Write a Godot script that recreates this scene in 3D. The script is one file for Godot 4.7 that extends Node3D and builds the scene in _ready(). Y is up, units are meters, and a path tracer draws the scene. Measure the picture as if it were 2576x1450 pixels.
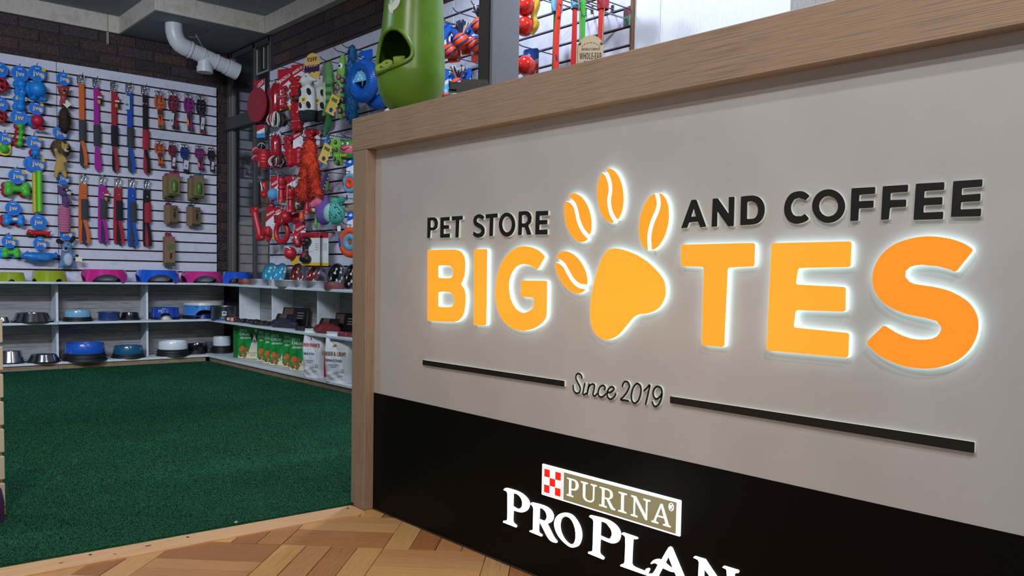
extends Node3D
# A pet shop: a counter with a lit sign in front, slat walls full of toys and leads behind a green turf floor.
# Axes: +x runs along the rear wall to its corner, +z comes towards the viewer; metres.

const ZB := -6.80        # face of the rear slat wall
const XR := 2.76         # face of the side slat wall
const XP := 1.358        # face of the counter's sign panel
const XF := 1.325        # face of the counter's wooden frame

var taken := {}
var mats := {}
var meshes := {}
var texts := {}
var rng := RandomNumberGenerator.new()

# Outlines of the sign's letters on the counter panel, in tenths of a millimetre: along the counter from z = -2.2, and height.
const BIG := {"B": [[2772,7935,4015,7934,4256,7895,4425,7776,4500,7578,4478,7291,4405,7129,4319,7019,4470,6896,4533,6718,4527,6502,4462,6247,4299,6087,4060,6009,2807,5971], [3293,7494,3375,7509,3793,7504,3929,7449,3969,7322,3935,7212,3838,7174,3351,7174,3293,7210], [3315,6774,3391,6794,3809,6799,3970,6737,4022,6611,4001,6464,3898,6404,3368,6383,3310,6410]], "I": [[4851,7932,5401,7934,5407,5994,4877,5971]], "G": [[7555,7728,7400,7842,7157,7941,6837,7988,6512,7949,6207,7801,5951,7564,5799,7272,5737,6945,5762,6619,5904,6315,6122,6104,6412,5985,6770,5940,7116,5994,7403,6109,7598,6266,7642,6397,7642,7168,6685,7158,6712,6763,7118,6759,7192,6719,7188,6539,7126,6478,6956,6404,6808,6381,6630,6423,6474,6527,6341,6707,6272,6941,6277,7144,6375,7347,6550,7499,6775,7556,7023,7534,7171,7476,7293,7415]], "pad": [[9543,7869,9662,7897,9860,7895,10094,7844,10401,7746,10702,7590,10961,7395,11109,7229,11151,7063,11149,6924,11090,6783,10987,6667,10846,6590,10665,6539,10481,6516,10332,6452,10184,6313,10035,6158,9883,6031,9727,5955,9567,5920,9403,5939,9236,6018,9105,6177,9057,6372,9046,6707,9100,6982,9194,7316,9309,7587,9425,7781]], "T": [[11506,7955,13205,7965,13206,7528,12628,7504,12604,5991,12077,5991,12069,7516,11518,7529]], "E": [[13543,7954,15062,7962,15062,7526,14094,7504,14059,7218,14991,7197,15004,6776,14078,6763,14050,6456,15086,6424,15085,6002,13516,6003]], "S": [[16989,7800,16861,7890,16673,7965,16459,8006,16266,8018,16045,7990,15820,7918,15644,7805,15519,7651,15448,7456,15447,7273,15502,7118,15615,6978,15763,6881,15972,6800,16175,6759,16373,6731,16495,6701,16550,6642,16567,6569,16528,6480,16435,6419,16290,6396,16116,6402,15910,6464,15778,6533,15671,6592,15377,6284,15532,6138,15722,6037,15984,5957,16236,5936,16480,5959,16714,6038,16894,6164,17023,6332,17093,6517,17108,6686,17067,6851,16970,6991,16852,7083,16663,7175,16471,7224,16276,7252,16115,7273,16025,7322,15971,7397,15980,7473,16053,7537,16188,7568,16359,7564,16528,7540,16648,7504,16743,7456]]}
const BEANS := [[[9000,8644,9030,8522,9038,8404,9025,8296,8990,8202,8937,8127,8866,8076,8782,8050,8688,8052,8590,8081,8491,8137,8397,8216,8313,8315,8243,8430,8191,8553,8160,8679,8151,8801,8166,8913,8203,9008,8259,9083,8333,9132,8420,9154,8516,9149,8615,9115,8712,9057,8804,8976,8885,8877,8951,8764], [8080,9072,8327,9012,8484,8896,8564,8723,8626,8537,8739,8350,8893,8209,9085,8100]], [[9952,9036,9959,8907,9947,8784,9917,8673,9869,8581,9806,8510,9731,8465,9647,8449,9560,8462,9472,8505,9389,8575,9314,8668,9253,8781,9207,8908,9180,9041,9173,9174,9186,9301,9219,9413,9269,9506,9335,9575,9412,9617,9497,9629,9585,9612,9671,9566,9753,9494,9824,9400,9883,9289,9927,9165], [9324,9609,9449,9511,9543,9328,9573,9150,9539,8946,9578,8738,9671,8573,9842,8406]], [[11172,8373,11138,8246,11088,8128,11022,8025,10946,7941,10861,7882,10773,7850,10685,7847,10602,7875,10529,7931,10469,8013,10426,8117,10402,8238,10398,8369,10414,8503,10450,8633,10503,8753,10572,8856,10651,8937,10737,8993,10825,9020,10911,9018,10992,8988,11062,8930,11119,8848,11159,8746,11182,8629,11187,8503], [10830,9071,10877,8957,10912,8789,10864,8624,10773,8460,10707,8266,10685,8069,10731,7787]], [[8809,7522,8878,7418,8925,7312,8947,7210,8943,7116,8915,7034,8862,6969,8788,6923,8696,6900,8589,6900,8474,6924,8356,6971,8240,7039,8133,7124,8041,7223,7967,7329,7918,7439,7894,7546,7898,7644,7929,7728,7986,7793,8065,7837,8161,7858,8271,7853,8388,7825,8506,7775,8619,7705,8722,7619], [7827,7664,8011,7632,8195,7538,8334,7367,8471,7214,8627,7108,8780,7065,9035,7056]]]
const BLACK := {"P": [[2696,8828,3003,8827,3132,8785,3198,8678,3169,8549,3043,8478,2848,8475,2833,8268,2689,8267], [2855,8746,2972,8750,3038,8695,3027,8590,2963,8555,2853,8558]], "E": [[3303,8812,3727,8817,3730,8715,3463,8714,3466,8595,3702,8591,3704,8496,3468,8496,3464,8366,3750,8367,3746,8257,3303,8259]], "T": [[3819,8821,4301,8820,4303,8720,4154,8714,4135,8256,3991,8255,4004,8712,3822,8712]], "S": [[5208,8766,5078,8824,4937,8830,4796,8783,4741,8679,4784,8571,4917,8507,5060,8457,5100,8404,5062,8352,4950,8338,4847,8368,4777,8395,4739,8307,4867,8251,5009,8234,5149,8263,5230,8348,5228,8453,5142,8542,5000,8599,4897,8645,4884,8691,4940,8731,5053,8724,5149,8675]], "T2": [[5257,8816,5736,8824,5739,8718,5572,8718,5562,8261,5415,8257,5425,8713,5260,8709]], "O": [[6414,8519,6402,8428,6360,8348,6294,8284,6208,8244,6112,8232,6014,8248,5925,8293,5853,8361,5805,8446,5787,8539,5800,8631,5843,8713,5912,8777,5999,8815,6096,8826,6193,8807,6281,8761,6351,8694,6397,8610], [6286,8530,6278,8470,6254,8416,6215,8374,6165,8348,6109,8340,6052,8351,6000,8380,5958,8425,5930,8480,5920,8541,5927,8602,5952,8656,5992,8698,6042,8724,6099,8731,6155,8719,6207,8690,6248,8645,6275,8590]], "R": [[6533,8830,6818,8831,6943,8780,7009,8679,6988,8549,6892,8487,7016,8261,6859,8258,6764,8452,6664,8451,6659,8260,6523,8259], [6661,8735,6786,8737,6862,8685,6859,8586,6776,8540,6661,8544]], "E2": [[7151,8813,7588,8806,7582,8698,7294,8700,7292,8597,7562,8594,7560,8488,7290,8491,7289,8368,7573,8370,7572,8251,7143,8258]], "A": [[11697,8835,11819,8834,12077,8296,11927,8288,11874,8401,11663,8393,11616,8288,11463,8283], [11761,8663,11824,8505,11705,8504]], "N": [[12202,8832,12322,8831,12575,8527,12567,8841,12698,8840,12701,8286,12577,8287,12321,8583,12325,8291,12196,8289]], "D": [[12837,8835,13094,8841,13247,8788,13342,8653,13349,8494,13281,8367,13149,8307,12841,8299], [12979,8730,13082,8730,13175,8676,13212,8573,13193,8472,13128,8416,12985,8412]], "C": [[14241,8769,14138,8841,14030,8862,13891,8836,13794,8744,13749,8605,13765,8463,13848,8346,13976,8291,14099,8296,14205,8334,14243,8374,14160,8460,14094,8421,14017,8416,13938,8455,13888,8542,13893,8640,13943,8721,14035,8744,14112,8726,14163,8690]], "O2": [[14899,8557,14888,8470,14849,8393,14786,8333,14704,8295,14612,8284,14517,8301,14429,8346,14358,8413,14310,8496,14291,8587,14303,8676,14344,8755,14410,8816,14494,8851,14588,8860,14681,8840,14767,8794,14835,8727,14880,8646], [14773,8561,14767,8508,14745,8461,14708,8424,14661,8402,14607,8395,14552,8406,14502,8433,14461,8473,14434,8523,14423,8578,14429,8631,14453,8679,14490,8715,14538,8737,14592,8743,14647,8731,14696,8704,14736,8664,14763,8614]], "F": [[14998,8849,15408,8846,15410,8732,15142,8730,15141,8622,15391,8624,15391,8505,15143,8506,15141,8300,15000,8300]], "F2": [[15532,8848,15944,8846,15944,8731,15668,8730,15668,8615,15924,8613,15925,8495,15668,8494,15656,8303,15525,8302]], "E3": [[16064,8853,16500,8848,16501,8728,16205,8727,16203,8621,16482,8620,16483,8502,16203,8504,16203,8392,16504,8394,16502,8277,16052,8281]], "E4": [[16629,8853,17049,8852,17047,8741,16761,8736,16761,8633,17032,8641,17030,8527,16759,8525,16757,8416,17051,8417,17048,8299,16619,8306]], "bar": [[2540,4855,8243,4872,8248,4735,2543,4712]], "bar2": [[11308,4889,17120,4894,17122,4724,11313,4750]]}
const WHITE := {"P": [[6215,1951,6517,1964,6775,1946,6979,1879,7082,1799,7101,1719,7062,1617,6989,1542,6864,1476,6712,1453,6505,1450,6499,1189,6540,1129,6644,1099,6633,1044,6133,1054,6145,1097,6251,1122,6295,1176,6285,1817,6257,1872,6124,1885], [6493,1879,6623,1888,6752,1847,6831,1762,6846,1663,6810,1587,6735,1536,6633,1521,6489,1550]], "R": [[7181,1796,7377,1809,7595,1812,7763,1791,7883,1736,7948,1652,7935,1559,7867,1469,7739,1398,7849,1276,7971,1141,8090,1065,8079,1025,7951,1013,7833,1041,7735,1116,7624,1237,7512,1352,7451,1371,7445,1160,7471,1116,7573,1092,7557,1046,7128,1061,7139,1094,7225,1115,7254,1147,7254,1652,7221,1712,7145,1746], [7458,1723,7574,1727,7671,1688,7725,1609,7718,1525,7665,1463,7582,1443,7456,1447]], "O": [[8365,1808,8567,1803,8725,1712,8839,1581,8888,1434,8870,1287,8798,1150,8679,1074,8546,1044,8387,1076,8202,1159,8072,1265,7998,1394,7990,1507,8049,1635,8184,1747], [8368,1725,8503,1716,8606,1636,8677,1510,8703,1357,8685,1224,8632,1147,8544,1108,8431,1128,8316,1195,8233,1288,8183,1406,8180,1519,8222,1634,8300,1696]], "P2": [[9141,1932,9528,1955,9734,1942,9917,1886,10030,1793,10052,1708,10026,1595,9950,1508,9831,1462,9668,1459,9461,1476,9450,1186,9472,1130,9588,1084,9579,1032,9105,1048,9115,1090,9199,1112,9245,1148,9251,1820,9217,1867,9110,1889], [9465,1871,9614,1867,9738,1805,9806,1708,9805,1616,9757,1543,9666,1527,9459,1545]], "L": [[10123,1779,10526,1772,10543,1741,10497,1723,10436,1720,10407,1677,10393,1172,10426,1128,10518,1112,10768,1105,10796,1166,10847,1197,10892,1187,10830,1046,10793,1030,10077,1025,10084,1057,10146,1095,10185,1109,10199,1167,10206,1662,10180,1715,10085,1734]], "A": [[11405,1802,11455,1789,11626,1522,11844,1189,11941,1139,11929,1102,11600,1084,11613,1110,11661,1136,11543,1306,11466,1290,11353,1293,11226,1309,11129,1120,11117,1058,11175,1063,11161,1025,10808,1028,10866,1077,10954,1105,11011,1167,11114,1341,11048,1358,10990,1342,10932,1303,10910,1314,10973,1390,11045,1438,11131,1462,11189,1460,11364,1765], [11370,1595,11506,1358,11406,1382,11291,1430]], "N": [[12025,1768,12277,1772,12531,1532,12805,1319,12791,1670,12765,1717,12683,1721,12713,1761,13035,1766,13054,1739,13037,1708,12988,1699,12953,1663,12963,1089,12889,1066,12251,1584,12258,1211,12311,1194,12312,1172,12048,1160,12060,1186,12126,1216,12135,1673,12107,1715,11993,1729]]}
const SCRIPT := {"S": [8804,4989,8792,5041,8747,5077,8692,5086,8638,5064,8611,5011,8622,4950,8675,4882,8740,4805,8758,4740,8741,4676,8698,4643,8635,4635,8571,4667,8537,4726,8532,4804], "i": [8901,4890,8866,4763,8846,4660,8862,4629,8909,4640,8954,4673], "n": [9034,4891,9005,4768,8975,4636], "n2": [8991,4722,9019,4803,9063,4863,9123,4892,9183,4893,9199,4857,9180,4766,9160,4675,9184,4639,9236,4651,9287,4702], "c": [9499,4809,9520,4860,9481,4899,9423,4893,9364,4853,9322,4772,9317,4694,9356,4649,9416,4640,9489,4671,9553,4733], "e": [9589,4765,9676,4775,9747,4816,9781,4868,9751,4897,9701,4897,9644,4863,9595,4793,9583,4715,9614,4654,9673,4628,9738,4647,9801,4703,9835,4767], "d2": [10021,4938,10033,4998,10074,5045,10122,5061,10178,5046,10215,4992,10203,4927,10144,4825,10050,4718,9978,4653,10094,4654,10206,4652], "d0": [10440,5054,10509,5025,10538,4955,10535,4861,10504,4752,10453,4673,10373,4626,10302,4664,10279,4746,10289,4842,10327,4952,10386,5027,10440,5054], "d1": [10620,4918,10698,4984,10775,5060,10729,4853,10677,4638], "d9": [11094,4907,11032,4828,10955,4787,10895,4821,10866,4900,10890,4985,10946,5038,11011,5050,11070,5026,11098,4958,11095,4866,11067,4760,11012,4671,10941,4631,10882,4655,10850,4718]}
# Places of goods on the walls: centre along the wall, height, width, height and distance from the wall, in metres.
const BACK := {
"tag1": [1.159, 2.064, 0.092, 0.106, 0.05], "tag2": [1.282, 2.056, 0.098, 0.11, 0.05], "tag3": [1.388, 2.077, 0.1, 0.112, 0.05], "tag4": [1.16, 1.83, 0.088, 0.1, 0.05], "tag5": [1.38, 1.836, 0.087, 0.097, 0.05], "tag6": [1.273, 1.756, 0.098, 0.111, 0.05], "tag7": [1.554, 2.067, 0.085, 0.093, 0.05], "tag8": [1.186, 1.602, 0.074, 0.084, 0.05], "tag9": [1.364, 1.594, 0.09, 0.101, 0.05], "tag10": [1.378, 1.448, 0.101, 0.113, 0.05], "tag11": [1.529, 1.683, 0.09, 0.099, 0.05], "tag12": [1.255, 1.35, 0.095, 0.108, 0.05], "tag13": [1.229, 1.126, 0.088, 0.1, 0.05], "tag14": [1.201, 0.894, 0.081, 0.093, 0.05], "tag15": [1.544, 1.362, 0.083, 0.092, 0.05], "tag16": [1.383, 1.038, 0.095, 0.107, 0.05], "tag17": [1.394, 0.888, 0.083, 0.093, 0.05], "tag18": [1.561, 0.965, 0.086, 0.095, 0.05], "lattice1": [1.161, 1.959, 0.092, 0.106, 0.06], "lattice2": [1.158, 1.745, 0.08, 0.091, 0.06], "card8": [1.186, 1.558, 0.076, 0.141, 0.04], "ball8": [1.179, 1.532, 0.054, 0.062, 0.06], "cat1": [1.287, 1.906, 0.073, 0.214, 0.06], "cat2": [1.278, 1.635, 0.048, 0.164, 0.06], "football1": [1.383, 1.949, 0.102, 0.142, 0.08], "football2": [1.382, 1.736, 0.077, 0.106, 0.07], "football3": [1.369, 1.517, 0.053, 0.064, 0.06], "stick_y": [1.362, 1.246, 0.031, 0.285, 0.05], "stick_g": [1.388, 1.254, 0.039, 0.294, 0.07], "reddog": [1.39, 0.963, 0.155, 0.052, 0.05], "bluepig": [1.382, 0.795, 0.227, 0.09, 0.07], "bone1": [1.254, 1.261, 0.162, 0.102, 0.06], "bone2": [1.23, 1.045, 0.132, 0.083, 0.06], "bone3": [1.212, 0.818, 0.112, 0.074, 0.05], "lionhead": [1.549, 1.978, 0.077, 0.072, 0.07], "liontail": [1.555, 1.777, 0.082, 0.166, 0.06], "lionpaper": [1.566, 1.887, 0.061, 0.058, 0.09], "lion": [1.522, 1.498, 0.122, 0.283, 0.07], "racc_head": [1.55, 1.266, 0.093, 0.085, 0.07], "racc": [1.547, 1.141, 0.091, 0.336, 0.06], "bdog": [1.56, 0.836, 0.118, 0.234, 0.07], "l1": [1.68, 1.79, 0.077, 0.659, 0.05], "l2": [1.778, 1.776, 0.059, 0.673, 0.05], "l3": [1.898, 1.773, 0.057, 0.657, 0.05], "l4": [2.01, 1.78, 0.073, 0.655, 0.05], "l5": [2.122, 1.781, 0.075, 0.66, 0.05], "m1": [1.69, 1.149, 0.083, 0.503, 0.05], "m2": [1.819, 1.156, 0.074, 0.495, 0.05], "m3": [1.928, 1.149, 0.081, 0.491, 0.05], "m4": [2.026, 1.143, 0.08, 0.509, 0.05], "m5": [2.132, 1.145, 0.06, 0.505, 0.05], "c1": [2.222, 1.947, 0.086, 0.284, 0.05], "c2": [2.328, 1.956, 0.097, 0.293, 0.05], "c3": [2.445, 1.956, 0.086, 0.291, 0.05], "c4": [2.542, 1.954, 0.088, 0.3, 0.05], "d1": [2.221, 1.612, 0.083, 0.192, 0.05], "d2": [2.319, 1.607, 0.069, 0.206, 0.05], "d3": [2.412, 1.596, 0.073, 0.218, 0.05], "d4": [2.53, 1.608, 0.091, 0.194, 0.05], "d5": [2.623, 1.604, 0.063, 0.193, 0.05], "k1": [2.313, 1.383, 0.081, 0.187, 0.1], "k1b": [2.288, 1.365, 0.072, 0.194, 0.05], "k2": [2.504, 1.383, 0.078, 0.19, 0.1], "k2b": [2.478, 1.365, 0.068, 0.191, 0.05], "k3": [2.298, 1.156, 0.109, 0.165, 0.09], "k4": [2.472, 1.152, 0.115, 0.171, 0.09], "k5": [2.284, 0.877, 0.095, 0.258, 0.08], "gb1": [1.188, 0.657, 0.181, 0.062, 0.15], "gb2": [1.426, 0.662, 0.228, 0.077, 0.15], "mb1": [1.786, 0.669, 0.327, 0.092, 0.15], "bb1": [2.162, 0.671, 0.326, 0.094, 0.15], "mb2": [2.501, 0.671, 0.324, 0.089, 0.15], "bb2": [2.785, 0.661, 0.264, 0.098, 0.15], "s1": [1.132, 0.363, 0.085, 0.045, 0.17], "s2": [1.314, 0.368, 0.263, 0.075, 0.17], "lb": [1.601, 0.377, 0.196, 0.083, 0.17], "nv": [1.816, 0.372, 0.153, 0.07, 0.15], "bk": [1.969, 0.371, 0.149, 0.061, 0.13], "ar1": [2.22, 0.385, 0.203, 0.092, 0.15], "ar2": [2.522, 0.397, 0.317, 0.131, 0.13], "pail": [2.7, 0.364, 0.217, 0.11, 0.15], "s3": [1.176, 0.094, 0.179, 0.094, 0.17], "s4": [1.373, 0.084, 0.212, 0.061, 0.2], "bl": [1.637, 0.109, 0.298, 0.134, 0.2], "tl": [1.943, 0.098, 0.238, 0.096, 0.17], "w1": [2.266, 0.098, 0.245, 0.121, 0.18], "bk2": [2.463, 0.095, 0.146, 0.086, 0.13], "gk": [2.579, 0.077, 0.083, 0.093, 0.1], "w2": [2.654, 0.074, 0.154, 0.143, 0.17]
}
const RIGHT := {
"can1": [-5.942, 0.638, 0.213, 0.048, 0.2], "pan1": [-5.715, 0.638, 0.225, 0.048, 0.2], "pan2": [-5.556, 0.634, 0.133, 0.049, 0.17], "pan3": [-5.223, 0.633, 0.335, 0.05, 0.22], "pan4": [-5.041, 0.63, 0.163, 0.042, 0.22], "pan5": [-4.868, 0.633, 0.26, 0.05, 0.2], "can2": [-4.607, 0.629, 0.224, 0.04, 0.22], "tb1": [-5.757, 0.723, 0.177, 0.128, 0.1], "tb2": [-5.52, 0.716, 0.306, 0.114, 0.14], "tb3": [-5.335, 0.72, 0.214, 0.127, 0.1], "tb4": [-5.028, 0.707, 0.282, 0.103, 0.14], "tb5": [-4.802, 0.715, 0.245, 0.139, 0.1], "tb6": [-4.577, 0.689, 0.225, 0.152, 0.12], "sb1": [-6.135, 0.351, 0.206, 0.042, 0.2], "stk": [-5.75, 0.348, 0.563, 0.06, 0.2], "bagb": [-5.389, 0.416, 0.527, 0.081, 0.1], "pouch": [-5.339, 0.358, 0.463, 0.083, 0.18], "coil": [-5.012, 0.344, 0.297, 0.049, 0.2], "rbagb": [-4.749, 0.413, 0.331, 0.077, 0.1], "rbag": [-4.751, 0.353, 0.299, 0.082, 0.18], "saus": [-4.44, 0.333, 0.236, 0.047, 0.22], "x0": [-6.233, 0.14, 0.14, 0.239, 0.17], "x1": [-5.993, 0.143, 0.34, 0.243, 0.17], "x2": [-5.804, 0.143, 0.173, 0.231, 0.14], "x3": [-5.626, 0.142, 0.189, 0.239, 0.17], "x4": [-5.469, 0.146, 0.262, 0.234, 0.18], "x5": [-5.331, 0.139, 0.21, 0.233, 0.16], "x6": [-5.111, 0.137, 0.259, 0.253, 0.2], "p1": [-4.866, 0.136, 0.255, 0.302, 0.2], "p2": [-4.554, 0.152, 0.308, 0.305, 0.22], "disc1": [-5.771, 1.896, 0.383, 0.247, 0.2], "disc1h": [-5.769, 2.032, 0.273, 0.072, 0.2], "rope1": [-5.477, 1.91, 0.159, 0.188, 0.19], "rope1t": [-5.387, 1.756, 0.273, 0.118, 0.19], "dz1": [-5.398, 1.955, 0.205, 0.274, 0.18], "dz1t": [-5.349, 1.893, 0.11, 0.166, 0.19], "dz2": [-5.211, 2.008, 0.171, 0.163, 0.18], "dz2t": [-5.179, 1.935, 0.164, 0.128, 0.2], "cow1": [-5.002, 1.834, 0.224, 0.312, 0.2], "cow1h": [-4.997, 1.998, 0.206, 0.189, 0.19], "cow2": [-4.971, 1.834, 0.154, 0.298, 0.12], "croc": [-4.735, 1.84, 0.114, 0.346, 0.19], "croct": [-4.75, 1.625, 0.11, 0.098, 0.19], "gecko": [-4.606, 1.851, 0.154, 0.394, 0.17], "gcard": [-4.601, 1.731, 0.135, 0.123, 0.2], "fur1": [-4.546, 1.86, 0.146, 0.411, 0.15], "ring1": [-4.31, 1.831, 0.306, 0.249, 0.2], "ring1h": [-4.315, 1.986, 0.174, 0.047, 0.19], "dz3t": [-5.162, 1.705, 0.152, 0.107, 0.19], "dz3": [-5.165, 1.739, 0.093, 0.171, 0.18], "tb_card": [-5.692, 1.706, 0.135, 0.08, 0.2], "tballs": [-5.716, 1.568, 0.21, 0.155, 0.2], "barrel": [-5.639, 1.504, 0.213, 0.12, 0.2], "rope2": [-5.475, 1.585, 0.159, 0.139, 0.19], "rope2t": [-5.415, 1.471, 0.188, 0.078, 0.19], "dz4": [-5.202, 1.592, 0.112, 0.148, 0.18], "dz4t": [-5.185, 1.477, 0.224, 0.097, 0.19], "orange": [-4.969, 1.379, 0.315, 0.376, 0.2], "gecko2": [-4.682, 1.462, 0.164, 0.181, 0.18], "gcard2": [-4.718, 1.453, 0.207, 0.121, 0.2], "pinkface": [-4.492, 1.457, 0.227, 0.134, 0.18], "tagp": [-4.466, 1.563, 0.173, 0.068, 0.18], "ob1": [-4.451, 1.254, 0.246, 0.122, 0.2], "ob1t": [-4.446, 1.355, 0.158, 0.078, 0.19], "shoe": [-5.664, 1.29, 0.121, 0.119, 0.19], "dz5": [-5.531, 1.284, 0.159, 0.199, 0.18], "lball": [-5.488, 1.251, 0.157, 0.081, 0.2], "bott1": [-5.365, 1.271, 0.106, 0.168, 0.19], "bott2": [-5.201, 1.192, 0.127, 0.156, 0.2], "dz6": [-5.349, 1.31, 0.144, 0.112, 0.15], "pig": [-4.831, 1.113, 0.229, 0.171, 0.18], "puffer": [-4.631, 1.092, 0.265, 0.165, 0.2], "rbone": [-5.74, 1.054, 0.248, 0.242, 0.2], "dz7": [-5.614, 1.066, 0.12, 0.233, 0.18], "fist": [-5.595, 1.002, 0.113, 0.088, 0.2], "rball": [-5.301, 1.088, 0.163, 0.073, 0.2], "hoop": [-5.384, 0.988, 0.2, 0.163, 0.19], "dz8": [-5.161, 0.967, 0.132, 0.168, 0.18], "face": [-5.158, 0.928, 0.132, 0.104, 0.2], "rball2": [-5.237, 0.845, 0.129, 0.088, 0.2], "bbone_c": [-5.007, 0.871, 0.252, 0.213, 0.17], "bbone": [-5.009, 0.854, 0.169, 0.15, 0.19], "bbone_c2": [-4.987, 0.871, 0.095, 0.216, 0.12], "ob2": [-4.437, 0.903, 0.266, 0.19, 0.2], "ob2t": [-4.446, 1.028, 0.169, 0.078, 0.19], "minig": [-4.919, 1.048, 0.076, 0.089, 0.18], "n_pawn": [-5.024, 1.176, 0.084, 0.158, 0.18], "n_grey": [-5.145, 1.16, 0.081, 0.081, 0.17], "n_org": [-5.112, 1.086, 0.056, 0.063, 0.18], "n_card": [-5.487, 1.117, 0.095, 0.096, 0.16], "n_chk": [-4.846, 1.298, 0.069, 0.105, 0.16], "n_bl": [-4.823, 1.529, 0.064, 0.062, 0.16], "n_bb": [-4.803, 1.394, 0.079, 0.046, 0.19], "n_tan": [-4.61, 1.11, 0.091, 0.054, 0.12], "n_red": [-5.082, 1.59, 0.205, 0.117, 0.14], "n_red2": [-5.389, 1.571, 0.123, 0.139, 0.14], "n_rt": [-5.301, 1.828, 0.144, 0.087, 0.13], "g1": [-3.511, 1.901, 0.111, 0.185, 0.16], "g2": [-3.346, 1.851, 0.079, 0.092, 0.14], "g3": [-3.541, 1.695, 0.046, 0.114, 0.15], "hc1": [-3.543, 1.912, 0.101, 0.176, 0.2], "hb1": [-3.54, 1.865, 0.081, 0.072, 0.2], "hr2": [-3.411, 1.919, 0.125, 0.199, 0.17], "hb2": [-3.408, 1.886, 0.122, 0.08, 0.17], "hb3": [-3.24, 1.93, 0.125, 0.154, 0.19], "hc4": [-3.555, 1.702, 0.133, 0.138, 0.2], "hb4": [-3.588, 1.647, 0.103, 0.055, 0.2], "hr5": [-3.432, 1.726, 0.134, 0.151, 0.17], "hb5": [-3.41, 1.67, 0.118, 0.058, 0.18], "pk1": [-2.885, 1.893, 0.128, 0.177, 0.2], "pk2": [-2.901, 1.687, 0.113, 0.135, 0.19], "ln1": [-2.714, 1.768, 0.051, 0.29, 0.2], "ln2": [-2.671, 1.763, 0.062, 0.301, 0.22], "ln3": [-2.595, 1.761, 0.054, 0.279, 0.2], "ln4": [-2.547, 1.794, 0.072, 0.19, 0.2], "ln5": [-2.44, 1.777, 0.061, 0.175, 0.2], "ear": [-2.452, 1.639, 0.179, 0.113, 0.24], "hookp": [-2.474, 1.844, 0.044, 0.074, 0.01]
}

# ------------------------------------------------------------------ names and nodes
func numbered(n: String) -> String:
	if taken.has(n):
		taken[n] += 1
		return "%s_%03d" % [n, taken[n]]
	taken[n] = 0
	return n

func tag(o: Node, label: String, category: String, group := "") -> Node:
	o.set_meta("label", label)
	o.set_meta("category", category)
	if group:
		o.set_meta("group", group)
	return o

func thing(called: String, label: String, category: String, at := Vector3.ZERO, turn := 0.0, group := "") -> Node3D:
	var o := Node3D.new()
	o.name = numbered(called)
	add_child(o)
	o.position = at
	o.rotation.y = turn
	tag(o, label, category, group)
	return o

func structure(called: String) -> Node3D:
	var o := Node3D.new()
	o.name = numbered(called)
	add_child(o)
	o.set_meta("kind", "structure")
	return o

func part(parent: Node, called: String, mesh: Mesh, material: Material, at := Vector3.ZERO, rot := Vector3.ZERO, size := Vector3.ONE) -> MeshInstance3D:
	var o := MeshInstance3D.new()
	o.name = called
	o.mesh = mesh
	o.material_override = material
	parent.add_child(o, true)
	o.position = at
	o.rotation = rot
	o.scale = size
	return o

func copy_of(root: Node3D, at: Vector3, turn: float, label: String) -> Node3D:
	var r: Node3D = root.duplicate()
	r.name = numbered(String(root.name).rstrip("0123456789").trim_suffix("_"))
	add_child(r)
	r.position = at
	r.rotation.y = turn
	r.set_meta("label", label)
	return r

# ------------------------------------------------------------------ materials
func paint(c: Color, rough := 0.6, metal := 0.0, coat := 0.0) -> StandardMaterial3D:
	var key := "%s %.2f %.2f %.2f" % [c.to_html(), rough, metal, coat]
	if not mats.has(key):
		var m := StandardMaterial3D.new()
		m.albedo_color = c
		m.roughness = rough
		m.metallic = metal
		if coat > 0:
			m.clearcoat_enabled = true
			m.clearcoat = coat
			m.clearcoat_roughness = 0.08
		mats[key] = m
	return mats[key]

func col(r: int, g: int, b: int) -> Color:
	return Color8(r, g, b)

func cloth(c: Color, fuzz := 0.35) -> StandardMaterial3D:
	var key := "cloth %s %.2f" % [c.to_html(), fuzz]
	if not mats.has(key):
		var m := grain("", [c.darkened(0.1), c, c.lightened(0.06)], 0.09, Vector3(22, 22, 22), 0.95, 0.06, false)
		m.rim_enabled = true
		m.rim = fuzz
		m.rim_tint = 0.6
		mats[key] = m
	return mats[key]

func glass(c: Color, alpha := 0.15) -> StandardMaterial3D:
	var key := "glass %s %.2f" % [c.to_html(), alpha]
	if not mats.has(key):
		var m := StandardMaterial3D.new()
		m.transparency = BaseMaterial3D.TRANSPARENCY_ALPHA
		m.albedo_color = Color(c, alpha)
		m.roughness = 0.06
		mats[key] = m
	return mats[key]

func glow(c: Color, energy: float) -> StandardMaterial3D:
	var key := "glow %s %.2f" % [c.to_html(), energy]
	if not mats.has(key):
		var m := StandardMaterial3D.new()
		m.albedo_color = c.darkened(0.2)
		m.roughness = 0.4
		m.emission_enabled = true
		m.emission = c
		m.emission_energy_multiplier = energy
		mats[key] = m
	return mats[key]

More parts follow.
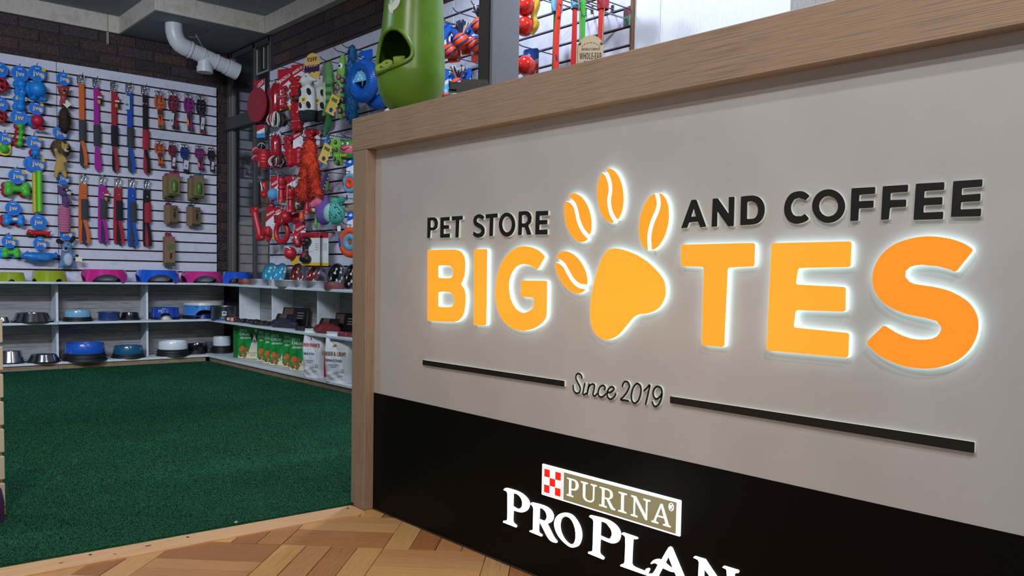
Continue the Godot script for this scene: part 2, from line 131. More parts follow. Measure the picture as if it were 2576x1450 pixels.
var noise_maps := {}
func noise_map(ramp: Array, freq: float, seed_no := 1, octaves := 4) -> NoiseTexture2D:
	var key := "%s %.4f %d %d" % [str(ramp), freq, seed_no, octaves]
	if not noise_maps.has(key):
		var n := FastNoiseLite.new()
		n.noise_type = FastNoiseLite.TYPE_SIMPLEX_SMOOTH
		n.frequency = freq
		n.seed = seed_no
		n.fractal_octaves = octaves
		var t := NoiseTexture2D.new()
		t.width = 256
		t.height = 256
		t.seamless = true
		t.noise = n
		if ramp.size():
			var g := Gradient.new()
			g.offsets = PackedFloat32Array()
			g.colors = PackedColorArray()
			var offs := PackedFloat32Array()
			var cols := PackedColorArray()
			for i in ramp.size():
				offs.append(0.15 + 0.7 * i / maxf(1, ramp.size() - 1))
				cols.append(ramp[i])
			g.offsets = offs
			g.colors = cols
			t.color_ramp = g
		noise_maps[key] = t
	return noise_maps[key]

var greys := [Color(0.78, 0.78, 0.78), Color(0.93, 0.93, 0.93), Color(1, 1, 1)]
# A material whose colour varies by noise between dark and light versions of one grey map, tinted; relief from the same noise.
func grain(key: String, ramp: Array, freq: float, scale: Vector3, rough := 0.7, relief := 0.0, world := true, offset := Vector3.ZERO, seed_no := 1) -> StandardMaterial3D:
	if key and mats.has(key):
		return mats[key]
	var m := StandardMaterial3D.new()
	var mid: Color = ramp[ramp.size() / 2]
	if ramp.size() == 3 and key == "":     # cloth: share one grey map between all colours
		m.albedo_color = ramp[2]
		m.albedo_texture = noise_map(greys, freq, seed_no)
	else:
		m.albedo_color = Color.WHITE
		m.albedo_texture = noise_map(ramp, freq, seed_no)
	m.roughness = rough
	m.uv1_triplanar = true
	m.uv1_world_triplanar = world
	m.uv1_scale = scale
	m.uv1_offset = offset
	if relief > 0:
		m.heightmap_enabled = true
		m.heightmap_scale = relief
		m.heightmap_texture = noise_map([], freq, seed_no)
	if key:
		mats[key] = m
	return m

# ------------------------------------------------------------------ meshes
class Mb:
	var v := PackedVector3Array()
	var n := PackedVector3Array()
	var ix := PackedInt32Array()
	func tri(a: Vector3, b: Vector3, c: Vector3, na: Vector3, nb: Vector3, nc: Vector3) -> void:
		var k := v.size()
		v.append_array([a, b, c])
		n.append_array([na, nb, nc])
		if (b - a).cross(c - a).dot(na + nb + nc) > 0:
			ix.append_array([k, k + 2, k + 1])
		else:
			ix.append_array([k, k + 1, k + 2])
	func flat(a: Vector3, b: Vector3, c: Vector3, nn: Vector3) -> void:
		tri(a, b, c, nn, nn, nn)
	func quad(a: Vector3, b: Vector3, c: Vector3, d: Vector3, nn: Vector3) -> void:
		flat(a, b, c, nn)
		flat(a, c, d, nn)
	func quad4(a: Vector3, b: Vector3, c: Vector3, d: Vector3, na: Vector3, nb: Vector3, nc: Vector3, nd: Vector3) -> void:
		tri(a, b, c, na, nb, nc)
		tri(a, c, d, na, nc, nd)
	func done() -> ArrayMesh:
		var arr := []
		arr.resize(Mesh.ARRAY_MAX)
		arr[Mesh.ARRAY_VERTEX] = v
		arr[Mesh.ARRAY_NORMAL] = n
		arr[Mesh.ARRAY_INDEX] = ix
		var m := ArrayMesh.new()
		m.add_surface_from_arrays(Mesh.PRIMITIVE_TRIANGLES, arr)
		return m
	func box(size: Vector3, b := 0.003, at := Vector3.ZERO, bas := Basis()) -> void:
		var h := size / 2
		b = minf(b, minf(h.x, minf(h.y, h.z)) * 0.9)
		for ax in 3:
			for s in [-1.0, 1.0]:
				var u := (ax + 1) % 3
				var w := (ax + 2) % 3
				var p := []
				for q in [[-1, -1], [1, -1], [1, 1], [-1, 1]]:
					var c := Vector3()
					c[ax] = s * h[ax]
					c[u] = q[0] * (h[u] - b)
					c[w] = q[1] * (h[w] - b)
					p.append(at + bas * c)
				var nn := Vector3()
				nn[ax] = s
				quad(p[0], p[1], p[2], p[3], bas * nn)
		if b <= 0:
			return
		for ax in 3:                     # the twelve chamfers run along ax
			var u := (ax + 1) % 3
			var w := (ax + 2) % 3
			for su in [-1.0, 1.0]:
				for sw in [-1.0, 1.0]:
					var p := []
					for e in [-1.0, 1.0]:
						var c1 := Vector3()
						c1[ax] = e * (h[ax] - b); c1[u] = su * h[u]; c1[w] = sw * (h[w] - b)
						var c2 := Vector3()
						c2[ax] = e * (h[ax] - b); c2[u] = su * (h[u] - b); c2[w] = sw * h[w]
						p.append(at + bas * c1); p.append(at + bas * c2)
					var nn := Vector3()
					nn[u] = su; nn[w] = sw
					quad(p[0], p[1], p[3], p[2], bas * nn.normalized())
		for sx in [-1.0, 1.0]:
			for sy in [-1.0, 1.0]:
				for sz in [-1.0, 1.0]:
					flat(at + bas * Vector3(sx * h.x, sy * (h.y - b), sz * (h.z - b)), at + bas * Vector3(sx * (h.x - b), sy * h.y, sz * (h.z - b)), at + bas * Vector3(sx * (h.x - b), sy * (h.y - b), sz * h.z), bas * Vector3(sx, sy, sz).normalized())
	# profile of (radius, height) pairs turned about y; corners sharper than about 35 degrees stay sharp
	func lathe(prof: Array, seg := 24, at := Vector3.ZERO, bas := Basis(), sx := 1.0, sz := 1.0) -> void:
		var cnt := prof.size()
		var en := []
		for i in cnt - 1:
			var d: Vector2 = prof[i + 1] - prof[i]
			en.append(Vector2(d.y, -d.x).normalized())
		for i in cnt - 1:
			var n0: Vector2 = en[i]
			var n1: Vector2 = en[i]
			if i > 0 and en[i - 1].dot(en[i]) > 0.8:
				n0 = (en[i - 1] + en[i]).normalized()
			if i < cnt - 2 and en[i + 1].dot(en[i]) > 0.8:
				n1 = (en[i + 1] + en[i]).normalized()
			for k in seg:
				var a0 := TAU * k / seg
				var a1 := TAU * (k + 1) / seg
				var q := []
				var qn := []
				for e in [[prof[i], n0, a0], [prof[i], n0, a1], [prof[i + 1], n1, a1], [prof[i + 1], n1, a0]]:
					var r: Vector2 = e[0]
					var nn: Vector2 = e[1]
					q.append(at + bas * Vector3(r.x * cos(e[2]) * sx, r.y, r.x * sin(e[2]) * sz))
					qn.append((bas * Vector3(nn.x * cos(e[2]) / sx, nn.y, nn.x * sin(e[2]) / sz)).normalized())
				if prof[i].x > 1e-6:
					tri(q[0], q[1], q[2], qn[0], qn[1], qn[2])
				if prof[i + 1].x > 1e-6:
					tri(q[0], q[2], q[3], qn[0], qn[2], qn[3])
	func tube(path: Array, r: float, seg := 8, closed := false, r_end := -1.0) -> void:
		var cnt := path.size()
		var rings := []
		var nrm := []
		var up := Vector3.UP
		for i in cnt:
			var a: Vector3 = path[(i - 1 + cnt) % cnt] if (closed or i > 0) else path[i]
			var b: Vector3 = path[(i + 1) % cnt] if (closed or i < cnt - 1) else path[i]
			var t := (b - a).normalized()
			if absf(t.dot(up)) > 0.95:
				up = Vector3(0.31, 0.2, 0.93) if absf(t.dot(Vector3(0.31, 0.2, 0.93))) < 0.9 else Vector3.RIGHT
			var s := t.cross(up).normalized()
			up = s.cross(t).normalized()
			var rr := r if r_end < 0 else lerpf(r, r_end, float(i) / maxf(1, cnt - 1))
			var ring := []
			var rn := []
			for k in seg:
				var ang := TAU * k / seg
				var d := s * cos(ang) + up * sin(ang)
				ring.append(path[i] + d * rr)
				rn.append(d)
			rings.append(ring)
			nrm.append(rn)
		for i in (cnt if closed else cnt - 1):
			var j := (i + 1) % cnt
			for k in seg:
				var l := (k + 1) % seg
				quad4(rings[i][k], rings[i][l], rings[j][l], rings[j][k], nrm[i][k], nrm[i][l], nrm[j][l], nrm[j][k])
		if not closed:
			for e in [[0, 1], [cnt - 1, cnt - 2]]:
				var nn: Vector3 = (path[e[0]] - path[e[1]]).normalized()
				for k in seg:
					flat(path[e[0]], rings[e[0]][k], rings[e[0]][(k + 1) % seg], nn)
	func ball(c: Vector3, r: Vector3, seg := 14, rows := 9, bas := Basis()) -> void:
		var prof := []
		for i in rows + 1:
			var a := PI * i / rows - PI / 2
			prof.append(Vector2(maxf(0.0, cos(a)), sin(a)))
		for i in rows:
			for k in seg:
				var q := []
				var qn := []
				for e in [[i, k], [i, k + 1], [i + 1, k + 1], [i + 1, k]]:
					var ang: float = TAU * e[1] / seg
					var u: Vector3 = Vector3(prof[e[0]].x * cos(ang), prof[e[0]].y, prof[e[0]].x * sin(ang))
					q.append(c + bas * (u * r))
					qn.append((bas * (u / r)).normalized())
				if i > 0:
					tri(q[0], q[1], q[2], qn[0], qn[1], qn[2])
				if i < rows - 1:
					tri(q[0], q[2], q[3], qn[0], qn[2], qn[3])
	# a flat outline in xy with holes, front at z1, back at z0
	# a flat outline in xy with holes at height z: cut through the middle of every hole, so that no piece keeps one
	func faces(pts: PackedVector2Array, holes: Array, z: float, nz := 1.0) -> void:
		var pieces := [pts]
		for h in holes:
			var mid := 0.0
			for q in h:
				mid += q.x / h.size()
			var next := []
			for p in pieces:
				for s in [[-100.0, mid], [mid, 100.0]]:
					var band := PackedVector2Array([Vector2(s[0], -100), Vector2(s[1], -100), Vector2(s[1], 100), Vector2(s[0], 100)])
					for r in Geometry2D.intersect_polygons(p, band):
						next.append(r)
			pieces = next
		for h in holes:
			var next := []
			for p in pieces:
				for r in Geometry2D.clip_polygons(p, h):
					next.append(r)
			pieces = next
		for p in pieces:
			var t := Geometry2D.triangulate_polygon(p)
			for i in range(0, t.size(), 3):
				flat(Vector3(p[t[i]].x, p[t[i]].y, z), Vector3(p[t[i + 1]].x, p[t[i + 1]].y, z), Vector3(p[t[i + 2]].x, p[t[i + 2]].y, z), Vector3(0, 0, nz))
	func walls(pts: PackedVector2Array, z0: float, z1: float, inward := false) -> void:
		var poly := pts.duplicate()
		if Geometry2D.is_polygon_clockwise(poly):
			poly.reverse()
		for i in poly.size():
			var a := poly[i]
			var b := poly[(i + 1) % poly.size()]
			var d := (b - a).normalized()
			var nn := Vector3(d.y, -d.x, 0) * (-1.0 if inward else 1.0)
			quad(Vector3(a.x, a.y, z0), Vector3(b.x, b.y, z0), Vector3(b.x, b.y, z1), Vector3(a.x, a.y, z1), nn)
	func slab(pts: PackedVector2Array, holes: Array, z0: float, z1: float) -> void:
		faces(pts, holes, z1, 1.0)
		faces(pts, holes, z0, -1.0)
		walls(pts, z0, z1)
		for h in holes:
			walls(h, z0, z1, true)
	# bones: [point, point, radius, radius]; all joined smoothly into one skin
	func skin(bones: Array, cell: float, k := 0.01) -> void:
		var lo := Vector3.ONE * 1e9
		var hi := -lo
		for b in bones:
			var r := maxf(b[2], b[3]) + cell * 2
			for e in 2:
				lo = lo.min(b[e] - Vector3.ONE * r)
				hi = hi.max(b[e] + Vector3.ONE * r)
		var sz := ((hi - lo) / cell).ceil()
		var nx := int(sz.x) + 1
		var ny := int(sz.y) + 1
		var nz := int(sz.z) + 1
		var f := PackedFloat32Array()
		f.resize(nx * ny * nz)
		f.fill(1e3)
		for b in bones:
			var pa: Vector3 = b[0]
			var ab: Vector3 = b[1] - pa
			var l2 := maxf(ab.length_squared(), 1e-12)
			var r0: float = b[2]
			var dr: float = b[3] - r0
			var reach := maxf(b[2], b[3]) + k + cell * 2
			var l: Vector3 = ((pa.min(b[1]) - Vector3.ONE * reach - lo) / cell).floor()
			var h: Vector3 = ((pa.max(b[1]) + Vector3.ONE * reach - lo) / cell).ceil()
			for z in range(maxi(0, int(l.z)), mini(nz, int(h.z) + 1)):
				for y in range(maxi(0, int(l.y)), mini(ny, int(h.y) + 1)):
					for x in range(maxi(0, int(l.x)), mini(nx, int(h.x) + 1)):
						var p := lo + Vector3(x, y, z) * cell - pa
						var t := clampf(p.dot(ab) / l2, 0, 1)
						var d := (p - ab * t).length() - (r0 + dr * t)
						var at := (z * ny + y) * nx + x
						var o := f[at]
						var hh := maxf(k - absf(o - d), 0.0) / k
						f[at] = minf(o, d) - hh * hh * k * 0.25
		var idx := {}
		var vs := []
		for z in nz - 1:
			for y in ny - 1:
				for x in nx - 1:
					var at := (z * ny + y) * nx + x
					var inside := 0
					var c := [at, at + 1, at + nx, at + nx + 1, at + nx * ny, at + nx * ny + 1, at + nx * ny + nx, at + nx * ny + nx + 1]
					for q in c:
						if f[q] < 0:
							inside += 1
					if inside == 0 or inside == 8:
						continue
					var s := Vector3.ZERO
					var m := 0
					for e in [[0, 1], [2, 3], [4, 5], [6, 7], [0, 2], [1, 3], [4, 6], [5, 7], [0, 4], [1, 5], [2, 6], [3, 7]]:
						var f0: float = f[c[e[0]]]
						var f1: float = f[c[e[1]]]
						if (f0 < 0) != (f1 < 0):
							var t := f0 / (f0 - f1)
							var p0 := Vector3(e[0] & 1, (e[0] >> 1) & 1, e[0] >> 2)
							var p1 := Vector3(e[1] & 1, (e[1] >> 1) & 1, e[1] >> 2)
							s += p0.lerp(p1, t)
							m += 1
					idx[at] = vs.size()
					vs.append(lo + (Vector3(x, y, z) + s / m) * cell)
		var quads := []
		var vn := []
		for q in vs:
			vn.append(Vector3.ZERO)
		var stp := [1, nx, nx * ny]
		for z in range(1, nz - 1):
			for y in range(1, ny - 1):
				for x in range(1, nx - 1):
					var at := (z * ny + y) * nx + x
					for ax in 3:
						if (f[at] < 0) == (f[at + stp[ax]] < 0):
							continue
						var u: int = stp[(ax + 1) % 3]
						var w: int = stp[(ax + 2) % 3]
						var q := [at, at - u, at - u - w, at - w]
						var ok := true
						for e in q:
							ok = ok and idx.has(e)
						if not ok:
							continue
						var i := [idx[q[0]], idx[q[1]], idx[q[2]], idx[q[3]]]
						var axis := Vector3()
						axis[ax] = 1.0 if f[at] < 0 else -1.0
						var nn: Vector3 = (vs[i[2]] - vs[i[0]]).cross(vs[i[3]] - vs[i[1]])
						if nn.dot(axis) < 0:
							nn = -nn
						for e in i:
							vn[e] += nn
						quads.append(i)
		for q in quads:
			quad4(vs[q[0]], vs[q[1]], vs[q[2]], vs[q[3]], vn[q[0]].normalized(), vn[q[1]].normalized(), vn[q[2]].normalized(), vn[q[3]].normalized())

func box(size: Vector3, b := 0.003) -> ArrayMesh:
	var key := "box %s %.4f" % [size, b]
	if not meshes.has(key):
		var m := Mb.new()
		m.box(size, b)
		meshes[key] = m.done()
	return meshes[key]

func turned(prof: Array, seg := 24, sx := 1.0, sz := 1.0) -> ArrayMesh:
	var m := Mb.new()
	m.lathe(prof, seg, Vector3.ZERO, Basis(), sx, sz)
	return m.done()

func piped(path: Array, r: float, seg := 8, closed := false, r_end := -1.0) -> ArrayMesh:
	var m := Mb.new()
	m.tube(path, r, seg, closed, r_end)
	return m.done()

func sphere(seg := 20, rows := 12) -> ArrayMesh:
	var key := "sphere %d %d" % [seg, rows]
	if not meshes.has(key):
		var m := Mb.new()
		m.ball(Vector3.ZERO, Vector3.ONE, seg, rows)
		meshes[key] = m.done()
	return meshes[key]

func skinned(bones: Array, cell: float, k := 0.01) -> ArrayMesh:
	var m := Mb.new()
	m.skin(bones, cell, k)
	return m.done()

func cut(pts: PackedVector2Array, holes: Array, depth: float) -> ArrayMesh:
	var m := Mb.new()
	m.slab(pts, holes, 0.0, depth)
	return m.done()

func arc2(c: Vector2, rx: float, ry: float, a0: float, a1: float, cnt: int) -> PackedVector2Array:
	var out := PackedVector2Array()
	for i in cnt + 1:
		var a := lerpf(a0, a1, float(i) / cnt)
		out.append(c + Vector2(cos(a) * rx, sin(a) * ry))
	return out

func round_rect(w: float, h: float, r: float, cnt := 4) -> PackedVector2Array:
	var out := PackedVector2Array()
	for q in [[1, 1, 0.0], [-1, 1, PI / 2], [-1, -1, PI], [1, -1, 1.5 * PI]]:
		out.append_array(arc2(Vector2(q[0] * (w / 2 - r), q[1] * (h / 2 - r)), r, r, q[2], q[2] + PI / 2, cnt))
	return out

func oval(rx: float, ry: float, cnt := 24) -> PackedVector2Array:
	var p := arc2(Vector2.ZERO, rx, ry, 0, TAU, cnt)
	p.remove_at(cnt)
	return p

# outline from tenths of a millimetre: gentle bends are rounded, corners kept with a small radius
func outline(flat: Array, corner := 0.0016) -> PackedVector2Array:
	var p := PackedVector2Array()
	for i in range(0, flat.size(), 2):
		p.append(Vector2(flat[i], flat[i + 1]) * 1e-4)
	var cnt := p.size()
	var sharp := []
	for i in cnt:
		var a := (p[i] - p[(i - 1 + cnt) % cnt]).normalized()
		var b := (p[(i + 1) % cnt] - p[i]).normalized()
		sharp.append(absf(a.angle_to(b)) > 0.72)
	var out := PackedVector2Array()
	for i in cnt:
		var p0 := p[(i - 1 + cnt) % cnt]
		var p1 := p[i]
		var p2 := p[(i + 1) % cnt]
		var p3 := p[(i + 2) % cnt]
		if sharp[i]:
			var r := minf(corner, minf(p1.distance_to(p0), p1.distance_to(p2)) * 0.3)
			out.append(p1 + (p0 - p1).normalized() * r)
			out.append(p1 + ((p0 - p1).normalized() + (p2 - p1).normalized()) * r * 0.28)
			out.append(p1 + (p2 - p1).normalized() * r)
		else:
			out.append(p1)
		if sharp[i] and sharp[(i + 1) % cnt]:
			continue
		var m1 := (p2 - p1) * 0.5 if sharp[i] else (p2 - p0) * 0.5
		var m2 := (p2 - p1) * 0.5 if sharp[(i + 1) % cnt] else (p3 - p1) * 0.5
		var ln := p1.distance_to(p2)
		m1 = m1.limit_length(ln * 1.2)
		m2 = m2.limit_length(ln * 1.2)
		for s in [0.33, 0.67]:
			var t: float = s
			out.append(p1 * (2 * t * t * t - 3 * t * t + 1) + m1 * (t * t * t - 2 * t * t + t) + p2 * (-2 * t * t * t + 3 * t * t) + m2 * (t * t * t - t * t))
	return out

func curve(flat: Array) -> PackedVector2Array:
	var p := []
	for i in range(0, flat.size(), 2):
		p.append(Vector2(flat[i], flat[i + 1]) * 1e-4)
	var out := PackedVector2Array()
	for i in p.size() - 1:
		var p0: Vector2 = p[maxi(0, i - 1)]
		var p3: Vector2 = p[mini(p.size() - 1, i + 2)]
		for s in 4:
			out.append(p[i].cubic_interpolate(p[i + 1], p0, p3, s / 4.0))
	out.append(p[-1])
	return out

# a stroke of even width with round ends, laid in xy from z 0 to depth
func stroke(m: Mb, pts: PackedVector2Array, w: float, z0: float, z1: float, front: bool, sides: bool) -> void:
	var cnt := pts.size()
	var l := PackedVector2Array()
	var r := PackedVector2Array()
	for i in cnt:
		var d := (pts[mini(cnt - 1, i + 1)] - pts[maxi(0, i - 1)]).normalized().orthogonal() * w / 2
		l.append(pts[i] + d)
		r.append(pts[i] - d)
	var loop := PackedVector2Array()
	loop.append_array(l)
	var e := (pts[cnt - 1] - pts[cnt - 2]).normalized() * w / 2
	loop.append(pts[cnt - 1] + e)
	for i in cnt:
		loop.append(r[cnt - 1 - i])
	e = (pts[0] - pts[1]).normalized() * w / 2
	loop.append(pts[0] + e)
	var v3 := func(q: Vector2, z: float): return Vector3(q.x, q.y, z)
	if front:
		for i in cnt - 1:
			m.quad(v3.call(l[i], z1), v3.call(l[i + 1], z1), v3.call(r[i + 1], z1), v3.call(r[i], z1), Vector3.BACK)
		m.flat(v3.call(l[0], z1), v3.call(r[0], z1), v3.call(loop[loop.size() - 1], z1), Vector3.BACK)
		m.flat(v3.call(l[cnt - 1], z1), v3.call(r[cnt - 1], z1), v3.call(loop[cnt], z1), Vector3.BACK)
	if sides:
		for i in loop.size():
			var a := loop[i]
			var b := loop[(i + 1) % loop.size()]
			var d := (b - a).normalized()
			var nn := Vector3(d.y, -d.x, 0)
			var mid: Vector2 = pts[clampi(i if i < cnt else loop.size() - 2 - i, 0, cnt - 1)]
			if nn.dot(v3.call(a - mid, 0.0)) < 0:
				nn = -nn
			m.quad(v3.call(a, z0), v3.call(b, z0), v3.call(b, z1), v3.call(a, z1), nn)

# lettering as thin solid shapes, fitted to a width or a height; centre at `at`, facing +z of the parent
func text(parent: Node, called: String, s: String, material: Material, at: Vector3, w: float, h: float, serif := false, depth := 0.0006, rot := Vector3.ZERO, bold := true) -> MeshInstance3D:
	var key := "%s %s %s" % [s, serif, bold]
	if not texts.has(key):
		var f := SystemFont.new()
		f.font_names = PackedStringArray(["Droid Serif" if serif else "Droid Sans"])
		f.font_weight = 700 if bold else 400
		var t := TextMesh.new()
		t.font = f
		t.text = s
		t.font_size = 40
		t.pixel_size = 0.01
		t.depth = 0.01
		t.curve_step = 4.0
		texts[key] = t
	var tm: TextMesh = texts[key]
	var bb := tm.get_aabb()
	var sx := w / maxf(bb.size.x, 1e-4)
	var sy := h / maxf(bb.size.y, 1e-4)
	if w <= 0:
		sx = sy
	if h <= 0:
		sy = sx
	var o := part(parent, called, tm, material)
	var bas := Basis.from_euler(rot) * Basis.from_scale(Vector3(sx, sy, depth / 0.01))
	o.transform = Transform3D(bas, at - bas * bb.get_center())
	return o
# ------------------------------------------------------------------ camera, light
func set_stage() -> void:
	var cam := Camera3D.new()
	cam.name = "camera"
	add_child(cam)
	cam.position = Vector3(0, 0.73, 0)
	cam.rotation_order = EULER_ORDER_YXZ
	cam.rotation_degrees = Vector3(-3.2515, -41.4073, 1.0627)
	cam.projection = Camera3D.PROJECTION_FRUSTUM
	cam.near = 0.05
	cam.far = 60.0
	cam.size = 0.05 * 1450.0 / 2113.0
	cam.frustum_offset = Vector2(-20.96, 86.48) / 2113.0 * 0.05
	cam.current = true
	var e := Environment.new()
	e.background_mode = Environment.BG_COLOR
	e.background_color = Color(0.01, 0.01, 0.012)
	e.tonemap_mode = Environment.TONE_MAPPER_LINEAR
	e.tonemap_exposure = 1.0
	e.sdfgi_enabled = true
	e.ssao_enabled = true
	e.ssil_enabled = true
	var we := WorldEnvironment.new()
	we.name = "environment"
	we.environment = e
	add_child(we)
	# round downlights let into the ceiling: warm ones over the counter's front, cooler ones over the turf and behind the counter
	var warm := Color(1.0, 0.972, 0.94)
	var cool := Color(0.88, 0.93, 1.0)
	downlight(Vector3(-0.3, 2.6, -0.9), warm, 2.5, "ceiling downlight over the parquet nearest the counter front")
	downlight(Vector3(-1.0, 2.6, 0.6), warm, 2.2, "ceiling downlight over the parquet behind the viewer's shoulder")
	downlight(Vector3(0.3, 2.6, 0.4), warm, 2.2, "ceiling downlight over the parquet farthest from the turf")
	downlight(Vector3(-0.1, 2.6, -3.6), cool, 1.6, "ceiling downlight over the middle of the turf")
	# a ceiling track of spotlights turned to the goods on the two slat walls
	track(Vector3(-0.45, 2.6, -2.6), 2.0, cool, [[-0.85, Vector3(1.15, 1.0, ZB), 3.8], [-0.4, Vector3(1.75, 1.2, ZB), 2.8], [0.05, Vector3(1.9, 0.65, ZB), 3.0], [0.45, Vector3(2.6, 0.95, -6.2), 1.7], [0.85, Vector3(XR, 1.1, -4.8), 1.5]])
	downlight(Vector3(2.15, 2.6, -2.9), cool, 2.2, "ceiling downlight behind the counter by the ball toys")
	downlight(Vector3(2.15, 2.6, -1.6), cool, 2.6, "ceiling downlight behind the counter by the white wall")

func downlight(at: Vector3, c: Color, energy: float, label: String) -> void:
	var t := thing("ceiling_downlight", label, "light", at, 0, "ceiling downlights")
	part(t, "trim_ring", turned([Vector2(0.095, 0), Vector2(0.095, -0.008), Vector2(0.075, -0.012), Vector2(0.07, 0)], 28), paint(col(235, 235, 235), 0.4))
	part(t, "lamp_lens", turned([Vector2(0.072, -0.004), Vector2(0.04, -0.006), Vector2(0, -0.006)], 28), glow(c, 8.0))
	var l := SpotLight3D.new()
	l.name = "lamp"
	t.add_child(l)
	l.position = Vector3(0, -0.02, 0)
	l.rotation.x = -PI / 2
	l.spot_angle = 84.0
	l.spot_angle_attenuation = 0.5
	l.spot_range = 14.0
	l.spot_attenuation = 2.0
	l.light_energy = energy
	l.light_color = c
	l.light_size = 0.06
	l.shadow_enabled = true

func track(at: Vector3, length: float, c: Color, heads: Array) -> void:
	var t := thing("spotlight_track", "white ceiling track with five spotlights aimed at the goods walls", "light", at)
	var body := paint(col(226, 226, 226), 0.4)
	part(t, "rail", box(Vector3(length, 0.03, 0.035), 0.003), body, Vector3(0, -0.015, 0))
	for h in heads:
		var p := Vector3(h[0], -0.10, 0)
		var d: Vector3 = (h[1] - at - p).normalized()
		part(t, "stem", box(Vector3(0.02, 0.06, 0.02), 0.002), body, p + Vector3(0, 0.045, 0))
		var can := Mb.new()
		var bas := Basis(Quaternion(Vector3.UP, d))
		can.lathe([Vector2(0, -0.06), Vector2(0.03, -0.058), Vector2(0.038, -0.04), Vector2(0.042, 0.05), Vector2(0.038, 0.05), Vector2(0.036, 0.035)], 20, p, bas)
		part(t, "spot_head", can.done(), body)
		var lens := Mb.new()
		lens.lathe([Vector2(0.037, 0.040), Vector2(0.02, 0.043), Vector2(0, 0.044)], 20, p, bas)
		part(t, "lamp_lens", lens.done(), glow(c, 10.0))
		var l := SpotLight3D.new()
		l.name = "lamp"
		t.add_child(l, true)
		l.position = p + d * 0.06
		l.basis = Basis(Quaternion(Vector3.FORWARD, d))
		l.spot_angle = 30.0
		l.spot_angle_attenuation = 0.7
		l.spot_range = 14.0
		l.spot_attenuation = 2.0
		l.light_energy = h[2]
		l.light_color = c
		l.light_size = 0.036
		l.shadow_enabled = true

# ------------------------------------------------------------------ room
func slabs(parent: Node, called: String, lo: Vector3, hi: Vector3, m: Material, b := 0.0) -> MeshInstance3D:
	return part(parent, called, box(hi - lo, b), m, (lo + hi) / 2)

func bricks(parent: Node, along_x: bool, face: float, u0: float, u1: float, y0: float, y1: float) -> void:
	var kinds := []
	for i in 5:
		var c: Color = [col(76, 56, 54), col(66, 50, 50), col(84, 60, 56), col(62, 49, 52), col(74, 60, 60)][i]
		kinds.append(grain("brick %d" % i, [c.darkened(0.35), c, c.darkened(0.1), c.lightened(0.12)], 0.03, Vector3(6, 6, 6), 0.95, 0.35, true, Vector3(i * 0.37, i * 0.21, 0), 3 + i))
	var pitch := 0.08
	var lng := 0.26
	var row := int(floor(y0 / pitch))
	while row * pitch < y1:
		var ya := maxf(y0, row * pitch)
		var yb := minf(y1, row * pitch + pitch - 0.011)
		var u := floorf(u0 / lng) * lng - (lng / 2 if row % 2 else 0.0)
		while u < u1:
			var a := maxf(u0, u)
			var b := minf(u1, u + lng - 0.011)
			if b - a > 0.03 and yb - ya > 0.02:
				var proud := rng.randf_range(0.0, 0.003)
				var size := Vector3(b - a, yb - ya, 0.02)
				var at := Vector3((a + b) / 2, (ya + yb) / 2, face - 0.01 + proud)
				if not along_x:
					size = Vector3(0.02, yb - ya, b - a)
					at = Vector3(face + 0.01 - proud, (ya + yb) / 2, (a + b) / 2)
				part(parent, "brick", box(size, 0.003), kinds[rng.randi() % 5], at)
			u += lng
		row += 1

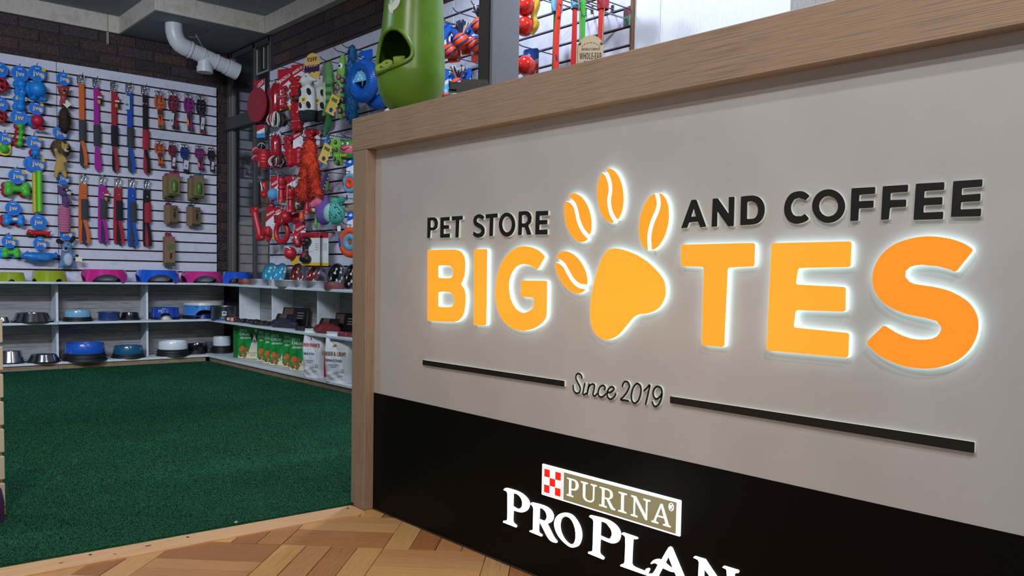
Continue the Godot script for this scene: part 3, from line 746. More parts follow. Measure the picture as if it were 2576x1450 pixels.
func build_room() -> void:
	var mortar := grain("mortar", [col(46, 40, 42), col(60, 52, 54), col(70, 62, 62)], 0.05, Vector3(3, 3, 3), 0.95)
	var white := paint(col(214, 214, 216), 0.8)
	var fl := structure("floor")
	slabs(fl, "floor_base", Vector3(-2.6, -0.12, -7.0), Vector3(3.0, -0.012, 2.7), grain("subfloor", [col(34, 22, 14), col(46, 30, 18), col(56, 38, 24)], 0.02, Vector3(1.2, 1.2, 9), 0.8))
	# four-strip basket parquet, laid at 45 degrees; a is x + z, b is x - z
	var woods := []
	for i in 7:
		var c: Color = [col(204, 150, 98), col(190, 132, 80), col(216, 166, 108), col(176, 116, 70), col(222, 170, 106), col(198, 140, 90), col(208, 160, 108)][i]
		var w := grain("plank %d" % i, [c.darkened(0.14), c, c.lightened(0.04), c.darkened(0.07), c.lightened(0.06)], 0.022, Vector3(0.7, 22, 22), 0.42, 0.03, false, Vector3(i * 0.31, i * 0.17, i * 0.41), 11 + i)
		woods.append(w)
	var st := 0.389
	for i in range(-7, 4):
		for j in range(-10, 3):
			var a0 := -0.689 + st * i
			var b0 := 3.05 + st * j
			for k in 4:
				var ca := a0 + st / 2
				var cb := b0 + st / 2
				var along_b := (i + j) % 2 == 0
				if along_b:
					ca = a0 + st * (k + 0.5) / 4
				else:
					cb = b0 + st * (k + 0.5) / 4
				var x := (ca + cb) / 2
				var z := (ca - cb) / 2
				if z < -2.36 or z > -0.5 or x < -0.2 or x > 1.45:
					continue
				var l := st / sqrt(2.0)
				var gap := rng.randf_range(0.0014, 0.0032)
				var o := part(fl, "plank", box(Vector3(l - gap, 0.02, l / 4 - gap), 0.0004), woods[rng.randi() % 7], Vector3(x, -0.010 + rng.randf_range(-0.0006, 0.0006), z))
				o.rotation.y = PI / 4 if along_b else -PI / 4
				if rng.randf() < 0.5:
					o.rotation.y += PI
	# rear wall
	var wb := structure("wall_back")
	slabs(wb, "masonry", Vector3(-2.6, -0.1, -7.0), Vector3(3.0, 2.75, -6.834), mortar)
	bricks(wb, true, -6.826, 0.75, 2.78, 2.18, 2.62)
	bricks(wb, true, -6.826, 2.66, 2.78, 0.58, 2.18)
	# side wall with the window opening
	var wr := structure("wall_right")
	slabs(wr, "masonry", Vector3(2.792, -0.1, -5.985), Vector3(3.0, 2.75, 2.7), mortar)
	slabs(wr, "masonry", Vector3(2.792, -0.1, -6.834), Vector3(3.0, 0.58, -5.985), mortar)
	slabs(wr, "masonry", Vector3(2.792, 2.46, -6.834), Vector3(3.0, 2.75, -5.985), mortar)
	bricks(wr, false, 2.784, -5.985, -2.9, 2.18, 2.62)
	var pan := grain("pale wallpaper", [col(224, 226, 232), col(236, 238, 242), col(228, 230, 236)], 0.05, Vector3(6, 0.8, 6), 0.9, 0.12)
	slabs(wr, "wall_board", Vector3(2.768, 0, -2.435), Vector3(2.79, 2.6, -2.30), paint(col(226, 228, 236), 0.7))
	ribbed(wr, "wallpaper", -2.298, -1.695, pan)
	ribbed(wr, "wallpaper", -1.693, 2.6, grain("grey wallpaper", [col(150, 146, 142), col(176, 172, 168), col(162, 158, 154)], 0.05, Vector3(6, 0.8, 6), 0.9, 0.12))
	var wl := structure("wall_left")
	slabs(wl, "wall_panel", Vector3(-2.7, -0.1, -7.0), Vector3(-2.55, 2.75, 2.7), white)
	var wf := structure("wall_front")
	slabs(wf, "wall_panel", Vector3(-2.7, -0.1, 2.6), Vector3(3.0, 2.75, 2.75), white)
	# ceiling: flat boards with dark joints, cream fascia boards round a lower corner box
	var ce := structure("ceiling")
	slabs(ce, "ceiling_base", Vector3(-2.7, 2.612, -7.0), Vector3(3.0, 2.75, 2.75), paint(col(40, 40, 44), 0.9))
	var board := grain("ceiling board", [col(140, 142, 150), col(156, 158, 166), col(148, 150, 158)], 0.03, Vector3(3, 3, 3), 0.9)
	var xs := [-2.7, -1.48, -0.26, 0.96, 2.12, 3.0]
	var zs := [-7.0, -5.80, -4.58, -3.36, -2.14, -0.92, 0.3, 1.52, 2.75]
	for i in 5:
		for j in 8:
			slabs(ce, "ceiling_panel", Vector3(xs[i] + 0.004, 2.6, zs[j] + 0.004), Vector3(xs[i + 1] - 0.004, 2.614, zs[j + 1] - 0.004), board, 0.002)
	var so := structure("trim_1")
	var cream := grain("cream fascia", [col(186, 176, 162), col(204, 195, 182), col(196, 186, 172)], 0.02, Vector3(2, 2, 2), 0.75)
	slabs(so, "fascia_board", Vector3(-2.5, 2.474, -6.834), Vector3(1.868, 2.60, -6.80), cream, 0.003)
	slabs(so, "fascia_board", Vector3(1.871, 2.474, -6.834), Vector3(1.965, 2.60, -6.80), cream, 0.003)
	slabs(so, "fascia_board", Vector3(1.945, 2.474, -6.80), Vector3(1.965, 2.60, -6.002), cream, 0.003)
	slabs(so, "fascia_board", Vector3(1.965, 2.474, -6.022), Vector3(2.728, 2.60, -6.002), cream, 0.003)
	slabs(so, "fascia_board", Vector3(2.728, 2.474, -6.022), Vector3(2.79, 2.60, 2.6), cream, 0.003)
	slabs(so, "soffit_panel", Vector3(1.965, 2.478, -6.834), Vector3(2.40, 2.492, -6.022), board, 0.002)
	slabs(so, "soffit_panel", Vector3(2.404, 2.478, -6.834), Vector3(2.79, 2.492, -6.022), board, 0.002)
	slabs(so, "joint_strip", Vector3(1.862, 2.385, -6.822), Vector3(1.878, 2.474, -6.812), paint(col(150, 146, 136), 0.6), 0.001)

func ribbed(parent: Node, called: String, z0: float, z1: float, m: Material) -> void:
	var b := Mb.new()
	var cnt := int((z1 - z0) / 0.007)
	for i in cnt:
		var a := z0 + (z1 - z0) * i / cnt
		var c := z0 + (z1 - z0) * (i + 1) / cnt
		var mid := (a + c) / 2
		b.quad(Vector3(2.772, 0, a), Vector3(2.7695, 0, mid), Vector3(2.7695, 2.6, mid), Vector3(2.772, 2.6, a), Vector3(-0.8, 0, -0.6))
		b.quad(Vector3(2.7695, 0, mid), Vector3(2.772, 0, c), Vector3(2.772, 2.6, c), Vector3(2.7695, 2.6, mid), Vector3(-0.8, 0, 0.6))
	b.box(Vector3(0.02, 2.6, z1 - z0), 0.0, Vector3(2.7821, 1.3, (z0 + z1) / 2))
	part(parent, called, b.done(), m)

func build_window() -> void:
	var w := structure("window_1")
	var alu := paint(col(112, 108, 104), 0.45, 0.3)
	var dark := paint(col(70, 70, 72), 0.5, 0.2)
	var x0 := 2.762
	var x1 := 2.80
	for z in [[-6.79, -6.735], [-6.715, -6.69], [-6.30, -6.262], [-6.02, -5.99]]:
		slabs(w, "frame_post", Vector3(x0, 0.6, z[0]), Vector3(x1, 2.46, z[1]), alu if z[0] < -6.6 else dark, 0.004)
	slabs(w, "transom", Vector3(2.735, 1.85, -6.79), Vector3(x1, 1.95, -5.99), dark, 0.006)
	slabs(w, "sill_rail", Vector3(x0, 0.58, -6.79), Vector3(x1, 0.63, -5.99), dark, 0.004)
	slabs(w, "head_rail", Vector3(x0, 2.42, -6.79), Vector3(x1, 2.46, -5.99), dark, 0.004)
	for r in [[-6.69, -6.30, 0.63, 1.85], [-6.262, -6.02, 0.63, 1.85], [-6.69, -6.30, 1.95, 2.42], [-6.262, -6.02, 1.95, 2.42]]:
		slabs(w, "pane", Vector3(2.776, r[2], r[0]), Vector3(2.781, r[3], r[1]), glass(Color(0.35, 0.38, 0.40), 0.12))
	# small hopper vent inside the upper light
	for r in [[-6.235, -6.222, 2.22, 2.40], [-6.115, -6.107, 2.24, 2.40], [-6.035, -6.025, 2.22, 2.40]]:
		slabs(w, "vent_bar", Vector3(2.764, r[2], r[0]), Vector3(2.774, r[3], r[1]), paint(col(150, 146, 136), 0.6), 0.002)
	slabs(w, "vent_bar", Vector3(2.764, 2.21, -6.235), Vector3(2.774, 2.225, -6.025), paint(col(150, 146, 136), 0.6), 0.002)
	# a passage outside: brick wall, and cardboard sheets leaning on the glass
	var wo := structure("wall_outside")
	slabs(wo, "masonry", Vector3(3.62, -0.1, -8.2), Vector3(3.7, 2.75, -4.9), mats["mortar"])
	bricks(wo, false, 3.61, -7.6, -5.2, 0.3, 2.4)
	var fo := structure("floor_outside")
	slabs(fo, "paving", Vector3(3.0, -0.1, -8.2), Vector3(3.7, 0.0, -4.9), paint(col(90, 88, 84), 0.9))
	var card := grain("old card", [col(128, 106, 82), col(142, 120, 94), col(150, 128, 100)], 0.02, Vector3(2, 2, 2), 0.9)
	var c1 := thing("cardboard_sheet", "brown cardboard sheet behind the lower glass nearer the room corner", "cardboard", Vector3(2.815, 0.6, -6.48), 0, "cardboard sheets behind the window")
	part(c1, "panel", box(Vector3(0.006, 0.52, 0.40), 0.001), card, Vector3(0, 0.26, 0))
	var c2 := thing("cardboard_sheet", "tall brown cardboard sheet behind the glass next to the red dog toys", "cardboard", Vector3(2.822, 0.6, -6.14), 0, "cardboard sheets behind the window")
	part(c2, "panel", box(Vector3(0.006, 0.82, 0.26), 0.001), card, Vector3(0, 0.41, 0))

func build_pipe() -> void:
	var t := thing("drain_pipe", "white plastic drain pipe bending out of the ceiling box to the window", "pipe", Vector3(2.156, 2.478, -6.245))
	var pvc := paint(col(206, 206, 208), 0.35)
	var bend := [Vector3(0, 0.02, 0), Vector3(0, -0.03, 0), Vector3(0.002, -0.06, 0), Vector3(0.009, -0.09, 0), Vector3(0.022, -0.118, 0), Vector3(0.042, -0.140, 0), Vector3(0.066, -0.152, 0), Vector3(0.095, -0.160, 0)]
	part(t, "elbow", piped(bend, 0.060, 24), pvc)
	var p0: Vector3 = bend[7]
	var dir := Vector3(0.334, -0.092, 0).normalized()
	part(t, "straight_run", piped([p0 - dir * 0.03, p0 + dir * 0.37], 0.055, 24), pvc)
	for s in [[0.012, 0.012, 0.0625], [0.105, 0.009, 0.0585], [0.21, 0.009, 0.0595], [0.285, 0.012, 0.0585], [0.31, 0.075, 0.062]]:
		part(t, "socket_ring", piped([p0 + dir * s[0], p0 + dir * (s[0] + s[1])], s[2], 24), pvc)
	var c := p0 + dir * 0.13
	part(t, "branch_stub", piped([c, c + Vector3(0, -0.08, 0)], 0.05, 24), pvc)
	part(t, "branch_cap", piped([c + Vector3(0, -0.075, 0), c + Vector3(0, -0.115, 0)], 0.058, 24), pvc)
	part(t, "hanger_wire", piped([p0 + dir * 0.14 + Vector3(0, -0.055, 0.02), p0 + dir * 0.13 + Vector3(0, 0.0, 0.061), p0 + dir * 0.10 + Vector3(0, 0.06, 0.02), p0 + dir * 0.06 + Vector3(0, 0.13, 0)], 0.0025, 6), paint(col(170, 170, 170), 0.5, 0.6))
	part(t, "hanger_hook", piped([p0 + dir * 0.01 + Vector3(0, 0.09, 0), p0 + dir * 0.05 + Vector3(0, 0.10, 0), p0 + dir * 0.075 + Vector3(0, 0.125, 0)], 0.004, 6), paint(col(150, 150, 150), 0.5, 0.5))

# ------------------------------------------------------------------ slat walls
func slat_wall(label: String, along_x: bool, u0: float, u1: float, grooves: Array, top: float, bottom: float, shade: int) -> void:
	var t := structure("trim_%d" % (2 + taken.get("trims", 0)))
	taken["trims"] = taken.get("trims", 0) + 1
	t.set_meta("label", label)
	t.position = Vector3((u0 + u1) / 2, bottom, ZB) if along_x else Vector3(XR, bottom, (u0 + u1) / 2)
	t.rotation.y = 0.0 if along_x else -PI / 2
	var lam := []
	for i in 3:
		var k := i - 1
		lam.append(grain("melamine %d" % i, [col(204 + k * 3, 204 + k * 3, 220 + k * 3), col(216 + k * 3, 216 + k * 3, 230 + k * 3), col(212 + k * 3, 211 + k * 3, 225 + k * 3), col(219 + k * 3, 219 + k * 3, 232 + k * 3)], 0.012, Vector3(2.5, 2.5, 2.5), 0.38, 0.0, true, Vector3(i * 0.3, i * 0.4, 0), 31 + i))
	var w := u1 - u0
	part(t, "backing_board", box(Vector3(w - 0.001, top - bottom, 0.012), 0.0), paint(col(58, 26, 24), 0.8), Vector3(0, (top - bottom) / 2, -0.018))
	var edges := [bottom]
	edges.append_array(grooves)
	edges.append(top)
	for i in edges.size() - 1:
		var y0: float = edges[i] + (0.0055 if i > 0 else 0.0)
		var y1: float = edges[i + 1] - (0.0055 if i < edges.size() - 2 else 0.0)
		if y1 > y0 + 0.005:
			part(t, "slat", box(Vector3(w - 0.002, y1 - y0, 0.012), 0.0012), lam[(i * 7 + shade) % 3], Vector3(0, (y0 + y1) / 2 - bottom, -0.006))

func build_slat_walls() -> void:
	var gb := []
	for k in 19:
		gb.append(0.702 + 0.0786 * k)
	slat_wall("white slat wall panel behind the round blue tags and rubber toys", true, 0.30, 1.521, gb, 2.19, 0.621, 0)
	slat_wall("white slat wall panel behind the dog leads and kraft boxes", true, 1.523, 2.682, gb, 2.19, 0.621, 1)
	var gr := []
	for k in 18:
		gr.append(0.762 + 0.08 * k)
	slat_wall("white slat wall panel behind the red rubber toys by the window", false, -5.988, -5.0, gr, 2.20, 0.621, 0)
	slat_wall("white slat wall panel behind the blue ring and plush toys", false, -4.998, -3.72, gr, 2.20, 0.621, 2)
	slat_wall("white slat wall panel behind the orange ball throwers, ending in a wooden edge", false, -3.718, -2.452, gr, 2.20, 0.621, 1)
	var ed := thing("panel_edge_strip", "dark wooden edging strip at the end of the side slat wall", "edging", Vector3(2.768, 0.6, -2.443))
	part(ed, "strip", box(Vector3(0.03, 1.62, 0.012), 0.002), grain("raw edge", [col(96, 72, 52), col(122, 94, 68), col(110, 82, 58)], 0.03, Vector3(8, 1, 8), 0.8), Vector3(0, 0.81, 0))
	# low stand at the very edge of the view: cream slats seen end on
	var s := thing("slatted_stand", "low cream slatted display stand cut off by the picture's edge", "display stand", Vector3(0.475, 0, -2.79))
	var ply := paint(col(190, 150, 104), 0.7)
	part(s, "core_board", box(Vector3(0.50, 0.56, 0.010), 0.001), ply, Vector3(-0.254, 0.30, -0.009))
	for i in 7:
		part(s, "slat", box(Vector3(0.50, 0.068, 0.014), 0.002), paint(col(222, 212, 190), 0.5), Vector3(-0.25, 0.065 + i * 0.0795, 0.003))
	part(s, "base_rail", box(Vector3(0.5, 0.026, 0.03), 0.002), ply, Vector3(-0.25, 0.013, 0))
	var pb := thing("purple_bag", "purple bag standing against the cream slatted stand", "bag", Vector3(0.40, 0.0, -2.715))
	var mm := Mb.new()
	mm.lathe([Vector2(0, 0.004), Vector2(0.05, 0.0), Vector2(0.06, 0.01), Vector2(0.062, 0.06), Vector2(0.055, 0.10), Vector2(0.03, 0.125), Vector2(0, 0.13)], 20, Vector3.ZERO, Basis(), 1.0, 0.6)
	part(pb, "body", mm.done(), paint(col(74, 30, 74), 0.5))
	part(pb, "seam", box(Vector3(0.07, 0.012, 0.006), 0.002), paint(col(54, 20, 56), 0.6), Vector3(0, 0.13, 0))

# ------------------------------------------------------------------ turf
func build_turf() -> void:
	var t := thing("turf_carpet", "dark green artificial turf carpet covering the shop floor", "carpet", Vector3(0, 0, 0))
	var green := grain("turf base", [col(12, 74, 50), col(16, 88, 60), col(20, 98, 66), col(14, 82, 55)], 0.03, Vector3(2.2, 2.2, 2.2), 0.95, 0.3)
	var edge := PackedVector2Array([Vector2(-2.55, 6.538), Vector2(2.505, 6.538), Vector2(2.505, 2.302), Vector2(1.322, 2.302), Vector2(1.318, 2.273), Vector2(-1.3, 2.351), Vector2(-2.55, 2.351)])
	part(t, "backing", cut(edge, [], 0.007), green, Vector3.ZERO, Vector3(-PI / 2, 0, 0))
	var b := Mb.new()
	for k in 3:
		var a := TAU * k / 3
		var d := Vector3(cos(a), 0, sin(a))
		var s := Vector3(-d.z, 0, d.x) * 0.0009
		b.tri(s, -s, d * 0.0028 + Vector3(0, 0.0042, 0), Vector3(0, 1, 0), Vector3(0, 1, 0), Vector3(0, 1, 0))
	var mm := MultiMesh.new()
	mm.transform_format = MultiMesh.TRANSFORM_3D
	mm.use_colors = true
	mm.mesh = b.done()
	var cnt := 420000
	mm.instance_count = cnt
	var patch := FastNoiseLite.new()
	patch.seed = 5
	patch.frequency = 1.6
	for i in cnt:
		var z := -2.30 - 4.232 * pow(rng.randf(), 1.35)
		var lx := 0.30 if z > -3.6 else 0.3 - (z + 3.6) * 0.25
		var x := rng.randf_range(minf(lx, 1.0), 2.52)
		var s := rng.randf_range(0.8, 1.35)
		var tilt := Basis.from_euler(Vector3(rng.randf_range(-0.5, 0.5), rng.randf() * TAU, rng.randf_range(-0.5, 0.5)))
		mm.set_instance_transform(i, Transform3D(tilt.scaled(Vector3(s, s, s)), Vector3(x, 0.007, z + 0.03 * (minf(x, 1.34) - 0.84) * clampf(1.0 + (z + 2.3) / 0.5, 0.0, 1.0) + 0.012 * clampf(1.0 + (z + 2.3) / 0.5, 0.0, 1.0))))
		var v := rng.randf_range(0.85, 1.15) * (1.0 + 0.35 * patch.get_noise_2d(x, z))
		var dry := 1.6 if rng.randf() < 0.02 else 1.0
		mm.set_instance_color(i, Color(0.010 * v * dry, 0.125 * v * (1.0 + (dry - 1) * 0.3), 0.058 * v))
	var o := MultiMeshInstance3D.new()
	o.name = "turf_fibre"
	o.multimesh = mm
	var fm := StandardMaterial3D.new()
	fm.vertex_color_use_as_albedo = true
	fm.roughness = 0.8
	o.material_override = fm
	o.set_meta("kind", "stuff")
	t.add_child(o)
	var lint := thing("lint_tuft", "tiny white lint tuft at the turf's edge by the threshold", "lint", Vector3(0.955, 0.010, -2.288))
	var lm := Mb.new()
	lm.ball(Vector3(0, 0.003, 0), Vector3(0.005, 0.003, 0.004), 10, 6)
	fur(lm, Vector3(0, 0.003, 0), Vector3(0.005, 0.003, 0.004), 30, 0.006)
	part(lint, "fluff", lm.done(), cloth(col(206, 206, 200)))
	# wooden strip that holds the turf's edge
	var s := thing("threshold_strip", "pale pine threshold strip screwed down along the turf's edge", "threshold", Vector3(0.0, 0, -2.267))
	s.rotation.y = -0.03
	var pine := grain("pine", [col(214, 164, 118), col(228, 182, 136), col(234, 192, 146), col(222, 174, 128)], 0.02, Vector3(0.6, 14, 20), 0.55, 0.05)
	part(s, "board", box(Vector3(2.62, 0.010, 0.088), 0.0015), pine, Vector3(0.005, 0.0, 0))
	for x in [0.57, 0.81, 1.29, 0.1, -0.4]:
		part(s, "screw", turned([Vector2(0.0042, 0.0), Vector2(0.004, 0.0008), Vector2(0.0, 0.0004)], 10), paint(col(40, 32, 26), 0.6, 0.4), Vector3(x, 0.005, -0.018))
	for q in [[0.50, 0.004, 0.004], [0.705, 0.006, -0.006], [0.62, 0.003, 0.012], [0.20, 0.005, 0.0]]:
		part(s, "knot", turned([Vector2(q[1], 0.0), Vector2(q[1] * 0.9, 0.0004), Vector2(0, 0.0005)], 12, 1.4, 0.8), paint(col(120, 72, 46), 0.6), Vector3(q[0], 0.005, q[2]))
# ------------------------------------------------------------------ counter and its signs
func build_counter() -> void:
	var t := thing("shop_counter", "long shop counter with oak frame, grey sign panel and black base", "counter", Vector3(XF, 0, -2.29))
	var z1 := 0.42 + 2.29
	var oak_h := grain("oak rail", [col(136, 114, 96), col(160, 136, 116), col(168, 144, 124), col(152, 129, 109), col(171, 148, 128)], 0.03, Vector3(26, 26, 0.45), 0.6, 0.05, true, Vector3.ZERO, 21)
	var oak_v := grain("oak post", [col(136, 114, 96), col(160, 136, 116), col(168, 144, 124), col(152, 129, 109), col(171, 148, 128)], 0.03, Vector3(26, 0.45, 26), 0.6, 0.05, true, Vector3(0.3, 0, 0.2), 22)
	slabs(t, "top_rail", Vector3(0, 1.097, -0.008), Vector3(0.05, 1.196, z1), oak_h, 0.0015)
	slabs(t, "corner_post", Vector3(0.0004, 0, 0.0), Vector3(0.05, 1.0965, 0.079), oak_v, 0.0015)
	slabs(t, "corner_post", Vector3(0.0004, 0, z1 - 0.08), Vector3(0.05, 1.0965, z1), oak_v, 0.0015)
	slabs(t, "end_panel", Vector3(0.05, 0, -0.004), Vector3(0.62, 1.15, 0.02), oak_v, 0.002)
	slabs(t, "worktop", Vector3(0.05, 1.155, -0.008), Vector3(0.64, 1.195, z1), oak_h, 0.002)
	var grey := grain("panel paint", [col(186, 187, 191), col(189, 190, 194), col(192, 193, 197)], 0.01, Vector3(1.3, 1.3, 1.3), 0.5)
	slabs(t, "sign_panel", Vector3(XP - XF, 0.3612, 0.079), Vector3(0.055, 1.097, z1 - 0.08), grey)
	slabs(t, "base_panel", Vector3(XP - XF - 0.0015, 0.004, 0.079), Vector3(0.055, 0.3604, z1 - 0.08), black_board())
	slabs(t, "floor_trim", Vector3(XP - XF - 0.004, 0.0005, 0.079), Vector3(XP - XF + 0.003, 0.0045, z1 - 0.08), paint(col(52, 46, 44), 0.4, 0.3), 0.0008)
	slabs(t, "back_frame", Vector3(0.056, 0.02, 0.03), Vector3(0.075, 1.15, z1 - 0.03), paint(col(150, 140, 130), 0.7))

func big_letter(parent: Node, called: String, outlines: Array, face: Material, edge: Material, t0: float, t1: float) -> Node:
	var f := Mb.new()
	f.faces(outlines[0], outlines.slice(1), t1)
	var o := part(parent, called, f.done(), face)
	var e := Mb.new()
	e.walls(outlines[0], t0, t1)
	for h in outlines.slice(1):
		e.walls(h, t0, t1, true)
	part(o, "edge", e.done(), edge)
	return o

func build_signs() -> void:
	var turn := -PI / 2
	var s := thing("illuminated_sign", "glowing orange BIG paw TES sign with coffee beans and black lettering", "sign", Vector3(XP, 0, -2.2), turn)
	var rim := glow(Color(0.90, 1.0, 0.98), 2.6)
	for k in BIG:
		var o := []
		for f in BIG[k]:
			o.append(outline(f, 0.004))
		var e: float = {"S": 0.76, "T": 0.86, "pad": 0.96}.get(k, 0.90)
		big_letter(s, "paw_pad" if k == "pad" else "glowing_letter", o, glow(Color(1.0, 0.56, 0.135) if k == "S" else Color(1.0, 0.615, 0.165), e), rim, 0.0, 0.010)
	for b in BEANS:
		var el := PackedVector2Array()
		for i in range(0, b[0].size(), 2):
			el.append(Vector2(b[0][i], b[0][i + 1]) * 1e-4)
		var sl := curve(b[1])
		var cutter := Geometry2D.offset_polyline(sl, 0.0052)
		var halves := Geometry2D.clip_polygons(el, cutter[0])
		for h in halves:
			if h.size() > 6:
				big_letter(s, "coffee_bean", [h], glow(Color(1.0, 0.60, 0.15), 0.84), rim, 0.0, 0.010)
	var jet := paint(col(9, 9, 10), 0.6)
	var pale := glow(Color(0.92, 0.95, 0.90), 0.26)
	for k in BLACK:
		var o := []
		for f in BLACK[k]:
			o.append(outline(f, 0.0015))
		big_letter(s, "rule_bar" if k.begins_with("bar") else "black_letter", o, jet, pale, 0.0, 0.006)
	for k in SCRIPT:
		var pts := curve(SCRIPT[k])
		var f := Mb.new()
		stroke(f, pts, 0.0044, 0.0, 0.006, true, false)
		var o := part(s, "script_letter", f.done(), jet)
		var e := Mb.new()
		stroke(e, pts, 0.0044, 0.0, 0.006, false, true)
		part(o, "edge", e.done(), pale)
	for l in [Vector3(0.28, 0.65, 0.2), Vector3(0.62, 0.66, 0.2), Vector3(0.95, 0.65, 0.2), Vector3(1.25, 0.63, 0.2)]:
		lamp_in(s, l, Color(1.0, 0.78, 0.5), 0.006)
	# lit brand sign on the black base
	var p := thing("lit_brand_sign", "white lit PURINA PRO PLAN sign on the black counter base", "sign", Vector3(XP, 0, -2.2), turn)
	var lit := glow(Color(0.97, 1.0, 1.0), 1.5)
	for k in WHITE:
		var o := []
		for f in WHITE[k]:
			o.append(outline(f, 0.0006))
		big_letter(p, "glowing_letter", o, lit, lit, 0.0, 0.005)
	var face := part(p, "logo_plate", box(Vector3(0.4115, 0.0745, 0.005), 0.0015), lit, Vector3(0.9595, 0.2438, 0.0035))
	part(face, "name_field", box(Vector3(0.3258, 0.0645, 0.0008), 0.0), glow(Color8(126, 120, 86), 0.75), Vector3(0.9926 - 0.9595, 0.2428 - 0.2438, 0.0028))
	var red := glow(Color(1.0, 0.11, 0.07), 0.95)
	for q in [[0, 0], [2, 0], [1, 1], [0, 2], [2, 2]]:
		part(face, "red_check", box(Vector3(0.0186, 0.0186, 0.0006), 0.0), red, Vector3(0.7634 + 0.0094 + q[0] * 0.0188 - 0.9595, 0.2149 + 0.0094 + q[1] * 0.0188 - 0.2438, 0.0029))
	for q in [[0, 0.0325, 0.066, 0.0007], [0, -0.0325, 0.066, 0.0007], [0.0325, 0, 0.0007, 0.0645], [-0.0325, 0, 0.0007, 0.0645]]:
		part(face, "red_line", box(Vector3(q[2], q[3], 0.0006), 0.0), red, Vector3(0.7916 + q[0] - 0.9595, 0.2431 + q[1] - 0.2438, 0.0029))
	for l in [["P", 8410, 8784, 2650, 2234], ["U", 8854, 9351, 2656, 2232], ["R", 9436, 9909, 2647, 2218], ["I", 10000, 10234, 2653, 2220], ["N", 10359, 10882, 2651, 2210], ["A", 10928, 11430, 2640, 2206]]:
		text(face, "field_letter", l[0], lit, Vector3((l[1] + l[2]) * 0.5e-4 - 0.9595, (l[3] + l[4]) * 0.5e-4 - 0.2438, 0.0036), (l[2] - l[1]) * 1e-4, (l[3] - l[4]) * 1e-4, true, 0.0005, Vector3.ZERO, false)
	text(face, "registered_mark", "R", lit, Vector3(1.1429 - 0.9595, 0.2632 - 0.2438, 0.0036), 0.0058, 0.0075, false, 0.0005)
	var ring := Mb.new()
	ring.slab(oval(0.0066, 0.0084, 20), [oval(0.0056, 0.0073, 20)], 0.0, 0.0005)
	part(face, "registered_ring", ring.done(), lit, Vector3(1.1429 - 0.9595, 0.2632 - 0.2438, 0.0034))
	lamp_in(p, Vector3(0.95, 0.22, 0.2), Color(0.95, 1.0, 1.0), 0.006)

func lamp_in(parent: Node, at: Vector3, c: Color, energy: float) -> void:
	var l := OmniLight3D.new()
	l.name = "sign_glow_light"
	parent.add_child(l, true)
	l.position = at
	l.light_color = c
	l.light_energy = energy
	l.light_size = 0.05
	l.omni_range = 4.0
	l.omni_attenuation = 2.0
	l.shadow_enabled = true

func black_board() -> StandardMaterial3D:
	var m := paint(col(9, 7, 7), 0.45)
	m.metallic_specular = 0.25
	return m
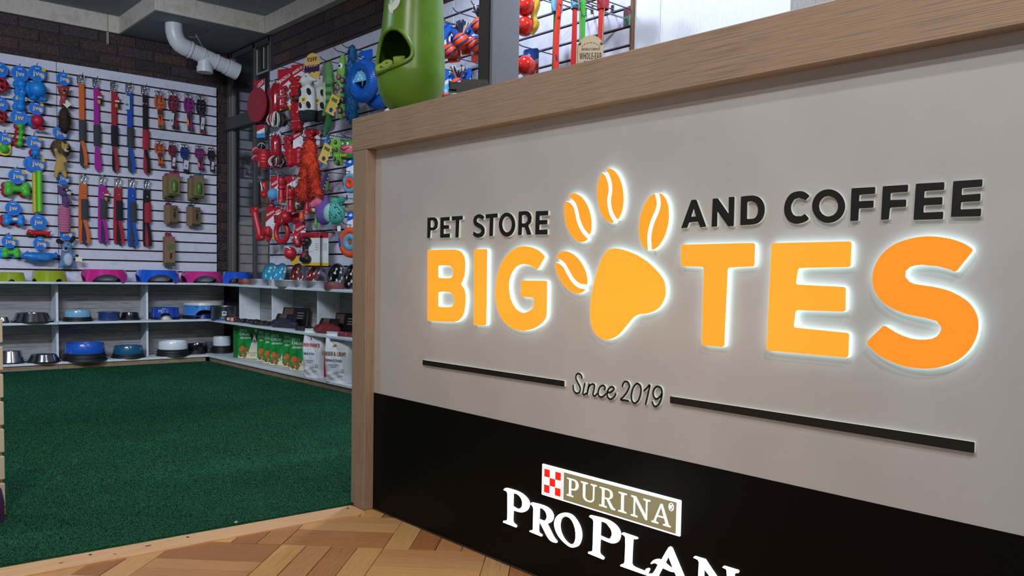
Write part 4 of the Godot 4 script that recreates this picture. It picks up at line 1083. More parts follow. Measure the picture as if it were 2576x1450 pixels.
# ------------------------------------------------------------------ low shelves along both walls
func build_shelves() -> void:
	var white := grain("shelf white", [col(206, 212, 216), col(220, 226, 230), col(214, 220, 224)], 0.02, Vector3(3, 3, 3), 0.45)
	var limed := grain("limed board", [col(128, 126, 126), col(146, 144, 144), col(158, 156, 156), col(138, 136, 136), col(162, 160, 160)], 0.012, Vector3(0.8, 9, 0.8), 0.7, 0.03, true, Vector3.ZERO, 8)
	var kick := grain("toe board", [col(128, 106, 82), col(148, 124, 98), col(158, 134, 106)], 0.02, Vector3(1.5, 8, 1.5), 0.7, 0.0, true, Vector3.ZERO, 9)
	var t := thing("low_shelf_unit", "white low shelf unit of steel and coloured dog bowls along the rear wall", "shelf unit", Vector3(1.2, 0, -6.665))
	var zf := -6.53 + 6.665
	var zb := ZB + 6.665
	for y in [[0.605, 0.62], [0.322, 0.337], [0.042, 0.058]]:
		slabs(t, "shelf_board", Vector3(-1.3, y[0], zb), Vector3(1.452 - 1.2, y[1], zf), white, 0.0015)
		slabs(t, "shelf_board", Vector3(1.4535 - 1.2, y[0], zb), Vector3(2.758 - 1.2, y[1], zf), white, 0.0015)
	for x in [0.2, 0.84, 1.476, 2.09]:
		for y in [[0.058, 0.322], [0.337, 0.605]]:
			slabs(t, "divider", Vector3(x - 0.008 - 1.2, y[0], zb), Vector3(x + 0.008 - 1.2, y[1], -6.66 + 6.665), white, 0.0015)
	for r in [[0.06, 0.15], [0.152, 0.24], [0.242, 0.322], [0.337, 0.42], [0.422, 0.52], [0.522, 0.605]]:
		slabs(t, "back_board", Vector3(-1.3, r[0], zb - 0.012), Vector3(2.74 - 1.2, r[1], zb), limed)
	slabs(t, "toe_board", Vector3(-1.3, 0.0, zf - 0.035), Vector3(1.453 - 1.2, 0.042, zf - 0.012), kick, 0.001)
	slabs(t, "toe_board", Vector3(1.455 - 1.2, 0.0, zf - 0.035), Vector3(2.49 - 1.2, 0.042, zf - 0.012), kick, 0.001)
	var s := thing("low_shelf_unit", "white low shelf unit of food boxes and black packs along the side wall", "shelf unit", Vector3(2.63, 0, -5.0))
	for y in [[0.605, 0.62], [0.322, 0.337], [0.042, 0.058]]:
		slabs(s, "shelf_board", Vector3(2.498 - 2.63, y[0], -1.528), Vector3(XR - 2.63, y[1], 0.9), white, 0.0015)
	for z in [-6.16, -5.60, -4.93, -4.26]:
		for y in [[0.058, 0.322], [0.337, 0.605]]:
			slabs(s, "divider", Vector3(2.60 - 2.63, y[0], z - 0.008 + 5.0), Vector3(XR - 2.63, y[1], z + 0.008 + 5.0), white, 0.0015)
	slabs(s, "back_board", Vector3(XR - 2.63, 0.06, -1.525), Vector3(XR - 2.618, 0.605, -0.5), limed)
	slabs(s, "back_board", Vector3(XR - 2.63, 0.06, -0.498), Vector3(XR - 2.618, 0.605, 0.9), limed)
	slabs(s, "toe_board", Vector3(2.512 - 2.63, 0.0, -1.52), Vector3(2.535 - 2.63, 0.042, -0.35), kick, 0.001)
	slabs(s, "toe_board", Vector3(2.512 - 2.63, 0.0, -0.348), Vector3(2.535 - 2.63, 0.042, 0.9), kick, 0.001)
# ------------------------------------------------------------------ goods on the rear slat wall
func spot_b(k: String) -> Vector3:
	return Vector3(BACK[k][0], BACK[k][1], ZB + BACK[k][4])

func chrome() -> StandardMaterial3D:
	return paint(col(205, 207, 212), 0.18, 1.0)

func short(label: String) -> String:      # at most 16 words
	return " ".join(label.split(" ").slice(0, 16)).trim_suffix(" the").trim_suffix(" of").trim_suffix(" in").trim_suffix(" a").trim_suffix(" with").trim_suffix(" and").trim_suffix(" on")

func peg(at: Vector3, reach: float, turn: float, label: String) -> void:
	# a wire hook: wall plate, arm, upturned tip
	var t := thing("wall_hook", label, "hook", at, turn, "wire hooks in the slat walls")
	part(t, "hook_plate", box(Vector3(0.018, 0.034, 0.003), 0.0008), chrome(), Vector3(0, 0.002, 0.002))
	part(t, "hook_arm", piped([Vector3(0, 0, 0), Vector3(0, 0.003, reach * 0.9), Vector3(0, 0.008, reach), Vector3(0, 0.022, reach + 0.012)], 0.0026, 6), paint(col(92, 92, 98), 0.35, 0.9))

func hang_tag(parent: Node, at: Vector3, r: float, badge := true) -> void:
	var blue := paint(col(26, 116, 214), 0.3)
	var t := part(parent, "hang_tag", turned([Vector2(0, 0.0012), Vector2(r * 0.86, 0.0012), Vector2(r, 0.0004), Vector2(r, -0.0008), Vector2(0, -0.0008)], 28), blue, at, Vector3(PI / 2, 0, 0))
	var g := Mb.new()
	g.slab(oval(r * 0.96, r * 0.96, 28), [oval(r * 0.89, r * 0.89, 28)], 0.0, 0.0005)
	part(t, "tag_border", g.done(), paint(col(70, 140, 214), 0.35), Vector3(0, 0.0012, 0), Vector3(-PI / 2, 0, 0))
	text(t, "tag_print", "jw", paint(col(240, 206, 130), 0.5), Vector3(0, 0.0016, r * 0.06), r * 1.0, r * 0.72, false, 0.0008, Vector3(-PI / 2, 0, 0))
	part(t, "punched_slot", box(Vector3(r * 0.5, 0.0006, r * 0.12), 0.0), paint(col(190, 205, 225), 0.4), Vector3(0, 0.0013, -r * 0.62))
	if badge:
		part(t, "tag_badge", turned([Vector2(0, 0.001), Vector2(r * 0.24, 0.001), Vector2(r * 0.24, -0.001), Vector2(0, -0.001)], 14), paint(col(214, 178, 36), 0.5), Vector3(r * 0.72, 0.001, -r * 0.55))
		part(t, "tag_picture", turned([Vector2(0, 0.0006), Vector2(r * 0.22, 0.0006), Vector2(r * 0.22, 0.0), Vector2(0, 0.0)], 10, 1.0, 1.5), paint(col(214, 190, 180), 0.6), Vector3(r * 0.58, 0.0014, r * 0.22))

func toy_b(called: String, label: String, tagk: String, bodyk: String, badge := true, hook := true) -> Array:
	var tp := spot_b(tagk)
	var bp := spot_b(bodyk)
	var base := Vector3(bp.x, bp.y - BACK[bodyk][3] / 2, bp.z)
	var t := thing(called, label, "dog toy", base, 0, "rubber and plush dog toys with round blue tags")
	hang_tag(t, tp - base + Vector3(0, 0, 0.004), BACK[tagk][3] / 2, badge)
	if hook:
		peg(Vector3(tp.x, tp.y + BACK[tagk][3] * 0.42, ZB), BACK[tagk][4], 0, short("wire hook carrying the " + label))
	return [t, Vector3(0, BACK[bodyk][3] / 2, 0), BACK[bodyk][2], BACK[bodyk][3]]

func bone_mesh(w: float, h: float) -> ArrayMesh:
	var r := h * 0.27
	var x := w / 2 - r
	var y := h / 2 - r
	var b := []
	for s in [[-1, -1], [-1, 1], [1, -1], [1, 1]]:
		b.append([Vector3(s[0] * x, s[1] * y, 0), Vector3(s[0] * x, s[1] * y, 0), r, r])
	b.append([Vector3(-x, 0, 0), Vector3(x, 0, 0), r * 0.75, r * 0.75])
	return skinned(b, h / 16, h * 0.12)

func fur(m: Mb, c: Vector3, r: Vector3, cnt: int, ln: float, sag := 0.6) -> void:
	for i in cnt * 2:
		var d := Vector3(rng.randfn(), rng.randfn(), rng.randfn()).normalized()
		var p := c + d * r
		var s := d.cross(Vector3(rng.randfn(), rng.randfn(), rng.randfn())).normalized() * ln * 0.085
		var tip := p + d * ln * rng.randf_range(0.4, 0.8) + Vector3(rng.randfn() * 0.2, -sag, rng.randfn() * 0.2) * ln * rng.randf_range(0.4, 1.0)
		var nn := (d + Vector3(0, 0.25, 0.2)).normalized()
		m.tri(p + s, p - s, tip, nn, nn, nn)

func build_rear_toys() -> void:
	var red := paint(col(176, 24, 40), 0.5)
	var blue := paint(col(24, 134, 220), 0.45)
	var green := paint(col(70, 186, 54), 0.45)
	var black := paint(col(14, 14, 18), 0.5)
	var ivory := paint(col(230, 226, 214), 0.6)
	# two lattice balls at the picture's edge
	for q in [["tag1", "lattice1", "red rubber lattice ball on the upper hook at the picture's edge"], ["tag4", "lattice2", "smaller red rubber lattice ball below another at the picture's edge"]]:
		var a := toy_b("lattice_ball", q[2], q[0], q[1], false)
		var r: float = a[3] / 2
		var m := Mb.new()
		var g := (1 + sqrt(5.0)) / 2
		for v in [Vector3(0, 1, g), Vector3(0, -1, g), Vector3(0, 1, -g), Vector3(0, -1, -g), Vector3(1, g, 0), Vector3(-1, g, 0), Vector3(1, -g, 0), Vector3(-1, -g, 0), Vector3(g, 0, 1), Vector3(-g, 0, 1), Vector3(g, 0, -1), Vector3(-g, 0, -1)]:
			var d: Vector3 = v.normalized()
			var s := d.cross(Vector3(0.3, 0.5, 0.81)).normalized()
			var t := d.cross(s)
			var ring := []
			for k in 12:
				ring.append((d * cos(0.52) + (s * cos(TAU * k / 12) + t * sin(TAU * k / 12)) * sin(0.52)) * r * 0.88)
			m.tube(ring, r * 0.13, 6, true)
		part(a[0], "lattice", m.done(), red, a[1])
	# treat ball on yellow card
	var tb := toy_b("treat_ball", "green rubber ball on a rounded yellow card at the picture's edge", "tag8", "card8")
	var cw: float = tb[2]
	part(tb[0], "backing_card", cut(round_rect(cw, tb[3], cw * 0.45, 6), [], 0.004), paint(col(222, 206, 60), 0.5), tb[1] - Vector3(0, 0, 0.012))
	part(tb[0], "ball", sphere(), green, Vector3(-0.007, 0.045, 0.015), Vector3.ZERO, Vector3.ONE * 0.028)
	for k in 3:
		var gr := []
		for j in 13:
			var an := PI * j / 12
			gr.append(Vector3(cos(an) * 0.0285 * sin(0.7 + k * 0.85), cos(0.7 + k * 0.85) * 0.0285, absf(sin(an)) * 0.0285 * sin(0.7 + k * 0.85)) + Vector3(-0.007, 0.045, 0.015))
		part(tb[0], "ball_groove", piped(gr, 0.0018, 5), green)
	# caterpillars: four stacked balls
	for q in [["tag2", "cat1", "tall blue rubber caterpillar toy of four stacked balls", blue, 0.030, blue], ["tag6", "cat2", "small green rubber caterpillar toy with a red one behind it", green, 0.021, red]]:
		var a := toy_b("caterpillar_toy", q[2], q[0], q[1], false)
		var h: float = a[3]
		for back in 2:
			var r: float = q[4]
			var bones := []
			for k in 4:
				var p := Vector3(0.006 * sin(k * 1.7) - (0.016 if back else 0.0), h * (0.14 + 0.245 * (3 - k)), -0.03 if back else 0.0)
				bones.append([p, p, r, r])
			part(a[0], "segment_body" if not back else "spare_toy", skinned(bones, r / 5.0, r * 0.25), q[5] if back else q[3])
		for s in [-1, 1]:
			part(a[0], "wing", sphere(12, 8), paint(col(206, 178, 128), 0.5), Vector3(s * q[4] * 0.95, h * 0.40, 0.012), Vector3(0, s * 0.5, 0), Vector3(q[4] * 0.36, q[4] * 0.55, q[4] * 0.25))
			part(a[0], "eye", sphere(10, 6), black, Vector3(s * q[4] * 0.35, h * 0.66, q[4] * 0.92), Vector3.ZERO, Vector3(q[4] * 0.12, q[4] * 0.2, q[4] * 0.1))
	# balls with feet
	for q in [["tag3", "football1", "large blue rubber ball toy with two feet", blue, true], ["tag5", "football2", "crimson rubber ball toy with two feet", paint(col(190, 26, 66), 0.45), true], ["tag9", "football3", "smallest blue rubber ball toy with feet, below the crimson one", blue, true]]:
		var a := toy_b("footed_ball", q[2], q[0], q[1], q[4])
		var r: float = a[3] * 0.40
		part(a[0], "ball", sphere(24, 14), q[3], Vector3(0, a[3] - r, 0), Vector3.ZERO, Vector3(r, r, r))
		for s in [-1, 1]:
			part(a[0], "foot", sphere(14, 9), q[3], Vector3(s * r * 0.52, a[3] * 0.09, r * 0.35), Vector3(0, s * 0.3, 0), Vector3(r * 0.48, a[3] * 0.10, r * 0.72))
			part(a[0], "leg", piped([Vector3(s * r * 0.4, a[3] * 0.1, 0), Vector3(s * r * 0.35, a[3] * 0.3, 0)], r * 0.2, 10), q[3])
		part(a[0], "spare_ball", sphere(), (red if q[1] == "football3" else blue), Vector3(-r * 0.55, a[3] - r * 1.02, -r * 0.9), Vector3.ZERO, Vector3.ONE * r * 0.95)
	# two sticks
	for q in [["stick_y", "yellow rubber stick toy behind the green one", col(200, 178, 40)], ["stick_g", "long lime green rubber stick toy with a round blue tag", col(104, 206, 40)]]:
		var b: Array = BACK[q[0]]
		var t := thing("stick_toy", q[1], "dog toy", Vector3(b[0], b[1] - b[3] / 2, ZB + b[4]), 0, "rubber and plush dog toys with round blue tags")
		var r: float = b[2] * 0.46
		var h: float = b[3]
		var prof := [Vector2(0, 0), Vector2(r * 0.6, 0), Vector2(r, 0.006)]
		for k in 9:
			prof.append(Vector2(r * (1.0 if k % 2 else 0.95), lerpf(0.012, h - 0.012, k / 8.0)))
		prof.append_array([Vector2(r, h - 0.006), Vector2(r * 0.6, h), Vector2(0, h)])
		part(t, "stick", turned(prof, 16), paint(q[2], 0.45))
		part(t, "air_hole", sphere(8, 6), paint(q[2], 0.45), Vector3(0, h * 0.5, r * 0.96), Vector3.ZERO, Vector3(0.006, 0.0025, 0.002))
		if q[0] == "stick_g":
			hang_tag(t, spot_b("tag10") - t.position + Vector3(0, 0, -0.01), BACK["tag10"][3] / 2)
			hang_tag(t, spot_b("tag10") - t.position + Vector3(-0.022, 0, -0.03), BACK["tag10"][3] / 2)
	peg(Vector3(1.378, 1.50, ZB), 0.05, 0, "short wire hook carrying the green and yellow sticks")
	# red sausage dog
	var rd := toy_b("dachshund_toy", "small red rubber dachshund toy hanging on its side", "tag16", "reddog", false)
	var w: float = rd[2] / 2
	var c: Vector3 = rd[1]
	part(rd[0], "body", skinned([[c + Vector3(-w * 0.55, 0, 0), c + Vector3(w * 0.7, -0.002, 0), 0.016, 0.014], [c + Vector3(-w * 0.8, 0.006, 0), c + Vector3(-w * 0.6, 0.002, 0), 0.016, 0.014], [c + Vector3(-w * 0.98, -0.004, 0), c + Vector3(-w * 0.8, 0.002, 0), 0.007, 0.012], [c + Vector3(-w * 0.4, 0, 0), c + Vector3(-w * 0.4, -0.024, 0.004), 0.009, 0.006], [c + Vector3(w * 0.6, 0, 0), c + Vector3(w * 0.62, -0.024, 0.004), 0.009, 0.006], [c + Vector3(w * 0.7, 0.004, 0), c + Vector3(w, 0.018, 0), 0.005, 0.003], [c + Vector3(-w * 0.7, 0.008, 0.01), c + Vector3(-w * 0.62, -0.012, 0.014), 0.007, 0.006]], 0.004, 0.008), paint(col(196, 30, 34), 0.4))
	part(rd[0], "eye", sphere(8, 6), black, c + Vector3(-w * 0.86, 0.008, 0.014), Vector3.ZERO, Vector3.ONE * 0.002)
	part(rd[0], "spare_toy", skinned([[c + Vector3(-w * 0.9, -0.014, -0.02), c + Vector3(w * 0.6, -0.016, -0.02), 0.012, 0.010]], 0.004), paint(col(50, 92, 40), 0.5))
	# blue pig
	var bp := toy_b("rubber_pig", "fat blue rubber pig toy with a ribbed side", "tag17", "bluepig")
	w = bp[2] / 2
	c = bp[1]
	var hh: float = bp[3] / 2
	part(bp[0], "body", skinned([[c + Vector3(-w * 0.35, -0.004, 0), c + Vector3(w * 0.45, -0.004, 0), hh * 0.78, hh * 0.74], [c + Vector3(-w * 0.75, 0.004, 0), c + Vector3(-w * 0.5, 0, 0), hh * 0.5, hh * 0.6], [c + Vector3(-w * 0.95, -0.006, 0), c + Vector3(-w * 0.8, 0, 0), hh * 0.2, hh * 0.3], [c + Vector3(-w * 0.66, 0.02, 0), c + Vector3(-w * 0.66, 0.044, 0.006), hh * 0.2, hh * 0.06], [c + Vector3(w * 0.6, 0.004, 0), c + Vector3(w * 0.92, 0.010, 0), hh * 0.5, hh * 0.38], [c + Vector3(w * 0.9, 0.01, 0), c + Vector3(w * 0.95, 0.042, 0), hh * 0.12, hh * 0.06]], 0.006, 0.012), paint(col(26, 118, 196), 0.4))
	part(bp[0], "ribbed_patch", sphere(20, 10), paint(col(26, 118, 196), 0.6), c + Vector3(w * 0.2, -0.014, 0.030), Vector3(0, 0, -0.1), Vector3(w * 0.36, hh * 0.36, 0.010))
	# bones
	for q in [["tag12", "bone1", "large lime green rubber bone with a red one behind it", green, true, red], ["tag13", "bone2", "blue rubber bone with a white oval label", blue, false, red], ["tag14", "bone3", "small lime green rubber bone with a blue one behind it", green, true, blue]]:
		var a := toy_b("rubber_bone", q[2], q[0], q[1], q[4])
		part(a[0], "bone", bone_mesh(a[2], a[3]), q[3], a[1])
		part(a[0], "spare_bone", bone_mesh(a[2], a[3]), q[5], a[1] + Vector3(-0.012, -0.004, -0.04))
		if q[1] == "bone2":
			part(a[0], "oval_label", sphere(16, 8), ivory, a[1] + Vector3(0.006, 0.006, 0.016), Vector3.ZERO, Vector3(0.017, 0.010, 0.003))
	build_plush()

func plush_eyes(t: Node, c: Vector3, dx: float, r: float, m: Material) -> void:
	for s in [-1, 1]:
		part(t, "eye", sphere(10, 6), m, c + Vector3(s * dx, 0, 0), Vector3.ZERO, Vector3.ONE * r)

func build_plush() -> void:
	var black := paint(col(14, 12, 14), 0.35)
	var ivory := cloth(col(226, 220, 206))
	# red lion with a dark fur tail
	var a := toy_b("long_tail_lion", "red rubber lion head toy with a long dark brown fur tail", "tag7", "liontail")
	var t: Node3D = a[0]
	var c := spot_b("lionhead") - t.position
	var rust := paint(col(160, 62, 48), 0.55)
	part(t, "head", skinned([[c, c, 0.034, 0.034], [c + Vector3(-0.004, -0.012, 0.024), c + Vector3(-0.004, -0.012, 0.024), 0.018, 0.018], [c + Vector3(-0.03, 0.026, 0), c + Vector3(-0.03, 0.026, 0), 0.011, 0.011], [c + Vector3(0.03, 0.026, 0), c + Vector3(0.03, 0.026, 0), 0.011, 0.011], [c + Vector3(0, -0.04, 0), c + Vector3(0.002, -0.085, 0), 0.020, 0.022], [c + Vector3(-0.018, -0.075, 0.012), c + Vector3(-0.022, -0.098, 0.016), 0.010, 0.009]], 0.006, 0.012), rust)
	plush_eyes(t, c + Vector3(0, 0.008, 0.032), 0.014, 0.004, ivory)
	part(t, "nose", sphere(10, 6), black, c + Vector3(-0.004, -0.004, 0.042), Vector3.ZERO, Vector3(0.009, 0.006, 0.004))
	part(t, "tooth_patch", sphere(10, 6), ivory, c + Vector3(-0.004, -0.022, 0.040), Vector3.ZERO, Vector3(0.008, 0.004, 0.003))
	var m := Mb.new()
	m.ball(Vector3(0, 0.085, 0), Vector3(0.033, 0.085, 0.026), 16, 10)
	fur(m, Vector3(0, 0.085, 0), Vector3(0.033, 0.085, 0.026), 700, 0.022)
	part(t, "fur_tail", m.done(), cloth(col(62, 42, 34)))
	part(t, "paper_tag", box(Vector3(0.042, 0.042, 0.001), 0.0), paint(col(232, 230, 214), 0.8), spot_b("lionpaper") - t.position, Vector3(0, 0, -0.75))
	# lion with a mane
	a = toy_b("maned_lion", "golden plush lion with a shaggy brown mane", "tag11", "lion")
	t = a[0]
	var h: float = a[3]
	c = Vector3(0.004, h - 0.065, 0)
	m = Mb.new()
	m.ball(c, Vector3(0.055, 0.058, 0.030), 16, 10)
	fur(m, c, Vector3(0.055, 0.058, 0.030), 800, 0.024)
	part(t, "mane", m.done(), cloth(col(112, 88, 58)))
	var gold := cloth(col(206, 166, 84))
	c += Vector3(0.022, 0.004, 0.030)
	part(t, "face", skinned([[c, c, 0.024, 0.024], [c + Vector3(0.006, -0.018, 0.014), c + Vector3(0.006, -0.018, 0.014), 0.016, 0.016], [c + Vector3(-0.016, 0.022, 0), c + Vector3(-0.018, 0.028, 0), 0.009, 0.007], [c + Vector3(0.016, 0.020, 0), c + Vector3(0.018, 0.026, 0), 0.008, 0.006]], 0.005, 0.008), gold)
	part(t, "muzzle", sphere(12, 8), ivory, c + Vector3(0.006, -0.024, 0.020), Vector3.ZERO, Vector3(0.017, 0.013, 0.013))
	part(t, "nose", sphere(10, 6), black, c + Vector3(0.010, -0.018, 0.034), Vector3.ZERO, Vector3(0.011, 0.008, 0.006))
	plush_eyes(t, c + Vector3(0.002, 0.004, 0.023), 0.010, 0.003, black)
	var y := h - 0.10
	part(t, "body", skinned([[Vector3(0, y - 0.02, 0), Vector3(0, 0.07, 0), 0.024, 0.030], [Vector3(-0.02, y - 0.02, 0.012), Vector3(-0.034, y + 0.012, 0.034), 0.014, 0.013], [Vector3(0.018, y - 0.03, 0.01), Vector3(0.030, y - 0.06, 0.026), 0.013, 0.012], [Vector3(-0.016, 0.08, 0), Vector3(-0.030, 0.018, 0.012), 0.018, 0.013], [Vector3(0.016, 0.08, 0), Vector3(0.030, 0.020, 0.014), 0.018, 0.013], [Vector3(-0.030, 0.018, 0.012), Vector3(-0.034, 0.010, 0.030), 0.013, 0.013]], 0.006, 0.014), gold)
	# raccoon with a pink tail
	a = toy_b("raccoon_toy", "purple plush raccoon with a ridged pink tail", "tag15", "racc")
	t = a[0]
	h = a[3]
	c = spot_b("racc_head") - t.position
	var purple := cloth(col(96, 62, 116))
	part(t, "head", skinned([[c + Vector3(-0.008, 0, 0), c + Vector3(-0.008, 0, 0), 0.036, 0.036], [c + Vector3(0.02, -0.010, 0.018), c + Vector3(0.034, -0.016, 0.024), 0.018, 0.010], [c + Vector3(-0.036, 0.026, 0), c + Vector3(-0.040, 0.034, 0), 0.012, 0.010], [c + Vector3(0.014, 0.030, -0.004), c + Vector3(0.016, 0.036, -0.004), 0.012, 0.010]], 0.006, 0.010), purple)
	part(t, "mask", sphere(14, 8), cloth(col(30, 24, 38)), c + Vector3(0.004, 0.006, 0.027), Vector3(0, 0, -0.2), Vector3(0.030, 0.014, 0.012))
	part(t, "snout", sphere(12, 8), ivory, c + Vector3(0.022, -0.012, 0.032), Vector3(0, 0, -0.3), Vector3(0.019, 0.014, 0.013))
	part(t, "nose", sphere(10, 6), black, c + Vector3(0.038, -0.018, 0.040), Vector3.ZERO, Vector3(0.010, 0.009, 0.008))
	part(t, "eye", sphere(12, 8), paint(col(236, 236, 240), 0.4), c + Vector3(0.004, 0.010, 0.038), Vector3.ZERO, Vector3(0.007, 0.007, 0.003))
	part(t, "pupil", sphere(8, 6), black, c + Vector3(0.004, 0.010, 0.041), Vector3.ZERO, Vector3(0.003, 0.003, 0.002))
	part(t, "body", skinned([[c + Vector3(0, -0.04, 0), c + Vector3(0.004, -0.095, 0), 0.019, 0.024], [c + Vector3(-0.012, -0.05, 0.012), c + Vector3(0.008, -0.075, 0.028), 0.009, 0.009], [c + Vector3(0.018, -0.05, 0.01), c + Vector3(0.036, -0.080, 0.024), 0.008, 0.008]], 0.006, 0.012), purple)
	m = Mb.new()
	var prof := [Vector2(0, 0.0)]
	for k in 45:
		var f := k / 44.0
		prof.append(Vector2((0.022 + 0.020 * sin(PI * (0.12 + 0.72 * (1.0 - f)))) * (1.0 + 0.10 * sin(k * TAU / 4.0 - 0.6)), f * (h - 0.14)))
	prof.append(Vector2(0, h - 0.14))
	m.lathe(prof, 18, Vector3.ZERO, Basis(), 1.0, 0.75)
	for k in 12:
		fur(m, Vector3(0, 0.012 + k * (h - 0.16) / 12.0, 0), Vector3(0.040, 0.005, 0.030), 26, 0.008, 0.4)
	part(t, "ridged_tail", m.done(), cloth(col(206, 110, 150)))
	# blue dog
	a = toy_b("blue_plush_dog", "pale blue plush dog with black ears and white belly", "tag18", "bdog")
	t = a[0]
	h = a[3]
	var sky := cloth(col(104, 146, 196))
	c = Vector3(0.0, h * 0.66, 0.006)
	part(t, "head", skinned([[c, c, 0.034, 0.034], [c + Vector3(-0.016, -0.018, 0.020), c + Vector3(-0.020, -0.022, 0.026), 0.022, 0.020]], 0.006, 0.012), sky)
	part(t, "muzzle", sphere(14, 8), cloth(col(190, 204, 220)), c + Vector3(-0.018, -0.026, 0.034), Vector3.ZERO, Vector3(0.021, 0.015, 0.015))
	part(t, "nose", sphere(10, 6), black, c + Vector3(-0.020, -0.016, 0.050), Vector3.ZERO, Vector3(0.011, 0.011, 0.007))
	part(t, "eye", sphere(10, 6), black, c + Vector3(-0.002, 0.014, 0.034), Vector3.ZERO, Vector3(0.005, 0.005, 0.003))
	part(t, "ear", skinned([[c + Vector3(-0.024, 0.024, -0.006), c + Vector3(-0.052, 0.036, -0.010), 0.012, 0.019]], 0.006), cloth(col(22, 20, 26)))
	part(t, "ear", skinned([[c + Vector3(0.022, 0.026, -0.006), c + Vector3(0.044, 0.062, -0.010), 0.010, 0.016]], 0.006), cloth(col(22, 20, 26)))
	part(t, "body", skinned([[Vector3(0, h * 0.50, 0), Vector3(0, h * 0.20, 0), 0.036, 0.044], [Vector3(-0.036, h * 0.10, 0), Vector3(-0.050, 0.010, 0.004), 0.020, 0.012], [Vector3(0.036, h * 0.10, 0), Vector3(0.048, 0.012, 0.004), 0.020, 0.012], [Vector3(0.03, h * 0.40, 0.01), Vector3(0.056, h * 0.38, 0.022), 0.012, 0.010]], 0.007, 0.014), sky)
	part(t, "belly", sphere(16, 10), cloth(col(206, 220, 236)), Vector3(0.0, h * 0.26, 0.030), Vector3.ZERO, Vector3(0.030, 0.046, 0.018))
	part(t, "paw", sphere(10, 8), cloth(col(22, 20, 26)), Vector3(0.058, h * 0.38, 0.030), Vector3.ZERO, Vector3(0.011, 0.010, 0.008))
	part(t, "paw", sphere(10, 8), cloth(col(22, 20, 26)), Vector3(-0.056, h * 0.34, 0.014), Vector3.ZERO, Vector3(0.010, 0.012, 0.008))
	part(t, "paper_tag", box(Vector3(0.044, 0.034, 0.001), 0.0), paint(col(232, 230, 200), 0.8), Vector3(0.070, h * 0.27, 0.030), Vector3(0, 0, -0.1))

# a flat strap through points in the xy plane, its width across z or lying in xy
func strap(m: Mb, pts: Array, w: float, thick: float) -> void:
	for i in pts.size() - 1:
		var a: Vector3 = pts[i]
		var b: Vector3 = pts[i + 1]
		var d := (b - a).normalized()
		var s := Vector3(0, 0, 1).cross(d)
		s = s.normalized() if s.length() > 0.01 else Vector3.RIGHT
		m.box(Vector3(w, (b - a).length() + thick * 0.8, thick), thick * 0.3, (a + b) / 2, Basis(s, d, s.cross(d)))

func snap_hook(t: Node, at: Vector3, h: float) -> void:
	var m := Mb.new()
	var ring := []
	for k in 14:
		ring.append(at + Vector3(cos(TAU * k / 14) * h * 0.13, sin(TAU * k / 14) * h * 0.13 - h * 0.87, 0))
	m.tube(ring, h * 0.045, 6, true)
	m.lathe([Vector2(0, 0), Vector2(h * 0.09, 0), Vector2(h * 0.07, h * 0.14), Vector2(h * 0.09, h * 0.18), Vector2(0, h * 0.2)], 10, at + Vector3(0, -h * 0.76, 0))
	var hk := []
	for k in 12:
		var an := lerpf(-1.2, 4.0, k / 11.0)
		hk.append(at + Vector3(cos(an) * h * 0.15, -h * 0.2 + sin(an) * h * 0.17, 0))
	m.tube(hk, h * 0.05, 7)
	m.tube([at + Vector3(0, -h * 0.62, 0), at + Vector3(h * 0.05, -h * 0.34, 0)], h * 0.055, 7)
	part(t, "snap_hook", m.done(), chrome())

